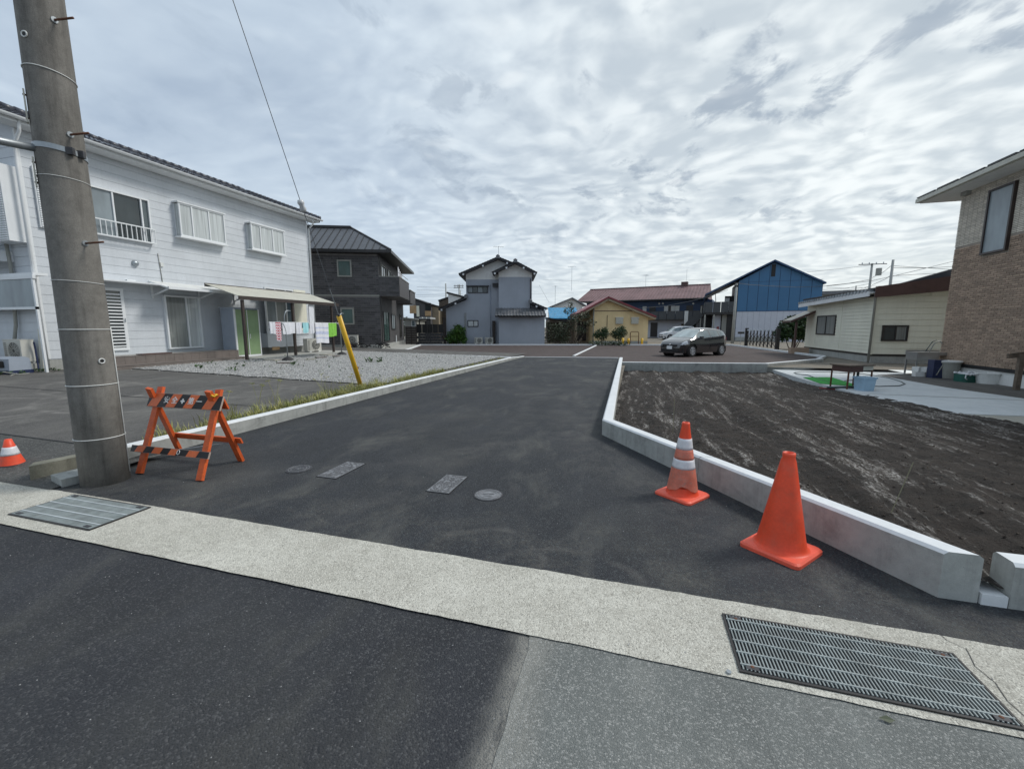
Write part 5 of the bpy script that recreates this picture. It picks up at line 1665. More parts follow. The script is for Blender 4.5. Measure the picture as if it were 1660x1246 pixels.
gp = ground_at(905, 558)
shrub('garden_bush', 'loose dark bush beside the blue-grey house, left of the leggy garden tree', 'bush', (gp.x, gp.y, 0),
      [((-.6, 0, .9), (.8, .7, .8)), ((.2, .1, 1.4), (.9, .7, .7)), ((.5, 0, .6), (.7, .6, .5)), ((-.8, 0, 1.7), (.4, .4, .35))], None, .15, 650, 'leaf_olive', seed=8)
gp = ground_at(928, 558.5)
shrub('garden_tree', 'leggy dark garden tree leaning in front of the ochre house', 'tree', (gp.x, gp.y, 0),
      [((-.7, 0, 1.5), (.8, .6, .5)), ((.1, 0, 2.2), (.75, .6, .5)), ((.9, 0, 2.6), (.6, .5, .35)), ((-.3, 0, 3.0), (.6, .5, .4)), ((.7, 0, 1.3), (.6, .5, .4)), ((1.5, 0, 1.9), (.6, .4, .3)), ((-.9, 0, .7), (.8, .6, .5)), ((-.2, 0, 3.5), (.3, .3, .3))],
      None, .16, 560, 'leaf_olive', stems=[[(0, 0, 0), (.1, 0, 1.2), (-.2, 0, 2.4), (-.1, 0, 3.3)], [(.1, 0, 0), (.5, 0, 1.2), (1.1, 0, 2.1)], [(-.1, 0, 0), (-.6, 0, 1.0), (-.8, 0, 1.8)]], seed=12)
gp = ground_at(938, 559)
o = MB().tube([(0, 0, 0), (.1, 0, .35), (.25, 0, .55)], .10, 7).build('stump', M['bark']); o.location = (gp.x, gp.y, 0); tag(o, 'short pale cut trunk at the left foot of the ochre house', 'stump')

# ================================================================== OCHRE HOUSE
yo = ground_at(962, 557)
YH = Facade((yo.x, yo.y), 14.5)
yh = thing('ochre_house', 'single-storey ochre yellow house with red roof edge', 'house', (yo.x, yo.y, 0), 14.5)
s1 = YH.at(1050, 540)[0]
sa, za = YH.at(984, 486); zl = YH.at(962, 497)[1]; zr = YH.at(1050, 513.5)[1]
YD = 6.5
MB().prism_y([(0, 0), (s1, 0), (s1, zr), (sa, za), (0, zl)], 0, YD).build('wall', M['yellow_wall'], yh, fix=True)
# panels of the gable wall
for k in range(9):
    xa = s1 * k / 9
    zt_ = YH.at(1000, 504.8)[1]
    B(xa + .006, -.016, .28, xa + s1 / 9 - .006, -.001, min(zt_, zr + .35)).build('wall_panel', M['yellow_wall'], yh)
B(0, -.03, YH.at(1000, 504.5)[1], s1 * .72, -.001, YH.at(1000, 503.5)[1]).build('trim', M['fascia'], yh)
B(-.01, -.03, 0, s1 + .01, .0, .26).build('foundation', M['foundation'], yh)
# left side wall recess / entrance in wider left annex
an = Facade((yo.x, yo.y), 14.5)
sL, zLt = YH.at(938, 509, -3.2)
MB().prism_y([(sL, 0), (-.001, 0), (-.001, zl - .0), (sL, zLt)], 3.2, YD).build('annex_wall', M['tan_wall'], yh, fix=True)
B(-1.15, 3.12, .15, -.25, 3.19, 2.1).build('entrance_door', M['wood_dark'], yh)
pipe(yh, [(-.05, -.06, .1), (-.05, -.06, zl)], .05, 'foundation')
ovx = .55
sl_r = (za - zr) / (s1 - sa); sl_l = (zLt - za) / (sL - sa)
xl = sL - .5
zxl = za + (xl - sa) * sl_l
xr = s1 + ovx; zxr = za - (xr - sa) * sl_r
r = MB().slab([(xl, -.6, zxl + .1), (sa, -.6, za + .1), (sa, YD + .4, za + .1), (xl, YD + .4, zxl + .1)], .16).slab([(sa + .002, -.6, za + .1), (xr, -.6, zxr + .1), (xr, YD + .4, zxr + .1), (sa + .002, YD + .4, za + .1)], .16).build('roof', M['tan_wall'], yh)
mb = MB()
mb.slab([(xl, -.68, zxl + .28), (sa, -.68, za + .28), (sa, YD + .4, za + .28), (xl, YD + .4, zxl + .28)], .14).slab([(sa + .002, -.68, za + .28), (xr, -.68, zxr + .28), (xr, YD + .4, zxr + .28), (sa + .002, YD + .4, za + .28)], .14)
mb.build('roof_edge', M['red_roof'], r)
for uu in (1003.5, 1028.5):
    s_, z_ = YH.at(uu, 520); B(s_ - .33, -.22, z_ - .28, s_ + .33, -.017, z_ + .27).build('vent_hood', M['beige_metal'], yh)
    B(s_ - .36, -.27, z_ + .271, s_ + .36, -.017, z_ + .32).build('vent_lid', M['white'], yh)
s_, z_ = YH.at(984, 525); B(s_ - .02, -.05, .5, s_ + .02, -.017, z_ + .8).build('conduit', M['fascia'], yh)
for (uu, sc, sd2, lab) in ((975, .74, 21, 'left round shrub in front of the ochre house'), (1003, .80, 22, 'right taller round shrub in front of the ochre house')):
    q = ground_at(uu, 559.0)
    shrub('round_shrub', lab, 'shrub', (q.x, q.y, 0), [((-.1 * sc, 0, 1.45 * sc), (.62 * sc, .5, .42 * sc)), ((.35 * sc, 0, 1.3 * sc), (.5 * sc, .5, .42 * sc)), ((-.45, 0, 1.15 * sc), (.42 * sc, .4, .36 * sc)), ((0, 0, 1.0 * sc), (.5, .4, .35)), ((.3 * sc, 0, 1.75 * sc), (.3, .3, .25))],
          None, .13, 1700, 'leaf', seed=sd2, group='round shrubs at the ochre house')
q = ground_at(978, 560)
shrub('low_hedge', 'low strip of ground plants at the foot of the ochre house', 'plants', (q.x, q.y, 0), [((x, 0, .18), (.45, .35, .22)) for x in (-.8, -.2, .5, 1.2, 1.8)], None, .12, 900, 'leaf', seed=33)
for uu, hh in ((1009.5, .62), (1018.5, .60), (1040.5, .60)):
    q = ground_at(uu, 559.5)
    t = thing('yellow_bollard', {1009.5: 'left yellow bollard beside the brown bicycle stand', 1018.5: 'squat yellow bollard just left of the brown bicycle stand', 1040.5: 'rightmost yellow bollard at the ochre house corner'}[uu], 'bollard', (q.x, q.y, 0), 0, 'yellow bollards')
    MB().tube([(0, 0, 0), (0, 0, hh)], .10, 10).build('post', M['yellow_plastic'], t, smooth=True)
    MB().box(-.16, -.16, 0, .16, .16, .05).build('base', M['yellow_plastic'], t)
q = ground_at(1028, 559.3)
o = MB().tube([(-.36, 0, 0), (-.36, 0, 1.05), (-.28, 0, 1.15), (.28, 0, 1.15), (.36, 0, 1.05), (.36, 0, 0)], .035, 6).build('bicycle_stand', M['rust']); o.location = (q.x, q.y, 0); o.rotation_euler = (0, 0, R(16))
MB().tube([(-.30, -.0, .75), (.30, 0, .75)], .025, 6).build('cross_tube', M['rust'], o)
tag(o, 'brown tubular frame standing in front of the ochre wall', 'stand')

# ================================================================== APARTMENTS WITH MAROON ROOF
ao = ground_at(1151, 548.5)
AH = Facade((ao.x, ao.y), 16.2 - 16.2 - 13.3)
ah = thing('maroon_roof_apartments', 'long two-storey apartment building with faded maroon roof and navy upper walls', 'apartment building', (ao.x, ao.y, 0), -13.3)
aL = AH.at(945, 540)[0]; aR = AH.at(1150, 540)[0]
zg = AH.at(1100, 518)[1]; zt_ = AH.at(1100, 486)[1]
AD = 7
B(aL, 1.4, 0, aR, AD, zg).build('wall', M['lilac_white'], ah)
B(aL, 1.4, zg + .001, aR, AD, zt_).build('upper_wall', M['navy_wall'], ah)
wl_ = [o for o in COL.objects if o.parent == ah][-1]
B(aL, 0, zg - .12, aR, 1.39, zg + .05).build('walkway', M['dark'], ah)
nb = 16
for k in range(nb):
    B(aL + (aR - aL) * k / nb + .03, -.04, zg + .06, aL + (aR - aL) * (k + 1) / nb - .03, .02, zg + 1.15).build('balcony_panel', M['balcony_panel'], ah)
B(aL, -.05, zg + 1.151, aR, .03, zg + 1.21).build('handrail', M['dark'], ah)
# roof
zr_ = AH.at(1050, 463.5)[1]; ze = AH.at(1050, 486)[1]
xe0, _ = AH.at(936, 491); xe1, _ = AH.at(1147, 484)
xr0, _ = AH.at(957, 470, -4); xr1, _ = AH.at(1152, 461, -4)
zrr = AH.at(1050, 465.5, -4)[1]
rf = MB(); rf.add([(xe0, -.6, ze), (xe1, -.6, ze), (xr1, 4, zrr), (xr0, 4, zrr), (xe0, 8.6, ze), (xe1, 8.6, ze)], [(0, 1, 2, 3), (3, 2, 5, 4), (0, 3, 4), (1, 5, 2), (0, 4, 5, 1)])
rfa = rf.build('roof', M['maroon_roof'], ah, fix=True)
for k in range(40):
    f = (k + .5) / 40
    MB().beam((xe0 + (xe1 - xe0) * f, -.6, ze + .04), (xr0 + (xr1 - xr0) * f, 4, zrr + .04), .05, .06).build('seam', M['maroon_roof'], rfa)
MB().beam((xr0, 4, zrr + .05), (xr1, 4, zrr + .05), .3, .1).build('ridge', M['maroon_roof'], rfa)
B(xe0, -.7, ze - .15, xe1, -.6, ze + .02).build('gutter', M['dark'], rfa)
for uu in (1058, 1085, 1118, 1141): # upper doors / units
    s_, _ = AH.at(uu, 500, -1.4); B(s_ - .45, 1.34, zg + .06, s_ + .45, 1.395, zg + 2.0).build('door', M['dark'], ah)
for uu in (1045, 1080, 1091, 1098):
    s_, _ = AH.at(uu, 500, -1.4); B(s_ - .28, 1.33, zg + .9, s_ + .28, 1.396, zg + 2.0).build('meter_box', M['plastic_white'], ah)
for uu in (1069, 1075, 1124):
    s_, z_ = AH.at(uu, 492, -1.4); mb = MB(); mb.tube([(s_, 1.2, z_), (s_, 1.39, z_)], .14, 8); mb.build('lamp', M['plastic_white'], ah)
for (a, b, c, d) in ((1055, 523, 1065, 547),): 
    r_ = AH.rect(a, b, c, d, -1.4); B(r_[0], 1.33, .1, r_[2], 1.395, r_[3]).build('door', M['dark'], ah)
for uu in (1020, 1040, 1110, 1125):
    s_, _ = AH.at(uu, 500, -1.4); B(s_ - .35, 1.35, 1.0, s_ + .35, 1.396, 2.0).build('window', M['glass_dark'], ah)
# stairs in front, right part
for (a, c) in ((1110, 1113.5),):
    r_ = AH.rect(a, 504, c, 548, .1); B(r_[0], -.15, 0, r_[2], -.06, r_[3]).build('stair_post', M['plastic_white'], ah)
r_ = AH.rect(1100, 518, 1134, 548, .1)
MB().beam((r_[0], -.3, .2), (r_[2], -.3, zg + .9), .06, 1.0).build('stair_panel', M['balcony_panel'], ah)
B(AH.at(1134, 500)[0], -.1, 0, aR, -.06, zg + .9).build('stair_wall', M['balcony_panel'], ah)
for uu in (1137,):
    s_, _ = AH.at(uu, 500, .2); B(s_ - .08, -.3, 0, s_ + .08, -.2, zg + 1.8).build('post', M['plastic_grey'], ah)
def up_at(F, o, uu, vv, out):
    s_, z_ = F.at(uu, vv, out); p = F.o + F.e * s_ - F.n * out
    return p.x, p.y, z_
x_, y_, z_ = up_at(AH, ao, 1046.5, 463.5, -4); antenna('fishbone television antenna on the maroon ridge', (x_, y_, z_ - .1), 1.75, 60, 5, 1.0)
x_, y_, z_ = up_at(AH, ao, 1110, 462, -4)
t = thing('rooftop_box', 'small brown box with thin mast on the maroon ridge', 'chimney', (x_, y_, z_ - .3), -13.3); B(-.45, -.4, 0, .45, .4, .75).build('box', M['fascia'], t); MB().tube([(.2, 0, .75), (.2, 0, 2.6)], .015, 5).build('mast', M['grey_metal'], t)
p_ = ground_at(925, 550); 
x_, y_ = p_.x, p_.y; antenna('television antenna above the pale gabled house', (x_, y_, 6.0), 3.0, 10, 5, .9)
p_ = ground_at(899, 551); antenna('thin bare television mast above the bright blue roof', (p_.x, p_.y, 3.2), 3.2, 40, 2, .3)
# ================================================================== BLUE GABLED BUILDING
bo = ground_at(1191, 552)
BH = Facade((bo.x, bo.y), -7.0)
bh = thing('blue_gabled_building', 'two-storey building with deep blue gable, white ground floor and open walkway', 'apartment building', (bo.x, bo.y, 0), -7.0)
s1 = BH.at(1327, 540)[0]
zb_ = BH.at(1250, 504.5)[1]; sa, za = BH.at(1255, 425.5)
z_l = BH.at(1194, 455.5)[1]; z_r = BH.at(1327, 456.5)[1]
BD = 9
MB().prism_y([(0.02, 0), (s1 - .02, 0), (s1 - .02, z_r), (sa, za), (0.02, z_l)], .02, BD).build('wall', M['navy_wall'], bh, fix=True)
B(0, -.01, 0, s1, .019, .42).build('foundation', M['foundation'], bh)
def tops(s):
    return (z_l + (za - z_l) * s / sa if s < sa else za + (z_r - za) * (s - sa) / (s1 - sa)) - .05
for k in range(8):
    xa, xb = s1 * k / 8, s1 * (k + 1) / 8 - .045
    if xa < sa < xb:
        poly = [(xa, zb_ + .03), (xb, zb_ + .03), (xb, tops(xb)), (sa, tops(sa)), (xa, tops(xa))]
    else:
        poly = [(xa, zb_ + .03), (xb, zb_ + .03), (xb, tops(xb)), (xa, tops(xa))]
    MB().prism_y(poly, -.025, .019).build('wall_panel', M['blue_wall'], bh, fix=True)
hz_ = BH.at(1250, 456)[1]
MB().box(.05, -.032, hz_ - .02, s1 - .05, -.026, hz_ + .02).build('joint_strip', M['navy_wall'], bh)
for k in range(14):
    B(s1 * k / 14, -.02, .421, s1 * (k + 1) / 14 - .015, .019, zb_).build('white_panel', M['lilac_white'], bh)
B(0, -.05, zb_ + .001, s1, -.026, zb_ + .06).build('trim', M['navy_wall'], bh)
r_ = BH.rect(1251.5, 426, 1256.5, 448, .04); B(r_[0], -.06, r_[1], r_[2], -.034, r_[3] - .15).build('louvre', M['black'], bh)
xl, zl2 = BH.at(1143.5, 478.5, .5); xr, zr2 = BH.at(1340.5, 460, .5)
rt = .16
sl2 = (za + .1 - zl2) / (sa - xl)
MB().slab([(xl, -.5, zl2 + rt), (sa, -.5, za + .1 + rt), (sa, BD, za + .1 + rt), (xl, BD, zl2 + rt)], rt).slab([(sa + .002, -.5, za + .1 + rt), (xr, -.5, zr2 + rt), (xr, BD, zr2 + rt), (sa + .002, BD, za + .1 + rt)], rt).build('roof', M['navy_wall'], bh)
# open walkway on the left
wl = BH.at(1143, 500)[0]
zw0, zw1 = BH.at(1165, 506)[1], BH.at(1165, 489)[1]
B(wl, .3, zw0 - .25, -.001, BD, zw0).build('walkway', M['dark'], bh)
for k in range(4):
    B(wl + (-wl) * k / 4 + .02, .25, zw0 + .001, wl + (-wl) * (k + 1) / 4 - .02, .31, zw1).build('balcony_panel', M['balcony_panel'], bh)
B(wl - .06, .301, zw0 + .001, wl - .001, BD, zw1).build('balcony_side', M['balcony_panel'], bh)
B(wl + .2, 5.0, 0, -.3, 5.1, zw0 - .26).build('back_wall', M['black'], bh)  # black walls here put the shade of the open walkway into colour
B(-1.2, 2.0, zw0 + .02, -.02, 2.1, zl2).build('back_wall', M['black'], bh)
B(-1.4, 1.2, 0, -.9, 1.3, zw0 - .26).build('door', M['plastic_grey'], bh)
B(-.85, 1.2, 0, -.03, 1.3, zw0 - .26).build('back_wall', M['dark'], bh)
B(-1.9, 1.4, .9, -1.65, 1.5, 1.6).build('extinguisher_box', M['red_roof'], bh)
B(-2.4, 1.5, 0, -1.5, 1.6, zw0 - .3).build('wall_section', M['lilac_white'], bh)
for x in (wl + .05, -2.3): B(x - .08, .32, 0, x + .08, .45, zw0 - .26).build('post', M['plastic_grey'], bh)
B(-1.2, 1.8, zw0 + .3, -.7, 1.99, zw0 + 1.7).build('door', M['plastic_white'], bh)
pipe(bh, [(xl + .1, -.2, zl2 + .1), (wl + 1.0, .2, zw1 + .9), (wl + 1.1, .22, zw1)], .04, 'dark')
# concrete service pole with wires in front
pp = ground_at(1187, 556.5)
t = thing('service_pole', 'slim concrete pole standing in front of the blue gabled building', 'pole', (pp.x, pp.y, 0))
P1 = Facade((pp.x, pp.y), 16.2).at(1190, 460)[1]
MB().tube([(0, 0, 0), (.02, 0, P1)], .13, 10, radii=[.15, .10]).build('pole', M['foundation'], t, smooth=True)
B(-.15, -.1, P1 - .3, .15, .1, P1 - .1).build('bracket', M['dark'], t)
# white wall section and shrub left of gate, sign
pp = ground_at(1200, 559); F = Facade((pp.x, pp.y), 16.2)
t = thing('small_sign', 'small dark sign board on a thin stake beside the accordion gate', 'sign', (pp.x, pp.y, 0), 16.2)
z0 = F.at(1200, 541)[1]; z1 = F.at(1200, 538)[1]
B(-.28, -.02, z0, .28, .02, z1 + .02).build('board', M['dark'], t); MB().tube([(0, .04, 0), (0, .04, z1)], .02, 5).build('stake', M['grey_metal'], t)
# accordion gate
ga = ground_at(1209, 560.5); gb_ = ground_at(1259, 567.5)
ang = math.degrees(math.atan2(gb_.y - ga.y, gb_.x - ga.x)); L = (Vector(gb_) - Vector(ga)).length
t = thing('accordion_gate', 'dark folding accordion gate closed between two black posts', 'gate', (ga.x, ga.y, 0), ang)
gh_ = 1.35
for x in (0, L): B(x - .13, -.1, 0, x + .13, .1, gh_ + .12).build('post', M['black'], t)
ng = 9
for k in range(ng):
    x = .25 + (L - .5) * k / (ng - 1)
    b = B(x - .05, -.03, .1, x + .05, .03, gh_ - .12).build('upright', M['dark'], t)
    MB().lathe([(.05, gh_ - .119), (.075, gh_ - .06), (.045, gh_ + .02), (0.0, gh_ + .03)], 8, (x, 0, 0)).build('finial', M['grey_metal'], b)
st = (L - .5) / (ng - 1)
for k in range(ng - 1):
    x = .25 + st * k
    for a_, c_ in ((.2, .62), (.62, .2), (.62, 1.04), (1.04, .62)):
        MB().beam((x, -.045, a_), (x + st, -.045, c_), .02, .035).build('lattice_bar', M['black'], t)
# trees beyond the gate
pp = ground_at(1283, 566)
shrub('dark_tree', 'small round dark green tree between the gate and the cream house', 'tree', (pp.x, pp.y, 0),
      [((0, 0, 1.5), (.9, .8, .75)), ((-.55, 0, 1.15), (.6, .5, .5)), ((.55, 0, 1.2), (.7, .6, .6)), ((.1, 0, 2.0), (.5, .5, .35)), ((.9, 0, 1.8), (.5, .5, .5))], None, .20, 2600, 'leaf', stems=[[(0, 0, 0), (.05, 0, .7), (0, 0, 1.4)]], seed=41)
pp = ground_at(1262, 553.5)
o = setting('low_white_wall', MB().box(0, 0, 0, 3.2, .15, .5), M['lilac_white']); o.location = (pp.x, pp.y, 0); o.rotation_euler = (0, 0, R(-25))

# ================================================================== CREAM HOUSE
cc = (10.0, 21.9)
CW = Facade(cc, -90)             # wall facing the field: s runs towards the camera from the corner (negative = further away)
CF = Facade(cc, 0)               # wall facing the camera
ch = thing('cream_house', 'low cream clapboard house with white corrugated roof edge and brown fascia', 'house', (cc[0], cc[1], 0), 0)
CB = Facade(cc, 0)
yb_ = CW.at(1304, 560)[0]        # negative
LY = -yb_
zt1 = CW.at(1418, 478)[1]; zt2 = CW.at(1303, 497)[1]; zf = .36
zbase = -.15
B(0.02, 0.02, zbase, 9, LY, zf - .06).build('foundation', M['foundation'], ch)
B(-.01, -.01, zf - .06, 9, LY, zf + .02).build('sill_band', M['dark'], ch)
hw = CF.at(1424, 480)[1]
MB().prism_y([(0.0, zf + .02), (9, zf + .02), (9, hw + 1.15), (0, hw - .02)], .012, LY).build('wall', M['cream'], ch, fix=True)
# clapboards on both faces
pt = .155
me = None
nbd = int((zt1 - zf - .05) / pt)
for k in range(nbd):
    z = zf + .03 + k * pt
    for (ya, yb2) in ((.02, 3.0), (3.03, 6.0), (6.03, LY - .02)):
        MB().add([(-.028, ya, z), (-.028, yb2, z), (0, yb2, z), (0, ya, z), (-.014, ya, z + pt - .01), (-.014, yb2, z + pt - .01), (0, yb2, z + pt - .01), (0, ya, z + pt - .01)],
                 [(0, 1, 2, 3), (4, 7, 6, 5), (0, 4, 5, 1), (1, 5, 6, 2), (2, 6, 7, 3), (3, 7, 4, 0)]).build('clapboard', M['cream'], ch, fix=True)
xe = CF.at(1537, 520)[0] + 2.5
pf = .245
for k in range(int((hw + .4 - zf) / pf) + 3):
    z = zf + .03 + k * pf
    xs_ = 0.0 if z + pf < hw else min(xe - .5, (z + pf - hw) / .12)
    MB().add([(xs_, -.022, z), (xe, -.022, z), (xe, .011, z), (xs_, .011, z), (xs_, -.010, z + pf - .01), (xe, -.010, z + pf - .01), (xe, .011, z + pf - .01), (xs_, .011, z + pf - .01)],
             [(0, 1, 2, 3), (4, 7, 6, 5), (0, 4, 5, 1), (1, 5, 6, 2), (2, 6, 7, 3), (3, 7, 4, 0)]).build('clapboard', M['cream'], ch, fix=True)
B(-.035, -.035, zf, .03, .03, hw).build('corner_trim', M['cream'], ch)
# windows: field wall rotated child
s0, z0, s1_, z1 = CW.rect(1327, 512, 1354, 543)
w = window(ch, s0, z0, s1_, z1, -.02, .06, .05, frame='dark', glass=['curtain_dim', 'curtain_dim'], mull=(.5,)); w.rotation_euler = (0, 0, R(-90))
s0, z0, s1_, z1 = CF.rect(1430, 527, 1469, 553)
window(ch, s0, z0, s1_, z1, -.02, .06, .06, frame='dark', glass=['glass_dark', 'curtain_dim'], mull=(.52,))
# corrugated roof edge along the field wall (rises towards the camera)
zr1 = CW.at(1418, 472, .45)[1]; zr2 = CW.at(1296, 493.5, .45)[1]
yA = -.35; yB = -CW.at(1296, 493, .45)[0]
mb = MB(); mb.slab([(-.45, yA, zr1), (-.45, yB, zr2), (6, yB, zr2 + .25), (6, yA, zr1 + .25)], .05)
r = mb.build('roof', M['white'], ch)
MB().beam((-.47, yA, zr1 - .08), (-.47, yB, zr2 - .08), .05, .20).build('fascia', M['white'], r)
nr = 26
for k in range(nr):
    f = (k + .5) / nr; y = yA + (yB - yA) * f; z = zr1 + (zr2 - zr1) * f
    MB().prism_y([(-.52, z + .01), (4, z + .20), (4, z + .30), (-.52, z + .13)], y, y + .16).build('roof_rib', M['grey_metal'], r, fix=True)
# brown fascia of the front gable
xF0, zF0 = CF.at(1418, 476.5, .4); xF1, zF1 = CF.at(1540, 461, .4)
MB().prism_y([(xF0, zF0 - .15), (xF1 + 2, zF1 - .2 + .13), (xF1 + 2, zF1 + .62), (xF0, zF0 + .30)], -.45, -.40).build('fascia', M['fascia'], ch, fix=True)
MB().slab([(xF0, -.399, zF0 + .27), (xF1 + 2, -.399, zF1 + .58), (xF1 + 2, LY, zF1 + .58), (xF0, LY, zF0 + .27)], .08).build('roof', M['dark'], ch)
pipe(ch, [(-.25, -.38, zF0 + .0), (-.12, -.12, zF0 - .30), (-.12, -.10, -.1)], .045, 'plastic_grey')
# dark sloping roof behind
p0 = Vector((cc[0] + 1.0, cc[1] + 3))
F = Facade((p0.x, p0.y), 0)
a_, za_ = F.at(1447, 464); b_, zb2 = F.at(1542, 436)
t = thing('dark_roofed_house', 'dark pitched roof with pale eave rising behind the cream house', 'house', (p0.x, p0.y, 0), 0)
MB().prism_y([(a_ + .3, 0), (b_ + 1.5, 0), (b_ + 1.5, zb2 - .2), (a_ + .3, za_ - .25)], .3, 5).build('wall', M['cream'], t, fix=True)
MB().prism_y([(a_, za_ - .05), (b_ + 1.5, zb2 - .75), (b_ + 1.5, zb2 + .45), (a_, za_ + .02)], 0, .4).build('roof', M['trim_black'], t, fix=True)
MB().beam((a_, -.03, za_), (b_ + 1.5, -.03, zb2 - .75), .06, .10).build('eave', M['plastic_grey'], t)
# lean-to with posts at the back corner of the cream house
pp = ground_at(1292, 572); q = ground_at(1300, 576)
F = Facade((9.35, 28.6), 0)
t = thing('lean_to', 'wooden lean-to roof with slats at the far end of the cream house', 'lean-to', (10.0, 29.0, 0), 0)
zA = F.at(1279, 520)[1]; xA = F.at(1279, 520)[0] - .65; zB = F.at(1306, 505)[1]
MB().slab([(xA, -.8, zA + .03), (.0, -.8, zB + .05), (.0, .7, zB + .05), (xA, .7, zA + .03)], .05).build('roof', M['polycarb'], t)
for k in range(5):
    f = k / 4; x = xA * (1 - f); z = (zA * (1 - f) + zB * f)
    MB().beam((x, -.85, z - .06), (x, .72, z - .06), .05, .08).build('slat', M['fascia'], t)
MB().beam((xA, -.85, zA - .03), (0, -.85, zB - .01), .05, .12).build('rafter', M['fascia'], t)
B(xA + .25, -.75, 0, xA + .35, -.65, zA - .05).build('post', M['fascia'], t)
B(xA + .1, -.9, 0, xA + 1.0, -.4, .35).build('planter', M['brick_brown'], t)

# ================================================================== BRICK HOUSE (right)
bx, by = 10.3, 18.2
BW = Facade((bx, by), -90)       # s grows towards the camera
bk = thing('brick_house', 'two-storey house clad in brown brick with beige brick band, at the right edge', 'house', (bx, by, 0), -90)
BL = 14.0
zf = .36
zband = BW.at(1600, 389)[1]
zE = 5.95
B(0, 0.03, -.2, BL, 7, zf - .1).build('foundation', M['white_plaster'], bk)
B(-.01, -.02, zf - .1, BL, 7, zf).build('base_flashing', M['black'], bk)
B(0.02, .03, zf, BL, 7, zE).build('wall', M['grout_brown'], bk)
wr = BW.rect(1592, 300, 1647, 412)
wz0 = BW.at(1595, 413)[1]; wz1 = BW.at(1648, 293)[1]; ws0 = BW.at(1600, 350)[0]; ws1 = BW.at(1641, 350)[0]
hole = [(ws0 - .03, wz0 - .03, ws1 + .03, wz1 + .03)]
LV = 4.6
tiled(0, zf, LV, zband, .228, .062, .012, .014, .03, hole, bond=.5, seed=5, jitter=.003).build('brown_bricks', M['brick_brown'], bk, kind='stuff')
tiled(0, zband + .005, LV, zE, .20, .05, .012, .014, .03, hole, bond=.0001, seed=6, jitter=.002).build('beige_bricks', M['brick_beige'], bk, kind='stuff')
# short end wall bricks (hardly seen)
o = tiled(-6, zf, 0, zband, .228, .062, .012, .014, 0, seed=7); o = o.build('brown_bricks', M['brick_brown'], bk, kind='stuff'); o.rotation_euler = (0, 0, R(90)); o.rotation_euler = (0, 0, R(-90)); o.location = (0.0, .0, 0)
bpy.data.objects.remove(o)
window(bk, ws0, wz0, ws1, wz1, .012, .055, .07, frame='brown_metal', glass='glass_frost', mull=())
# eave: boxed soffit, gutter and stepped roof edge
e0 = -.95
eo = .62
MB().box(e0, -eo, zE - .02, BL, 7, zE + .04).build('soffit', M['white_plaster'], bk)
gt = MB().box(e0 - .02, -eo - .13, zE + .0, BL, -eo - .001, zE + .13).build('gutter', M['beige_metal'], bk)
rf = MB()
rf.add([(e0, -eo - .02, zE + .15), (BL, -eo - .02, zE + .15), (BL, 6.2, zE + 2.6), (e0 + 4.0, 6.2, zE + 2.6), (e0, 6.2, zE + .2), (e0, -eo - .02, zE + .045), (BL, -eo - .02, zE + .045)],
       [(0, 1, 2, 3), (0, 3, 4), (5, 6, 1, 0)])
rf.build('roof', M['dark'], bk)
for k in range(5):
    B(e0 - .03 + k * 1.05, -eo - .10, zE + .165 , e0 + .90 + k * 1.05, 1.0, zE + .20 + .012 * (k % 2)).build('roof_edge_sheet', M['dark'], bk)
B(.18, -.12, zE - .14, .42, .029, zE - .021).build('bracket', M['plastic_grey'], bk)
# ================================================================== UTILITY POLE AND GUY WIRE
PX_, PY_ = -5.08, 2.74
t = thing('utility_pole', 'thick weathered concrete utility pole with white wire wraps at the left', 'utility pole', (PX_, PY_, 0))
PR = lambda z: .188 - z / 150.0
MB().tube([(0, 0, -.1), (0, 0, 1.0), (0, 0, 3.0), (0, 0, 6.0), (0, 0, 11.5)], .19, 48, radii=[PR(0), PR(1), PR(3), PR(6), PR(11.5)]).build('shaft', M['pole'], t, smooth=True)
cd = Vector((-PX_, -PY_)).normalized(); rd = Vector((-cd.y, cd.x))      # towards the camera, and to its right
def on_pole(f, z, lift=0.0):
    c = math.sqrt(max(0, 1 - f * f)); d = cd * c + rd * f
    return Vector((d.x * (PR(z) + lift), d.y * (PR(z) + lift), z))
def pole_z(v):
    lo, hi = 0, 9
    for _ in range(40):
        m_ = (lo + hi) / 2; p = on_pole(0, m_) + Vector((PX_, PY_, 0))
        # project
        fx = p.x * CY + p.y * SY; fy = -p.x * SY + p.y * CY
        yy = fy * math.sin(PITCH) + (p.z - CAM_H) * math.cos(PITCH); dd = fy * math.cos(PITCH) - (p.z - CAM_H) * math.sin(PITCH)
        if 623 - 675 * yy / dd > v: lo = m_
        else: hi = m_
    return lo
for v, tilt, broken in ((712, .0, 0), (625, 0, 0), (534, 0, 0), (456, .01, 1), (287, .01, 1), (112, .02, 0)):
    z = pole_z(v)
    pts = [on_pole(math.sin(a), z + tilt * math.sin(a), .003) if math.cos(a) >= 0 else Vector((0, 0, 0)) for a in [0]]
    ring = []
    for k in range(49):
        a = 2 * math.pi * k / 48
        d = cd * math.cos(a) + rd * math.sin(a)
        ring.append((d.x * (PR(z) + .003), d.y * (PR(z) + .003), z - tilt * math.sin(a)))
    MB().tube(ring, .0045 if not broken else .003, 5, caps=False).build('wire_wrap', M['plastic_white'], t, smooth=True)
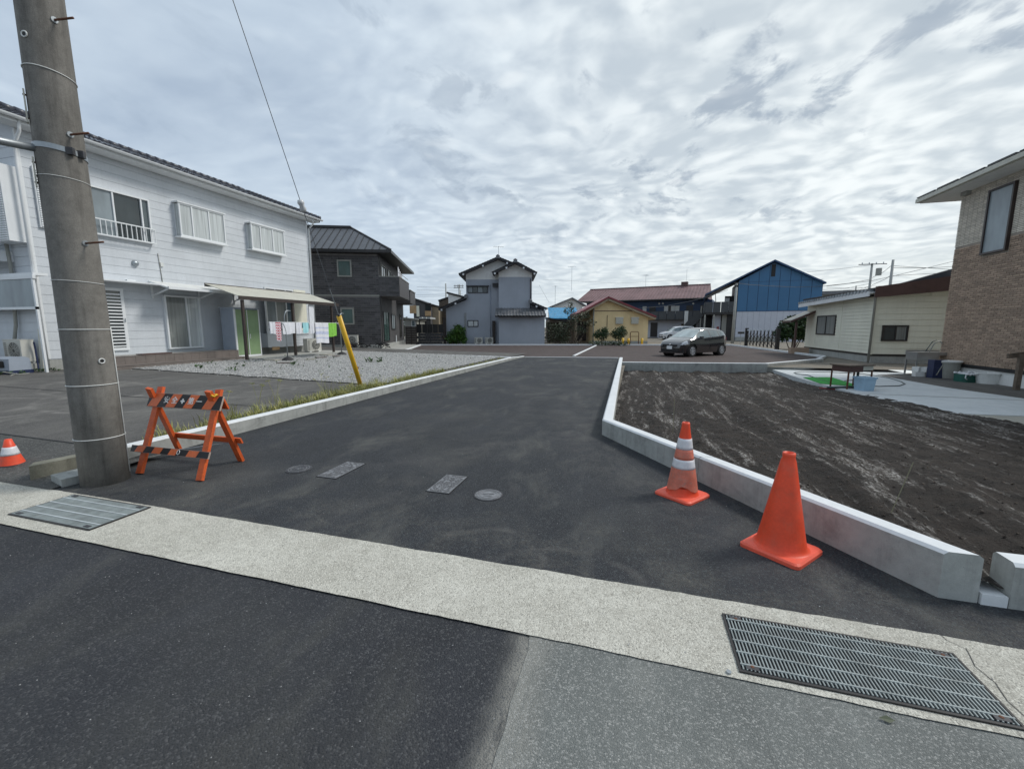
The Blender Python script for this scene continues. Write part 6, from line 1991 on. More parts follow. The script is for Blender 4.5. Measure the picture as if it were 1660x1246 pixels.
# clamp band with its bolts and the arm going left
z = pole_z(240)
mb = MB()
vs = []
for k in range(49):
    a = 2 * math.pi * k / 48; d = cd * math.cos(a) + rd * math.sin(a)
    for zz in (-.022, .022): vs.append((d.x * (PR(z) + .006), d.y * (PR(z) + .006), z + zz - .02 * math.sin(a)))
mb.add(vs, [(2 * k, 2 * k + 2, 2 * k + 3, 2 * k + 1) for k in range(48)])
cb = mb.build('clamp_band', M['grey_metal'], t)
for f in (.35, .72):
    p = on_pole(f, z - .01, .012); MB().obox(Matrix.Translation(p) @ Matrix.Rotation(.6, 4, 'Z'), .05, .04, .06).build('clamp_bolt', M['iron_dark'], cb)
MB().tube([on_pole(-.95, z - .01, -.02), on_pole(-.95, z - .01, 0) - Vector((rd.x, rd.y, 0)) * .9], .032, 10).build('arm', M['grey_metal'], t, smooth=True)
MB().tube([on_pole(-.95, z - .09, 0) - Vector((rd.x, rd.y, 0)) * .40, on_pole(-.95, z - .19, 0) - Vector((rd.x, rd.y, 0)) * .33], .05, 8).build('bracket_box', M['plastic_grey'], t)
for u_, v_ in ((86, 24), (114, 213), (140, 392)):
    z = pole_z(v_); f = .45
    p = on_pole(f, z); q = on_pole(f, z, .15) + Vector((rd.x, rd.y, 0)) * .05 + Vector((0, 0, .01))
    b = MB().tube([p, q], .009, 7).build('step_bolt', M['rust'], t, smooth=True)
    MB().tube([on_pole(f, z, -.01), on_pole(f, z, .008)], .025, 10).build('washer', M['grey_metal'], b)
for f, v_ in ((.45, 586), (-.72, 62)):
    z = pole_z(v_)
    ring = MB(); c0 = on_pole(f, z, .004); nrm_ = Vector((c0.x, c0.y, 0)).normalized(); sid = Vector((-nrm_.y, nrm_.x, 0))
    pts = [c0 + sid * math.cos(a) * .022 + Vector((0, 0, 1)) * math.sin(a) * .022 for a in [2 * math.pi * k / 16 for k in range(17)]]
    r_ = ring.tube(pts, .006, 6, caps=False).build('hole_ring', M['plastic_white'], t, smooth=True)
    MB().tube([c0 - nrm_ * .02, c0 + nrm_ * .001], .018, 12).build('hole', M['black'], r_)
for v0, v1 in ((148, 202), (257, 305)):
    za, zb = pole_z(v1), pole_z(v0)
    a = on_pole(-.985, za, .012); b = on_pole(-.985, zb, .012)
    MB().beam(a, b, .045, .010, up=(rd.x, rd.y, 0)).build('number_plate', M['beige_metal'], t)
    for zz in (za + .04, zb - .04):
        MB().tube([on_pole(-.99, zz, .0), on_pole(-.99, zz, .02)], .008, 6).build('plate_rivet', M['rust'], t)
MB().tube([on_pole(.93, pole_z(775), .008), on_pole(.95, pole_z(620), .008), on_pole(.95, pole_z(530), .008)], .005, 6).build('earth_wire', M['plastic_white'], t, smooth=True)

ga_ = ground_at(588, 627, .12)
top_ = Vector((PX_, PY_, 10.3))
t = thing('guy_wire', 'steel guy wire rising from the yellow guard to the top of the utility pole', 'guy wire', ga_)
d = (top_ - Vector(ga_))
L = d.length; d.normalize()
kink = d * 1.95
MB().tube([d * .1, kink, d * (L - .15)], .0065, 6).build('wire', M['wire'], t, smooth=True)
ip = d * 4.15
ins = MB()
pts = [(.0, -.11), (.045, -.10), (.06, -.05), (.04, 0), (.06, .05), (.045, .10), (0, .11)]
ins.lathe(pts, 14)
o = ins.build('insulator', M['porcelain'], t, smooth=True); o.location = ip; o.rotation_euler = d.to_track_quat('Z', 'Y').to_euler()
MB().tube([kink * .9, kink * 1.3], .012, 6).build('clamp', M['grey_metal'], t)
t = thing('yellow_guard', 'yellow tubular guard leaning over the grass edge around the guy wire', 'guard', ga_)
MB().tube([(0, 0, -.15), d * 1.92], .052, 14).build('tube', M['yellow_plastic'], t, smooth=True)
MB().tube([d * 1.921, d * 1.97], .03, 8).build('cap', M['iron_dark'], t)
for q in (.55, 1.15): MB().tube([d * q, d * (q + .025)], .054, 14).build('band', M['rust'], t, smooth=True)

# ================================================================== BARRICADE
def text_obj(body, size, mat_, parent, loc, rot, name='lettering', depth=.0012):
    c = bpy.data.curves.new(name, 'FONT'); c.body = body; c.size = size; c.align_x = 'CENTER'; c.align_y = 'CENTER'; c.extrude = depth; c.offset = size * .012
    o = bpy.data.objects.new(name, c); COL.objects.link(o)
    dg = bpy.context.evaluated_depsgraph_get()
    me = bpy.data.meshes.new_from_object(o.evaluated_get(dg))
    bpy.data.objects.remove(o); me.materials.clear(); me.materials.append(mat_)
    m = bpy.data.objects.new(name, me); COL.objects.link(m); m.parent = parent; m.location = loc; m.rotation_euler = rot
    return m


bt = thing('safety_barricade', 'orange wooden A-frame barricade with black and orange striped boards in front of the kerb', 'barricade', (-4.56, 3.30, 0), 1.5)
LX = (-.43, .39)
YF, YR, ZC = -.31, .31, .79
def leg(x0, y0, x1, y1, z1):
    return MB().beam(Vector((x0, y0, .012)), Vector((x1, y1, z1)), .075, .032, up=(0, 1, 0))
for x, xr, xrt in ((-.43, -.67, -.53), (.39, .235, .30)):
    leg(x, YF, x - .07, .055, .885).build('front_leg', M['orange_wood'], bt)
    leg(xr, YR, xrt, -.055, .885).build('rear_leg', M['orange_wood'], bt)
fd = Vector((0, .055 - YF, .873)).normalized(); fn = Vector((0, -fd.z, fd.y))     # front leg direction, outward normal


def board(zc, hgt, x0, x1, name, stripes, thk=.018):
    f = (zc - .012) / .873; c = Vector((0, YF + (.055 - YF) * f, zc)) + fn * (.017 + thk)
    M4 = Matrix(((1, 0, 0, 0), (0, -fn.y, fd.y, 0), (0, -fn.z, fd.z, 0), (0, 0, 0, 1))); M4.translation = c - fn * thk * .5
    # local: x along, y into the board, z up along the legs
    b = bpy.data.objects.new(name, MB().box(x0, 0, -hgt / 2, x1, thk, hgt / 2).mesh(name, M['board_edge'])); COL.objects.link(b); b.parent = bt
    b.matrix_local = M4
    B(x0 + .003, -.0022, -hgt / 2 + .003, x1 - .003, -.0001, hgt / 2 - .003).build('black_face', M['black_board'], b)
    for (a0, a1, sk) in stripes:
        lo, hi = x0 + .004, x1 - .004
        poly = [(max(lo, min(hi, a0 - sk / 2)), -hgt / 2 + .0035), (max(lo, min(hi, a1 - sk / 2)), -hgt / 2 + .0035), (max(lo, min(hi, a1 + sk / 2)), hgt / 2 - .0035), (max(lo, min(hi, a0 + sk / 2)), hgt / 2 - .0035)]
        MB().prism_y(poly, -.0042, -.0023).build('stripe', M['orange_board'], b, fix=True)
    return b


bx0, bx1 = -.595, .425
w_ = bx1 - bx0
tb = board(.745, .155, bx0, bx1, 'top_board', [(bx0 + w_ * a, bx0 + w_ * b, .07) for a, b in ((.05, .18), (.30, .425), (.545, .665), (.80, .92))])
for ch_, fx in (('安', .265), ('全', .375), ('第', .60), ('一', .71)):
    text_obj(ch_, .080, M['ink_white'], tb, (bx0 + w_ * fx, -.0052, .0), (R(90), 0, 0))
MB().prism_y([(-.009, -.027), (.009, -.027), (.009, -.009), (.027, -.009), (.027, .009), (.009, .009), (.009, .027), (-.009, .027), (-.009, .009), (-.027, .009), (-.027, -.009), (-.009, -.009)], -.006, -.0046).build('cross_mark', M['ink_white'], tb, fix=True).location = (bx0 + w_ * .487, 0, 0)
lbd = board(.245, .072, bx0 - .03, bx1 + .02, 'lower_board', [(bx0 + w_ * a, bx0 + w_ * b, .03) for a, b in ((.05, .165), (.285, .40), (.51, .61), (.75, .88))])
ring = [(bx0 + w_ * .63 + .017 * math.cos(a), -.0055, .002 + .022 * math.sin(a)) for a in [2 * math.pi * k / 16 for k in range(17)]]
MB().tube(ring, .003, 5, caps=False).build('painted_ring', M['ink_white'], lbd)
# rear top board and brace
rd_ = Vector((0, -.055 - YR, .873)).normalized(); rn = Vector((0, rd_.z, -rd_.y))
def rboard(zc, hgt, x0, x1, name):
    f = (zc - .012) / .873; c = Vector(((x0 + x1) / 2, YR + (-.055 - YR) * f, zc)) + rn * .027
    M4 = Matrix(((1, 0, 0, 0), (0, rn.y, rd_.y, 0), (0, rn.z, rd_.z, 0), (0, 0, 0, 1))); M4.translation = c
    return MB().obox(M4, x1 - x0, .018, hgt).build(name, M['orange_wood'], bt)
rboard(.735, .14, -.60, .42, 'rear_board'); rboard(.27, .07, -.62, .36, 'rear_brace')
MB().beam((-.40, -.20, .20), (.20, .22, .25), .022, .006, up=(0, 0, 1)).build('steel_stay', M['grey_metal'], bt)
for x in LX: MB().tube([(x - .12, 0, .775), (x - .02, 0, .775)], .008, 6).build('hinge_bolt', M['rust'], bt)
mb = MB(); mb.tube([(LX[1] - .06 + .022 * math.cos(a), -.02 + .03 * math.sin(a), .835 + .01 * math.sin(3 * a)) for a in [2 * math.pi * k / 14 for k in range(15)]], .009, 6, caps=False)
mb.build('yellow_tie', M['yellow_plastic'], bt, smooth=True)

# ================================================================== CONES
def corner_pose(l, b_, r_):
    Lp, Bp, Rp = (ground_at(*q, .02) for q in (l, b_, r_))
    c = (Lp + Rp) / 2; e1 = (Rp - Bp); return c, math.degrees(math.atan2(e1.y, e1.x)), ((Rp - Bp).length + (Bp - Lp).length) / 2


def round_base(s, z0, z1, r=.035, ch=.012):
    mb = MB(); rings = []
    for (ss, z) in ((s / 2, z0), (s / 2, z1 - ch), (s / 2 - ch, z1)):
        ring = []
        for qx, qy, a0 in ((1, 1, 0), (-1, 1, 90), (-1, -1, 180), (1, -1, 270)):
            for k in range(5):
                a = R(a0 + k * 22.5); ring.append((qx * (ss - r) + r * math.cos(a), qy * (ss - r) + r * math.sin(a), z))
        rings.append(ring)
    n = 20; vs = [p for rg in rings for p in rg]
    fs = [(i * n + k, i * n + (k + 1) % n, (i + 1) * n + (k + 1) % n, (i + 1) * n + k) for i in range(2) for k in range(n)]
    fs.append(tuple(2 * n + k for k in range(n)))
    return mb.add(vs, fs)


def cone_shell(r0, r1, z0, z1, h, seg=40, lift=0.0, closed_top=False):
    rr_ = lambda z: r0 + (r1 - r0) * (z / h) + lift
    prof = [(rr_(z0 + (z1 - z0) * k / 6), z0 + (z1 - z0) * k / 6) for k in range(7)]
    return prof


c, a, s = corner_pose((1200.7, 881), (1288, 924), (1332, 894))
t = thing('traffic_cone', 'large plain orange traffic cone, nearest of the three, beside the angled kerb', 'traffic cone', (c.x, c.y, .007), a)
round_base(.385, .0, .035).build('base', M['cone_base'], t)
H_ = .70; r0, r1 = .150, .036
prof = [(r0 + .022, .0352), (r0 + .010, .042), (r0, .06)] + [(r0 + (r1 - r0) * (z - .06) / (H_ - .06), z) for z in (.15, .25, .35, .45, .55, .64)] + [(r1 + .001, H_ - .03), (r1 + .003, H_ - .02), (r1 + .002, H_), (r1 - .006, H_ + .001), (r1 - .012, H_ - .02), (r1 - .012, H_ - .12)]
MB().lathe(prof, 48).build('cone_body', M['cone_orange'], t, smooth=True)
c, a, s = corner_pose((1059, 794), (1112, 825), (1154, 806))
t = thing('traffic_cone', 'worn dirty traffic cone with two white bands standing by the angled kerb', 'traffic cone', (c.x, c.y, .007), a)
round_base(.36, .0, .03).build('base', M['cone_base'], t)
r0, r1, H_ = .132, .030, .69
rc = lambda z: r0 + (r1 - r0) * (z - .05) / (H_ - .05)
MB().lathe([(r0 + .012, .0302), (r0 + .006, .04), (r0, .055), (rc(.1), .10), (rc(.18), .18)], 40).build('skirt', M['cone_orange'], t, smooth=True)
def shell(z0, z1, lift, mt, name):
    MB().lathe([(rc(z0) + lift - .002, z0 - .0005), (rc(z0) + lift, z0)] + [(rc(z0 + (z1 - z0) * k / 4) + lift, z0 + (z1 - z0) * k / 4) for k in range(1, 5)] + [(rc(z1) + lift - .002, z1 + .0005)], 40).build(name, M[mt], t, smooth=True)
MB().lathe([(rc(.1), .10), (rc(.3), .30), (rc(.5), .50), (rc(.66), .66), (rc(.67) + .002, .675), (rc(.69) + .001, .69), (rc(.69) - .01, .69), (rc(.66) - .012, .60)], 40).build('cone_body', M['cone_orange'], t, smooth=True)
# dirty translucent sleeve, torn at its lower edge
mb = MB(); seg = 48; vs = []; zt_ = .272
for k in range(seg):
    a_ = 2 * math.pi * k / seg
    zl_ = .065 + .012 * mnoise.noise(Vector((math.cos(a_) * 3, math.sin(a_) * 3, 1))) + .055 * max(0, math.cos(a_ - R(215) + R(0))) ** 6
    for f in (0, .5, 1):
        z = zl_ + (zt_ - zl_) * f; vs.append(((rc(z) + .005) * math.cos(a_), (rc(z) + .005) * math.sin(a_), z))
mb.add(vs, [(3 * k + j, 3 * ((k + 1) % seg) + j, 3 * ((k + 1) % seg) + j + 1, 3 * k + j + 1) for k in range(seg) for j in range(2)])
mb.build('sleeve', M['cone_worn'], t, smooth=True)
shell(.273, .355, .0045, 'cone_white', 'white_band')
shell(.356, .448, .003, 'cone_worn', 'worn_band')
shell(.449, .545, .0045, 'cone_white', 'white_band')
q = ground_at(20, 754, .01)
t = thing('traffic_cone', 'small orange cone with one white band and black base at the left edge', 'traffic cone', (q.x, q.y, .012), 20)
round_base(.27, 0, .02, .03, .006).build('base', M['rubber'], t)
r0, r1, H_ = .105, .028, .30
rc = lambda z: r0 + (r1 - r0) * z / H_
MB().lathe([(r0, .0202), (rc(.1), .10), (rc(.2), .2), (rc(.3), .30), (rc(.3) - .008, .302), (0, .30)], 30).build('cone_body', M['cone_orange'], t, smooth=True)
shell(.125, .215, .003, 'cone_white', 'white_band')

# ================================================================== LAUNDRY
q1, q2 = ground_at(466.7, 583, .25), ground_at(554, 574, .25)
ang = math.degrees(math.atan2(q2.y - q1.y, q2.x - q1.x))
LF = Facade((q1.x, q1.y), ang)
zbar = (LF.at(435, 523)[1] + LF.at(554, 523)[1]) / 2
LL = (Vector(q2) - Vector(q1)).length
for i, (q, lab) in enumerate(((q1, 'drying stand with two curved hooks left of the striped laundry'), (q2, 'drying stand behind the top of the yellow guard'))):
    t = thing('drying_stand', lab, 'clothes stand', (q.x, q.y, .24), ang, 'drying stands')
    mb = MB().lathe([(.22, 0), (.20, .05), (.09, .11), (.04, .13), (0, .13)], 16); mb.build('base', M['rubber'], t, smooth=True)
    h_ = zbar - .24
    MB().tube([(0, 0, .1), (0, 0, h_ * .75), (-.03, 0, h_ - .25), (-.10, 0, h_ - .08), (-.25, 0, h_ - .0), (-.33, 0, h_ + .03)], .022, 7).build('pole', M['grey_metal'], t, smooth=True)
    MB().tube([(-.02, 0, h_ - .35), (-.02, 0, h_ + .25), (.06, 0, h_ + .42), (.18, 0, h_ + .47), (.32, 0, h_ + .46)], .018, 7).build('hook', M['grey_metal'], t, smooth=True)
sL = LF.at(436, 523)[0]; sR = LF.at(554, 523)[0]
def lw(s, out, z): 
    p = LF.o + LF.e * s - LF.n * out; return (p.x, p.y, z)
o = MB().tube([lw(sL, 0, zbar), lw(sR, 0, zbar)], .016, 8).build('laundry_bar', M['plastic_white'], smooth=True); tag(o, 'long white laundry bar across the two drying stands', 'laundry bar')
def towel(u0, u1, v1, mt, label, name='towel', v0=523, stripes=None, check=False):
    a, b = LF.at(u0, 523)[0], LF.at(u1, 523)[0]; zb = LF.at((u0 + u1) / 2, v1)[1]; zt = zbar + .005
    nx, nz = 14, 14
    mb = MB(); vs = []
    ph = u0 * 1.7
    for j in range(nz + 1):
        for i in range(nx + 1):
            f, g_ = i / nx, j / nz
            amp = .022 * g_ + .004
            x = a + (b - a) * (f * (1 - .06 * g_) + .03 * g_); y = .02 + amp * math.sin(f * 9 + ph) + .012 * math.sin(f * 21 + ph)
            z = zt + (zb - zt) * g_ + .02 * g_ * math.sin(f * 5 + ph)
            mi = 0
            vs.append((x, -y, z))
    for j in range(nz):
        for i in range(nx):
            m_ = 0
            if check: m_ = 1 if ((i // 2) + (j // 1)) % 2 else 0
            if stripes and j in stripes: m_ = 1
            mb.f.append((j * (nx + 1) + i, j * (nx + 1) + i + 1, (j + 1) * (nx + 1) + i + 1, (j + 1) * (nx + 1) + i)); mb.m.append(m_)
    mb.v = vs
    # folded back over the bar
    mb.add([(a, -.02, zt), (b, -.02, zt), (b, .03, zt - .001), (a, .03, zt - .001), (a, .035, zt + (zb - zt) * .55), (b, .035, zt + (zb - zt) * .55)], [(0, 1, 2, 3), (3, 2, 5, 4)])
    o = mb.build(name, [M[mt], M['ink2'] if check or stripes else M[mt]], smooth=True)
    o.location = (LF.o.x, LF.o.y, 0); o.rotation_euler = (0, 0, R(ang))
    return tag(o, label, 'laundry', 'laundry on the bar')
M['ink2'] = plain('red_check', (0.45, 0.02, 0.05), 0.9)
towel(436, 445, 541, 'cloth_white', 'leftmost white towel on the laundry bar')
towel(444.5, 455, 552, 'cloth_white', 'red and white checked cloth on the laundry bar', check=True)
towel(456.5, 478, 541, 'cloth_white', 'wide plain white towel right of the checked cloth')
towel(478.5, 489, 540.5, 'cloth_white', 'white towel between the wide white towel and the aqua cloth')
M['ink2'] = M['cloth_aqua']
towel(489.5, 500, 539, 'cloth_aqua', 'pale aqua cloth on the laundry bar')
towel(500.5, 509.5, 540, 'cloth_white', 'narrow white towel right of the aqua cloth')
M['ink2'] = M['cloth_blue']
towel(510, 531, 556, 'cloth_white', 'large long white towel with bluish pattern next to the lime towel', stripes=(3, 6, 7, 10))
towel(530.5, 545, 545, 'cloth_green', 'lime green towel at the right end of the laundry bar')
o = MB().prism_y([(0, 0), (.32, 0), (.34, .75), (.27, .95), (.08, .95), (0, .75)], 0, .04).build('hanging_bag', M['cloth_white'], fix=True)
s_ = LF.at(502, 520, -1.0)[0]; z_ = LF.at(502, 523, -1.0)[1]; o.location = lw(s_, -1.0, z_); o.rotation_euler = (0, 0, R(ang)); tag(o, 'white hanging garment bag behind the laundry bar', 'laundry')
# flat stepping stones and weeds in the gravel
for k, (u_, v_, w_, l_) in enumerate(((441, 583, .55, .34), (461, 588, .5, .25), (503, 582, .45, .25), (520, 579, .5, .22), (530, 575, .5, .5), (545, 577, .4, .2))):
    q = ground_at(u_, v_, .25)
    zq = yard_z(q.x, q.y) + .02
    q = ground_at(u_, v_, zq + .03)
    o = MB().prism([(-w_ / 2, -l_ / 2), (w_ / 2 - .05, -l_ / 2 - .03), (w_ / 2, l_ / 2), (-w_ / 2 + .06, l_ / 2 + .03)], 0, .05).build('stepping_stone', M['terrace_tile' if k % 2 else 'pad_old'])
    o.location = (q.x, q.y, zq); o.rotation_euler = (0, 0, R(15 + 20 * k)); tag(o, ['flat stepping stone on the gravel just left of the left drying stand', 'flat stepping stone in front of the left drying stand base', 'flat stepping stone on the gravel midway between the drying stands', 'flat stepping stone right of the middle one, under the large patterned towel', 'largest pale stepping stone near the terrace slab, under the lime towel', 'rightmost stepping stone beside the right drying stand'][k], 'stepping stone', 'stepping stones')


def blades(mb, x, y, z, n, h, spread, rr, w=.006, lean=.5):
    for k in range(n):
        a = rr.uniform(0, 6.283); hh = h * rr.uniform(.45, 1.1); bx_, by_ = x + rr.gauss(0, spread), y + rr.gauss(0, spread)
        dx, dy = math.cos(a) * lean * hh * rr.uniform(.3, 1.2), math.sin(a) * lean * hh * rr.uniform(.3, 1.2)
        px_, py_ = -math.sin(a) * w, math.cos(a) * w
        p = [(bx_ - px_, by_ - py_, z), (bx_ + px_, by_ + py_, z), (bx_ + dx * .35 + px_ * .8, by_ + dy * .35 + py_ * .8, z + hh * .6), (bx_ + dx * .35 - px_ * .8, by_ + dy * .35 - py_ * .8, z + hh * .6), (bx_ + dx, by_ + dy, z + hh * .92)]
        mb.add(p, [(0, 1, 2, 3), (3, 2, 4)])


rr = random.Random(9)
mb = MB()
for k in range(520):
    y = 3.7 + 8.6 * rr.random() ** .9
    x = -5.72 - abs(rr.gauss(0, .16)) - (0.10 if y > 5 else .0)
    dens = .35 + .65 * max(0, mnoise.noise(Vector((y * 1.1, 0, 7))) + .45)
    if rr.random() > dens: continue
    blades(mb, x, y, yard_z(x, y) - .01, 14, rr.uniform(.08, .24), .05, rr, .0045, .7)
for k in range(70):
    y = rr.uniform(9.2, 18.5); x = -5.75 - abs(rr.gauss(0, .12))
    blades(mb, x, y, yard_z(x, y), 8, .10, .05, rr, .006, .6)
for (x, y, n, h) in ((-5.95, 4.9, 26, .34), (-6.05, 4.55, 20, .28), (-5.9, 6.2, 20, .30), (-6.2, 7.3, 22, .35), (-6.7, 6.4, 10, .24), (-6.9, 5.6, 9, .16), (-6.2, 8.3, 18, .30), (-6.4, 9.3, 26, .22), (-7.2, 8.9, 12, .14), (-6.6, 9.6, 18, .2)):
    blades(mb, x, y, yard_z(x, y) - .01, n, h, .07, rr, .004, .6)
for k in range(200):      # thin mat of grass and straw behind the kerb
    y = 6.8 + 4.0 * rr.random(); x = -5.8 - 1.1 * rr.random() * (1 - abs(y - 9) / 6)
    blades(mb, x, y, yard_z(x, y) - .005, 8, .07, .06, rr, .004, 1.0)
o = mb.build('verge_grass', M['grass']); tag(o, 'patchy dry grass tufts growing behind the left kerb', 'grass', kind='stuff')
mb = MB()
for (x, y, h) in ((-6.6, 6.35, .42), (-6.75, 6.1, .36), (-6.3, 7.25, .42), (-6.9, 5.55, .30), (-6.1, 8.1, .4)):
    z = yard_z(x, y)
    for k in range(3):
        a = rr.uniform(0, 6.28); p = (x + .12 * math.cos(a), y + .12 * math.sin(a), z + h * rr.uniform(.8, 1.1))
        mb.tube([(x, y, z), ((x + p[0]) / 2, (y + p[1]) / 2, z + h * .6), p], .003, 4)
        for j in range(9):
            b = rr.uniform(0, 6.28); mb.beam(p, (p[0] + .05 * math.cos(b), p[1] + .05 * math.sin(b), p[2] + rr.uniform(-.02, .03)), .004, .004)
o = mb.build('seed_stalks', M['grass']); tag(o, 'dry grass stalks with seed heads standing behind the left kerb', 'grass', kind='stuff')
mb = MB()
def weed(mb, x, y, z, h, rr):
    for k in range(7):
        a = rr.uniform(0, 6.28); b = rr.uniform(.3, 1) * h; e = Vector((math.cos(a), math.sin(a), 0))
        p0 = Vector((x, y, z + rr.uniform(0, h * .6))); p2 = p0 + e * b * .6 + Vector((0, 0, b * .5)); sd2 = Vector((-e.y, e.x, 0)) * b * .18; m_ = (p0 + p2) / 2 + Vector((0, 0, b * .08))
        mb.add([p0, m_ + sd2, p2, m_ - sd2], [(0, 1, 2, 3)])
for k in range(85):
    x = rr.uniform(-15.2, -6.8); y = rr.uniform(9.6, 18.0)
    weed(mb, x, y, yard_z(x, y) + .02, rr.uniform(.05, .12), rr)
for (x, y, h) in ((-10.1, 14.2, .26), (-9.7, 14.4, .26), (-13.4, 10.0, .18), (-12.9, 11.0, .16), (-14.5, 11.2, .15), (-11.5, 12.0, .18), (-12.0, 9.9, .17)):
    for q in range(3): weed(mb, x + rr.gauss(0, .08), y + rr.gauss(0, .08), yard_z(x, y), h, rr)
for k in range(60):
    x = rr.uniform(-17.2, -16.3); y = rr.uniform(6.9, 8.2)
    weed(mb, x, y, yard_z(x, y), .12, rr)
o = mb.build('gravel_weeds', M['weed']); tag(o, 'small green weeds scattered through the gravel yard', 'weeds', kind='stuff')
for k, (x, y, h) in enumerate(((2.55, 4.6, .42), (.80, 6.0, .5), (2.3, 12.5, .25), (3.6, 9.2, .16))):
    q = {0: ground_at(1437, 838, .08), 1: ground_at(1091, 700, .05), 2: ground_at(1052, 592, -.1), 3: ground_at(1446, 672, -.05)}[k]
    o = MB().tube([(0, 0, -.1), ([.15, .0, .0, .03][k], .05, h)], .0035, 5).build('thin_stake', M['cane'])
    o.location = (q.x, q.y, soil_z(q.x, q.y)); tag(o, ['long thin straw-coloured stem standing in the soil behind the nearest orange cone', 'thin upright cane in the soil just left of the worn cone', 'thin stake at the back of the soil field before the parking kerb', 'short pale stick in the soil near the concrete pad'][k], 'stick')
# leaf by the grate
q = ground_at(1424, 1163, .012)
o = MB().add([(0, 0, .004), (.03, .012, .012), (.055, .0, .006), (.03, -.014, .003)], [(0, 1, 2, 3)]).build('dead_leaf', M['leaf_olive']); o.location = (q.x, q.y, .010); tag(o, 'small dead leaf lying at the edge of the concrete strip', 'leaf')
# ================================================================== THINGS BESIDE THE CONCRETE PAD
def mpp(p):   # metres per pixel at a place
    return (-p.x * SY + p.y * CY) / 675.0


q = ground_at(1347, 619, -.1)
t = thing('green_mat', 'bright green turf mat lying on the pale concrete pad', 'mat', (5.5, 13.9, PZ), 0)
a, b, c_, d_ = (ground_at(*k, PZ) - Vector((5.5, 13.9, PZ)) for k in ((1302, 612), (1348, 612), (1396, 627), (1330, 622)))
MB().prism([(d_.x, d_.y), (c_.x, c_.y), (b.x, b.y), (a.x, a.y)], .003, .018).build('mat', M['mat_green'], t, fix=True)

p = ground_at(1373, 631, PZ); p2 = ground_at(1405, 620, PZ); p3 = ground_at(1354, 626, PZ)
t = thing('old_desk', 'old rusty metal work table with drawer standing on the concrete pad', 'table', (p.x, p.y, PZ), 0)
F = Facade((p.x, p.y), 16.2)
m_ = mpp(p)
wT = 33 * m_ * 1.15; dT = .5; hT = F.at(1380, 592)[1] - PZ
ex = Vector((math.cos(R(28)), math.sin(R(28)))); ey = Vector((-math.sin(R(28)), math.cos(R(28))))
t.rotation_euler = (0, 0, R(28))
W_, D_ = .80, .50
MB().box(-.03, -.03, hT - .03, W_ + .03, D_ + .03, hT).build('table_top', M['wood_old'], t)
B(0, -.02, hT - .19, W_ * .55, D_ - .02, hT - .031).build('drawer', M['fascia'], t)
B(W_ * .55 + .01, 0, hT - .15, W_, D_, hT - .031).build('apron', M['beige_metal'], t)
for (x, y) in ((0, 0), (W_ - .03, 0), (0, D_ - .03), (W_ - .03, D_ - .03)):
    B(x, y, 0, x + .03, y + .03, hT - .19 if x < .4 else hT - .15).build('leg', M['rust'], t)
MB().tube([(W_ * .7, D_ * .4, hT - .15), (W_ * .7, D_ * .4, .15), (W_ * .5, D_ * .3, .03), (-.3, .3, .02)], .03, 8).build('drain_hose', M['hose'], t, smooth=True)

p = ground_at(1404, 633.5, PZ); m_ = mpp(p)
t = thing('blue_bucket', 'pale blue square bucket standing beside the rusty table', 'bucket', (p.x, p.y + .12, PZ), 20)
wb = 21 * m_; hb = 22 * m_
MB().add([(-wb * .42, -wb * .42, 0), (wb * .42, -wb * .42, 0), (wb * .42, wb * .42, 0), (-wb * .42, wb * .42, 0), (-wb * .5, -wb * .5, hb), (wb * .5, -wb * .5, hb), (wb * .5, wb * .5, hb), (-wb * .5, wb * .5, hb)],
         [(0, 3, 2, 1), (0, 1, 5, 4), (1, 2, 6, 5), (2, 3, 7, 6), (3, 0, 4, 7), (4, 5, 6, 7)]).build('body', M['bucket_blue'], t)
mb = MB()
for (x0, y0, x1, y1) in ((-.55, -.55, .55, -.49), (-.55, .49, .55, .55), (-.55, -.489, -.49, .489), (.49, -.489, .55, .489)): mb.box(x0 * wb, y0 * wb, hb * .9, x1 * wb, y1 * wb, hb * 1.02)
mb.build('rim', M['bucket_blue'], t)
MB().tube([(wb * .55, 0, hb * .85), (wb * .72, 0, hb * .75), (wb * .7, 0, hb * .55), (wb * .52, 0, hb * .5)], .012, 6).build('handle', M['black'], t)
def gpt(u, v, z=PZ + .012): 
    q = ground_at(u, v, z); return (q.x, q.y, q.z)
o = MB().tube([gpt(1391, 615), gpt(1370, 617), gpt(1350, 622)] + [gpt(1310, 608), gpt(1292, 606), gpt(1287, 604), (gpt(1300, 602)), gpt(1345, 603), gpt(1400, 606), gpt(1440, 612), gpt(1460, 618), gpt(1467, 622), gpt(1458, 625), gpt(1425, 626), gpt(1398, 625)], .013, 6).build('garden_hose', M['hose'], smooth=True)
tag(o, 'dark garden hose looping over the pale concrete pad and the green mat', 'hose')

# sink stand and tubs at the corner of the brick house
LZ = PZ - .02
p = ground_at(1497, 609, LZ); m_ = mpp(p)
t = thing('outdoor_sink', 'stainless steel outdoor sink on legs with a tap in front of the cream house', 'sink', (p.x - .25, p.y, LZ), 8)
h_ = 38 * m_; w_ = 52 * m_ * .95; dS = .5
B(0, 0, h_ - .26, w_ * .62, dS, h_).build('basin', M['steel'], t); B(w_ * .62 + .01, 0, h_ - .10, w_, dS, h_ - .002).build('drainboard', M['steel'], t)
B(0, dS + .001, h_ - .1, w_, dS + .03, h_ + .06).build('splashback', M['steel'], t)
for (x, y) in ((.0, 0), (w_ - .04, 0), (0, dS - .04), (w_ - .04, dS - .04)): B(x, y, 0, x + .04, y + .04, h_ - .261 if x < .3 else h_ - .101).build('leg', M['steel'], t)
B(.02, .02, .15, w_ - .02, dS - .02, .17).build('shelf', M['steel'], t)
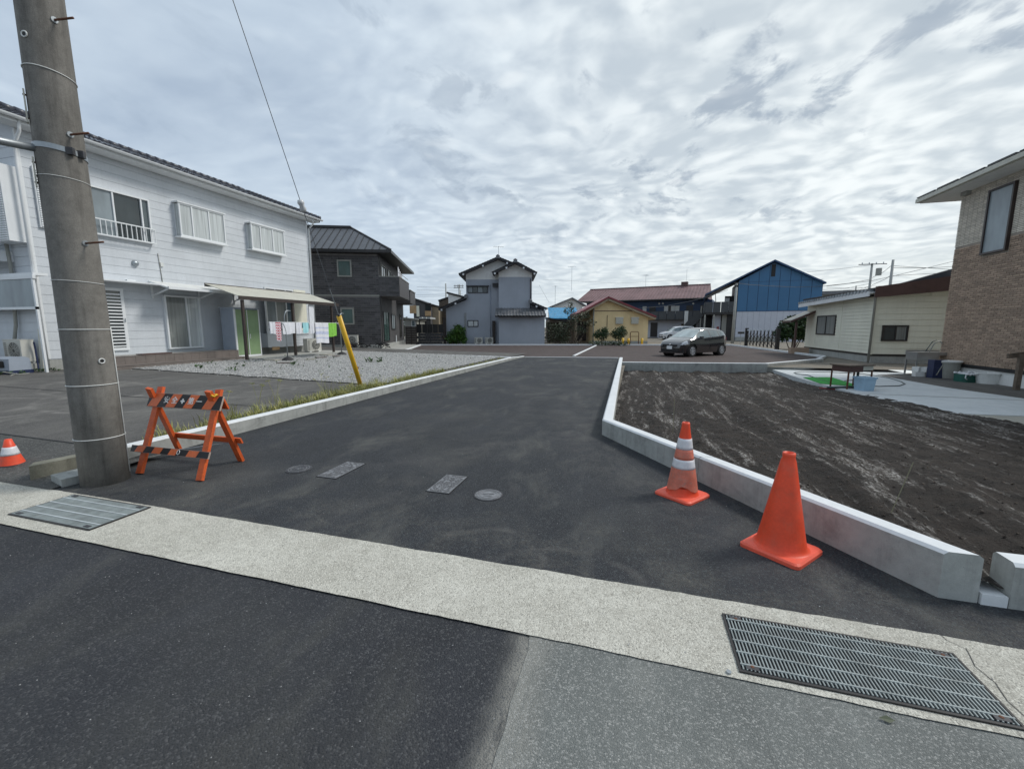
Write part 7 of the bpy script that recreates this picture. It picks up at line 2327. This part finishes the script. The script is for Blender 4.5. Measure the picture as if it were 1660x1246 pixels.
mb = MB().tube([(w_ * .55, dS * .6, h_), (w_ * .7, dS * .7, h_ + .3), (w_ * .85, dS * .7, h_ + .38), (w_ * .95, dS * .6, h_ + .25), (w_ * .98, dS * .6, h_)], .02, 6); mb.build('water_pipe', M['plastic_grey'], t, smooth=True)
MB().tube([(w_ * .4, dS * .5, h_ + .02), (w_ * .6, dS * .6, h_ + .35), (w_ * .72, dS * .6, h_ + .42)], .014, 6).build('hose', M['hose'], t, smooth=True)
p = ground_at(1512, 611, LZ)
for k in range(5):
    o = MB().box(-.13, -.1, 0, .13, .1, .16).build('small_box', M['plastic_white' if k != 2 else 'beige_metal'])
    o.location = (p.x - .25 + .16 * (k % 3) - .1, p.y + .1 + .05 * (k % 2), LZ + (.171 if False else 0) + .165 * (k // 3)); o.rotation_euler = (0, 0, R(10 * k))
    tag(o, ['leftmost small pale box under the outdoor sink', 'second small pale box under the outdoor sink', 'small beige box under the outdoor sink', 'upper left small box stacked under the outdoor sink', 'upper right small box stacked under the outdoor sink'][k], 'box', 'small boxes under the sink')
p = ground_at(1517, 612, LZ); m_ = mpp(p)
t = thing('dark_case', 'tall dark navy case leaning between the sink and the grey tub', 'case', (p.x, p.y, LZ), 10)
B(-10 * m_, -.12, 0, 9 * m_, .12, 29 * m_).build('body', M['plastic_navy'], t)
MB().beam((-5 * m_, -.13, .1), (4 * m_, -.13, 25 * m_), .02, .02).build('strap', M['plastic_grey'], t)
def tub(name, label, u, v, wpx, hpx, mt, lid=None, z=LZ, seg=28, cat='tub', taper=.84):
    p = ground_at(u, v, z); m_ = mpp(p); r = wpx * m_ / 2; h_ = hpx * m_
    t = thing(name, label, cat, (p.x, p.y + r * .8, z))
    MB().lathe([(0, 0), (r * taper, 0), (r * .97, h_ * .9), (r * 1.04, h_ * .9), (r * 1.04, h_), (r * .94, h_), (r * .9, h_ * .75), (0, h_ * .7)], seg).build('body', M[mt], t, smooth=False)
    if lid:
        MB().lathe([(r * 1.07, h_ * .97), (r * 1.1, h_ * 1.02), (r * 1.0, h_ * 1.06), (0, h_ * 1.10)], seg).build('lid', M[lid], t)
    for s_ in (-1, 1): B(s_ * r * 1.0, -.05, h_ * .80, s_ * r * 1.12, .05, h_ * .86).build('handle', M[mt], t)
    return t, r, h_
tub('grey_tub', 'large grey ribbed tub with pale lid beside the brick wall', 1542, 613.5, 34, 27, 'plastic_grey', 'plastic_white')
tub('white_tub', 'white round tub with dark lid knob beside the brick wall', 1612, 623, 33, 18, 'plastic_white', None)
p = ground_at(1578, 620, LZ); m_ = mpp(p)
t = thing('green_crate', 'dark green crate wrapped in a pale plastic bag between the two tubs', 'crate', (p.x, p.y + .2, LZ), 14)
B(-14 * m_, -.2, 0, 14 * m_, .2, 13 * m_).build('body', M['plastic_teal'], t)
mb = MB(); rr = random.Random(3)
pts = [(x * m_, -.21 - .02 * rr.random(), (12 + 3 * rr.random()) * m_) for x in range(-17, 20, 3)]
mb.tube(pts, .03, 6); mb.tube([(p_[0], .15, p_[2] + .02) for p_ in pts], .03, 6); mb.box(-14 * m_, -.19, 13 * m_ + .001, 14 * m_, .19, 14 * m_)
mb.tube([(-16 * m_, -.2, 12 * m_), (-18 * m_, -.22, 8 * m_), (-15 * m_, -.22, 5 * m_)], .015, 5)
mb.build('plastic_bag', M['bulk_white'], t, smooth=True)
p = ground_at(1647, 632, LZ); m_ = mpp(p)
t = thing('wooden_rail_post', 'dark wooden post with a sloping rail at the right picture edge', 'post', (p.x, p.y, LZ), 0)
B(-.05, -.05, 0, .05, .05, 58 * m_).build('post', M['wood_old'], t); MB().beam((-.30, -.02, 55 * m_), (.9, .3, 60 * m_ + .1), .05, .12).build('rail', M['wood_old'], t)
p = ground_at(1636, 622, LZ)
o = B(-.2, -.1, 0, .2, .1, .03).build('green_tray', M['plastic_teal']); o.location = (p.x, p.y, LZ); tag(o, 'flat green tray on the ground between the white tub and the post', 'tray')
o = B(-.25, -.04, 0, .25, .04, .06).build('loose_brick', M['red_roof']); q = ground_at(1346, 629, -.12); o.location = (q.x, q.y, PZ - .07); tag(o, 'reddish brick lying at the edge of the pad by the rusty table', 'brick')

# ================================================================== VEHICLES
def spline(pts, x):
    if x <= pts[0][0]: return pts[0][1]
    if x >= pts[-1][0]: return pts[-1][1]
    for i in range(len(pts) - 1):
        if pts[i][0] <= x <= pts[i + 1][0]:
            p0 = pts[max(0, i - 1)]; p1, p2 = pts[i], pts[i + 1]; p3 = pts[min(len(pts) - 1, i + 2)]
            t_ = (x - p1[0]) / (p2[0] - p1[0]); h = p2[0] - p1[0]
            m1 = (p2[1] - p0[1]) / (p2[0] - p0[0]) * h; m2 = (p3[1] - p1[1]) / (p3[0] - p1[0]) * h
            return (2 * t_**3 - 3 * t_**2 + 1) * p1[1] + (t_**3 - 2 * t_**2 + t_) * m1 + (-2 * t_**3 + 3 * t_**2) * p2[1] + (t_**3 - t_**2) * m2


def make_car(name, label, cat, loc, rotz, paint, L, Wd, top, belt, ws, rs, pillars, sidewin, wheels, wr):
    t = thing(name, label, cat, loc, rotz)
    hl = L / 2; hw = Wd / 2
    nx = int(L / .04); n1, n2, n3 = 16, 9, 9
    def width(x):
        a = abs(x) / hl
        return hw * (1 - .30 * max(0, (a - .55) / .45) ** 2.4)
    def ring(x):
        zt = spline(top, x); zbt = spline(belt, x); zb = .20 + .10 * max(0, (abs(x) / hl - .75) / .25) ** 2
        w = width(x); zs = min(zbt, zt - .05); g_ = min(1, max(0, (zt - zs - .05) / .42))
        pts = []
        for k in range(n1):
            f = k / n1; z = zb + (zs - zb) * f
            y = w * (.90 + .10 * math.sin(min(1, f * 1.25) * math.pi / 2) - .025 * max(0, f - .55) / .45)
            if .46 < f < .56: y -= .006
            pts.append((y, z))
        ys = w * .972; yr = w * (.94 - .26 * g_); ze = zt - .03 - .05 * g_
        for k in range(n2):
            f = k / n2; pts.append((ys + (yr - ys) * (f ** 1.15), zs + (ze - zs) * f))
        for k in range(n3 + 1):
            f = k / n3; y = yr * (1 - f); pts.append((y, ze + (zt - ze) * math.sqrt(max(0, 1 - (1 - f) ** 2.4))))
        return pts, g_
    rings = []; gs = []; xs = []
    for i in range(nx + 1):
        x = -hl + L * i / nx; xs.append(x); r_, g_ = ring(x); rings.append(r_); gs.append(g_)
    m = len(rings[0])
    vs = []
    for x, r_ in zip(xs, rings):
        vs += [(x, y, z) for y, z in r_] + [(x, -y, z) for y, z in r_]
    groups = {'body': [], 'windscreen': [], 'side_window': [], 'rear_window': [], 'headlight': [], 'tail_light': []}
    for i in range(nx):
        xm = (xs[i] + xs[i + 1]) / 2; gm = (gs[i] + gs[i + 1]) / 2
        for j in range(m - 1):
            zm = (rings[i][j][1] + rings[i + 1][j][1]) / 2; ym = rings[i][j][0]
            key = 'body'
            if j < n1:
                if any((xm - w_) ** 2 + (zm - wr) ** 2 < (wr + .055) ** 2 for w_ in wheels): key = None
                elif xm > hl - .47 + .25 * (zm - .6) and .60 < zm < spline(top, xm) and zm > .60 + .10 * (hl - xm) and xm < hl - .05: key = 'headlight'
                elif xm < -hl + .28 and zm > .78: key = 'tail_light'
            elif j < n1 + n2:
                if gm > .35 and 0 < j - n1 < n2 - 1 and sidewin[0] < xm - .42 * (zm - 1.0) * 1.2 * (1 if xm > 0 else -.4) < sidewin[1] and not any(abs(xm - p_) < .035 for p_ in pillars): key = 'side_window'
                elif xm > hl - .45 and ym > .3 and gm < .05: key = 'headlight' if xm < hl - .12 and xm > hl - .40 else 'body'
            else:
                if ws[0] < xm < ws[1] and j < m: key = 'windscreen'
                if rs[0] < xm < rs[1] and j > n1 + n2: key = 'rear_window'
            if key is None: continue
            for sgn in (0, m):
                if key in ('side_window', 'headlight', 'tail_light'):
                    kk = key + ('|r' if sgn else '|l') + str(sum(xm < p_ for p_ in pillars) if key == 'side_window' else '')
                    groups.setdefault(kk, [])
                else: kk = key
                a, b, c_, d_ = i * 2 * m + j + sgn, i * 2 * m + j + 1 + sgn, (i + 1) * 2 * m + j + 1 + sgn, (i + 1) * 2 * m + j + sgn
                groups[kk].append((a, b, c_, d_) if sgn else (d_, c_, b, a))
    mats = {'body': paint, 'windscreen': M['car_screen'], 'side_window': M['car_side_glass'], 'rear_window': M['car_side_glass'], 'headlight': M['headlight'], 'tail_light': M['red_lens']}
    for e in (0, nx):
        o_ = e * 2 * m
        lp = list(range(o_, o_ + m)) + list(range(o_ + 2 * m - 2, o_ + m - 1, -1))
        groups['body'].append(tuple(lp) if e == 0 else tuple(reversed(lp)))
    for k, fs in groups.items():
        if not fs: continue
        used = sorted({i for f in fs for i in f}); mp = {u_: n_ for n_, u_ in enumerate(used)}
        mb = MB(); mb.add([vs[u_] for u_ in used], [tuple(mp[i] for i in f) for f in fs])
        mb.build(k.split('|')[0], mats[k.split('|')[0]], t, smooth=True)
    B(-hl + .15, -hw + .16, .19, hl - .15, hw - .16, .50).build('underbody', M['black'], t)
    for w_ in wheels:
        for s_ in (-1, 1):
            MB().tube([(w_, s_ * (hw - .36), wr + .02), (w_, s_ * (hw - .06), wr + .02)], wr + .06, 24).build('wheel_arch', M['black'], t)
            wh_ = bpy.data.objects.new('wheel', MB().tube([(w_, s_ * (hw - .22), wr), (w_, s_ * (hw - .035), wr)], wr, 28).mesh('wheel', M['rubber'])); COL.objects.link(wh_); wh_.parent = t
            yo = s_ * (hw - .028)
            rim = MB().tube([(w_, s_ * (hw - .1), wr), (w_, yo, wr)], wr * .66, 24).build('rim', M['iron_dark'], wh_)
            mb = MB()
            for k in range(7):
                a = k * 2 * math.pi / 7 + .3
                mb.beam((w_ + .03 * math.cos(a), yo + s_ * .006, wr + .03 * math.sin(a)), (w_ + wr * .62 * math.cos(a), yo + s_ * .006, wr + wr * .62 * math.sin(a)), .05, .012, up=(0, 1, 0))
            rg = [(w_ + wr * .62 * math.cos(a), yo + s_ * .004, wr + wr * .62 * math.sin(a)) for a in [2 * math.pi * k / 24 for k in range(25)]]
            mb.tube(rg, .014, 6, caps=False); mb.tube([(w_, yo, wr), (w_, yo + s_ * .014, wr)], .045, 10)
            mb.build('spokes', M['alloy'], wh_)
    # front: grilles, number plate, badge
    B(hl - .02, -.46, .53, hl + .008, .46, .64).build('grille', M['black'], t)
    B(hl - .02, -.56, .27, hl + .012, .56, .42).build('lower_grille', M['black'], t)
    B(hl + .013, -.165, .40, hl + .025, .165, .565).build('number_plate', M['plate'], t)
    MB().tube([(hl + .004, 0, .645), (hl + .018, 0, .645)], .045, 14).build('badge', M['alloy'], t)
    B(hl - .3, -hw * .8, .19, hl + .0, hw * .8, .25).build('front_lip', paint, t)
    for s_ in (-1, 1):
        w_x = ws[1] - .35
        MB().obox(Matrix.Translation((w_x - .05, s_ * (hw + .07), spline(belt, w_x) + .07)), .10, .19, .13).build('mirror', paint, t)
        MB().beam((w_x - .05, s_ * (hw - .09), spline(belt, w_x) + .03), (w_x - .05, s_ * (hw + .02), spline(belt, w_x) + .04), .05, .04).build('mirror_arm', M['black'], t)
        for xx in pillars[:1]:
            MB().beam((xx, s_ * (hw * .995), .32), (xx, s_ * (hw * .975), spline(belt, xx)), .008, .014).build('door_gap', M['black'], t)
        for xx in (pillars[0] + .12, pillars[0] - .75):
            MB().beam((xx, s_ * (hw * 1.005), spline(belt, xx) - .13), (xx - .18, s_ * (hw * 1.005), spline(belt, xx) - .12), .02, .03).build('door_handle', paint, t)
    return t


A_ = ground_at(1122, 578.5); Bq = ground_at(1166.5, 576.0)
hd = (A_ - Bq).normalized(); left = Vector((-hd.y, hd.x, 0))
ctr = (A_ + Bq) / 2 - left * .78
hatch_top = [(-2.0, .70), (-1.93, .98), (-1.80, 1.12), (-1.55, 1.36), (-1.15, 1.47), (-.5, 1.515), (0, 1.50), (.35, 1.43), (.75, 1.22), (1.12, 1.00), (1.5, .90), (1.8, .79), (1.95, .68), (2.0, .60)]
hatch_belt = [(-2.0, .90), (-1.6, 1.06), (-.8, 1.00), (.2, .94), (1.1, .90), (2.0, .72)]
make_car('parked_hatchback', 'dark hatchback car parked on the brown parking area, facing left', 'car', (ctr.x, ctr.y, .004), math.degrees(math.atan2(hd.y, hd.x)), M['car_black'], 4.0, 1.70, hatch_top, hatch_belt,
         (.36, 1.08), (-1.78, -1.40), [-.25, -1.0], (-1.45, .78), (1.22, -1.28), .305)
q = ground_at(1068, 550.5)
q2 = ground_at(1110, 551.0)
hd2 = Vector((-.93, -.37, 0)).normalized()
van_top = [(-2.1, .80), (-2.05, 1.35), (-1.9, 1.60), (-1.2, 1.66), (-.2, 1.66), (.5, 1.56), (1.0, 1.25), (1.35, 1.02), (1.8, .93), (2.03, .82), (2.1, .66)]
van_belt = [(-2.1, 1.05), (-1, 1.02), (.6, .98), (1.2, .95), (2.1, .75)]
cv = Vector((q.x, q.y, 0)) - hd2 * 2.1 + Vector((.25, .3, 0))
make_car('parked_minivan', 'white minivan partly hidden behind the dark hatchback', 'car', (cv.x, cv.y, 0), math.degrees(math.atan2(hd2.y, hd2.x)), M['car_white'], 4.2, 1.70, van_top, van_belt,
         (.58, 1.32), (-2.04, -1.92), [-.2, -1.2], (-1.8, 1.0), (1.30, -1.30), .31)

# ================================================================== BACKGROUND POLES AND WIRES
def bgp(u, v, D):
    d = ray(u, v); fwd = -d.x * SY + d.y * CY
    return Vector((0, 0, CAM_H)) + d * (D / fwd)


def bg_pole(name, label, u, vt, D, r=.16, arm=None, extras=None):
    top_ = bgp(u, vt, D)
    t = thing(name, label, 'utility pole', (top_.x, top_.y, 0))
    MB().tube([(0, 0, 0), (0, 0, top_.z)], r, 8, radii=[r * 1.3, r * .8]).build('shaft', M['foundation'], t, smooth=True)
    for (va, half) in (arm or ()):
        z = bgp(u, va, D).z
        MB().beam((-half, -.15, z), (half, -.15, z), .10, .10).build('crossarm', M['iron_dark'], t)
        for k in range(4):
            x = -half + half * 2 * (k + .5) / 4; B(x - .05, -.2, z + .051, x + .05, -.1, z + .28).build('insulator', M['porcelain'], t)
    return t, top_


t, tp = bg_pole('utility_pole', 'distant utility pole with crossarm and transformer above the cream house', 1414, 427, 62, .17, ((428.5, 1.7),))
z = bgp(1424, 441, 62).z; MB().tube([(.85, -.1, z - .5), (.85, -.1, z + .5)], .35, 10).build('transformer', M['plastic_grey'], t)
bg_pole('utility_pole', 'distant plain utility pole right of the transformer pole', 1448, 421, 52, .17)
bg_pole('utility_pole', 'short far utility pole left of the transformer pole', 1388, 463, 90, .15)
bg_pole('utility_pole', 'distant utility pole rising behind the corrugated house', 722.5, 459.5, 75, .14)
bg_pole('utility_pole', 'left one of the two far poles behind the blue-grey house roof', 744, 461, 80, .14, ((463.5, 1.0), (466.5, 1.0)))
bg_pole('utility_pole', 'thin far pole just right of the twin poles behind the blue-grey house', 746.2, 470, 86, .10)


def wires(label, segs, D, r=.02, name='overhead_wires', D2=None):
    mb = MB()
    for pts in segs:
        P_ = []
        n = len(pts)
        for i in range(n - 1):
            for k in range(5):
                f = k / 5; u = pts[i][0] + (pts[i + 1][0] - pts[i][0]) * f; v = pts[i][1] + (pts[i + 1][1] - pts[i][1]) * f
                P_.append(bgp(u, v, D))
        P_.append(bgp(*pts[-1], D))
        mb.tube(P_, r, 4)
    o = mb.build(name, M['wire'], smooth=True)
    tag(o, label, 'wires')


wires('service wire sagging across the blue gable to the transformer pole', [[(1190, 458), (1215, 461.5), (1246, 463.5), (1290, 465.5), (1330, 464), (1375, 459.5), (1413, 452.5)]], 45, .022)
wires('bundle of wires between the transformer pole and the brick house', [[(1340, 464), (1380, 459), (1414, 455), (1450, 447), (1500, 435), (1546, 423.5)], [(1414, 450), (1432, 441), (1448, 428)], [(1414, 462), (1436, 452), (1448, 443)],
      [(1448, 431), (1500, 434), (1546, 437)], [(1448, 434), (1500, 434.5), (1546, 432)], [(1448, 447), (1500, 444), (1546, 441)]], 58, .028)
wires('thin wires fanning left from the transformer pole over the cream roof', [[(1328, 470), (1370, 468), (1413, 459)], [(1330, 474), (1375, 470), (1413, 464)], [(1340, 467), (1388, 466), (1413, 466)], [(1413, 470), (1430, 466), (1460, 463)], [(1413, 464), (1440, 463), (1470, 466)], [(1388, 472), (1413, 463)]], 66, .022)
wires('thin high wires running left from the transformer pole', [[(1308, 441), (1360, 436), (1413, 429.5)]], 62, .02)
wires('thin far wires crossing the sky above the houses left of centre', [[(676, 465), (722, 466), (750, 466)], [(676, 470), (722, 471), (750, 470.5)], [(674, 478), (722, 477), (750, 476.5)], [(674, 481), (722, 480), (750, 479)]], 82, .018)
wires('long thin wire slanting in front of the maroon roofed apartments', [[(1033, 500), (1080, 496), (1125, 487), (1180, 470)]], 48, .022)
wires('hardly visible far wires above the maroon roof', [[(880, 453), (1000, 459), (1160, 452)], [(860, 476), (930, 475)]], 90, .014)
wires('thin wire high between blue-grey house and ochre house', [[(874, 462), (890, 490)]], 60, .012)

# distant roofs and trees closing the horizon between the houses
t, F, s1 = far_house('distant_house', 'distant grey-roofed house between the blue gabled building and the cream house', 1318, 1385, 478, 475, 546, 16.2, 8, 'plastic_grey', 'tile_grey', ov=.5, th=.5)
for k, (u0, u1, vt, lab) in enumerate(((600, 676, 512, 'far dull green tree line behind the charcoal house'), (936, 962, 528, 'far dull green tree line behind the ochre house'), (1140, 1200, 530, 'far dark hedge behind the walkway building'), (1290, 1420, 515, 'far trees behind the cream house'))):
    p = ground_at(u0, 545); F = Facade((p.x, p.y), 16.2); s1 = F.at(u1, 540)[0]; zt = F.at(u0, vt)[1]
    mb = MB(); rr = random.Random(50 + k)
    leaves(mb, (s1 / 2, 0, zt * .45), (s1 / 2, 1.5, zt * .55), 1400, .5, rr, shell=.0)
    o = mb.build('tree_line', M['leaf_olive']); o.location = (p.x, p.y, 0); o.rotation_euler = (0, 0, R(16.2)); tag(o, lab, 'trees', kind='stuff')
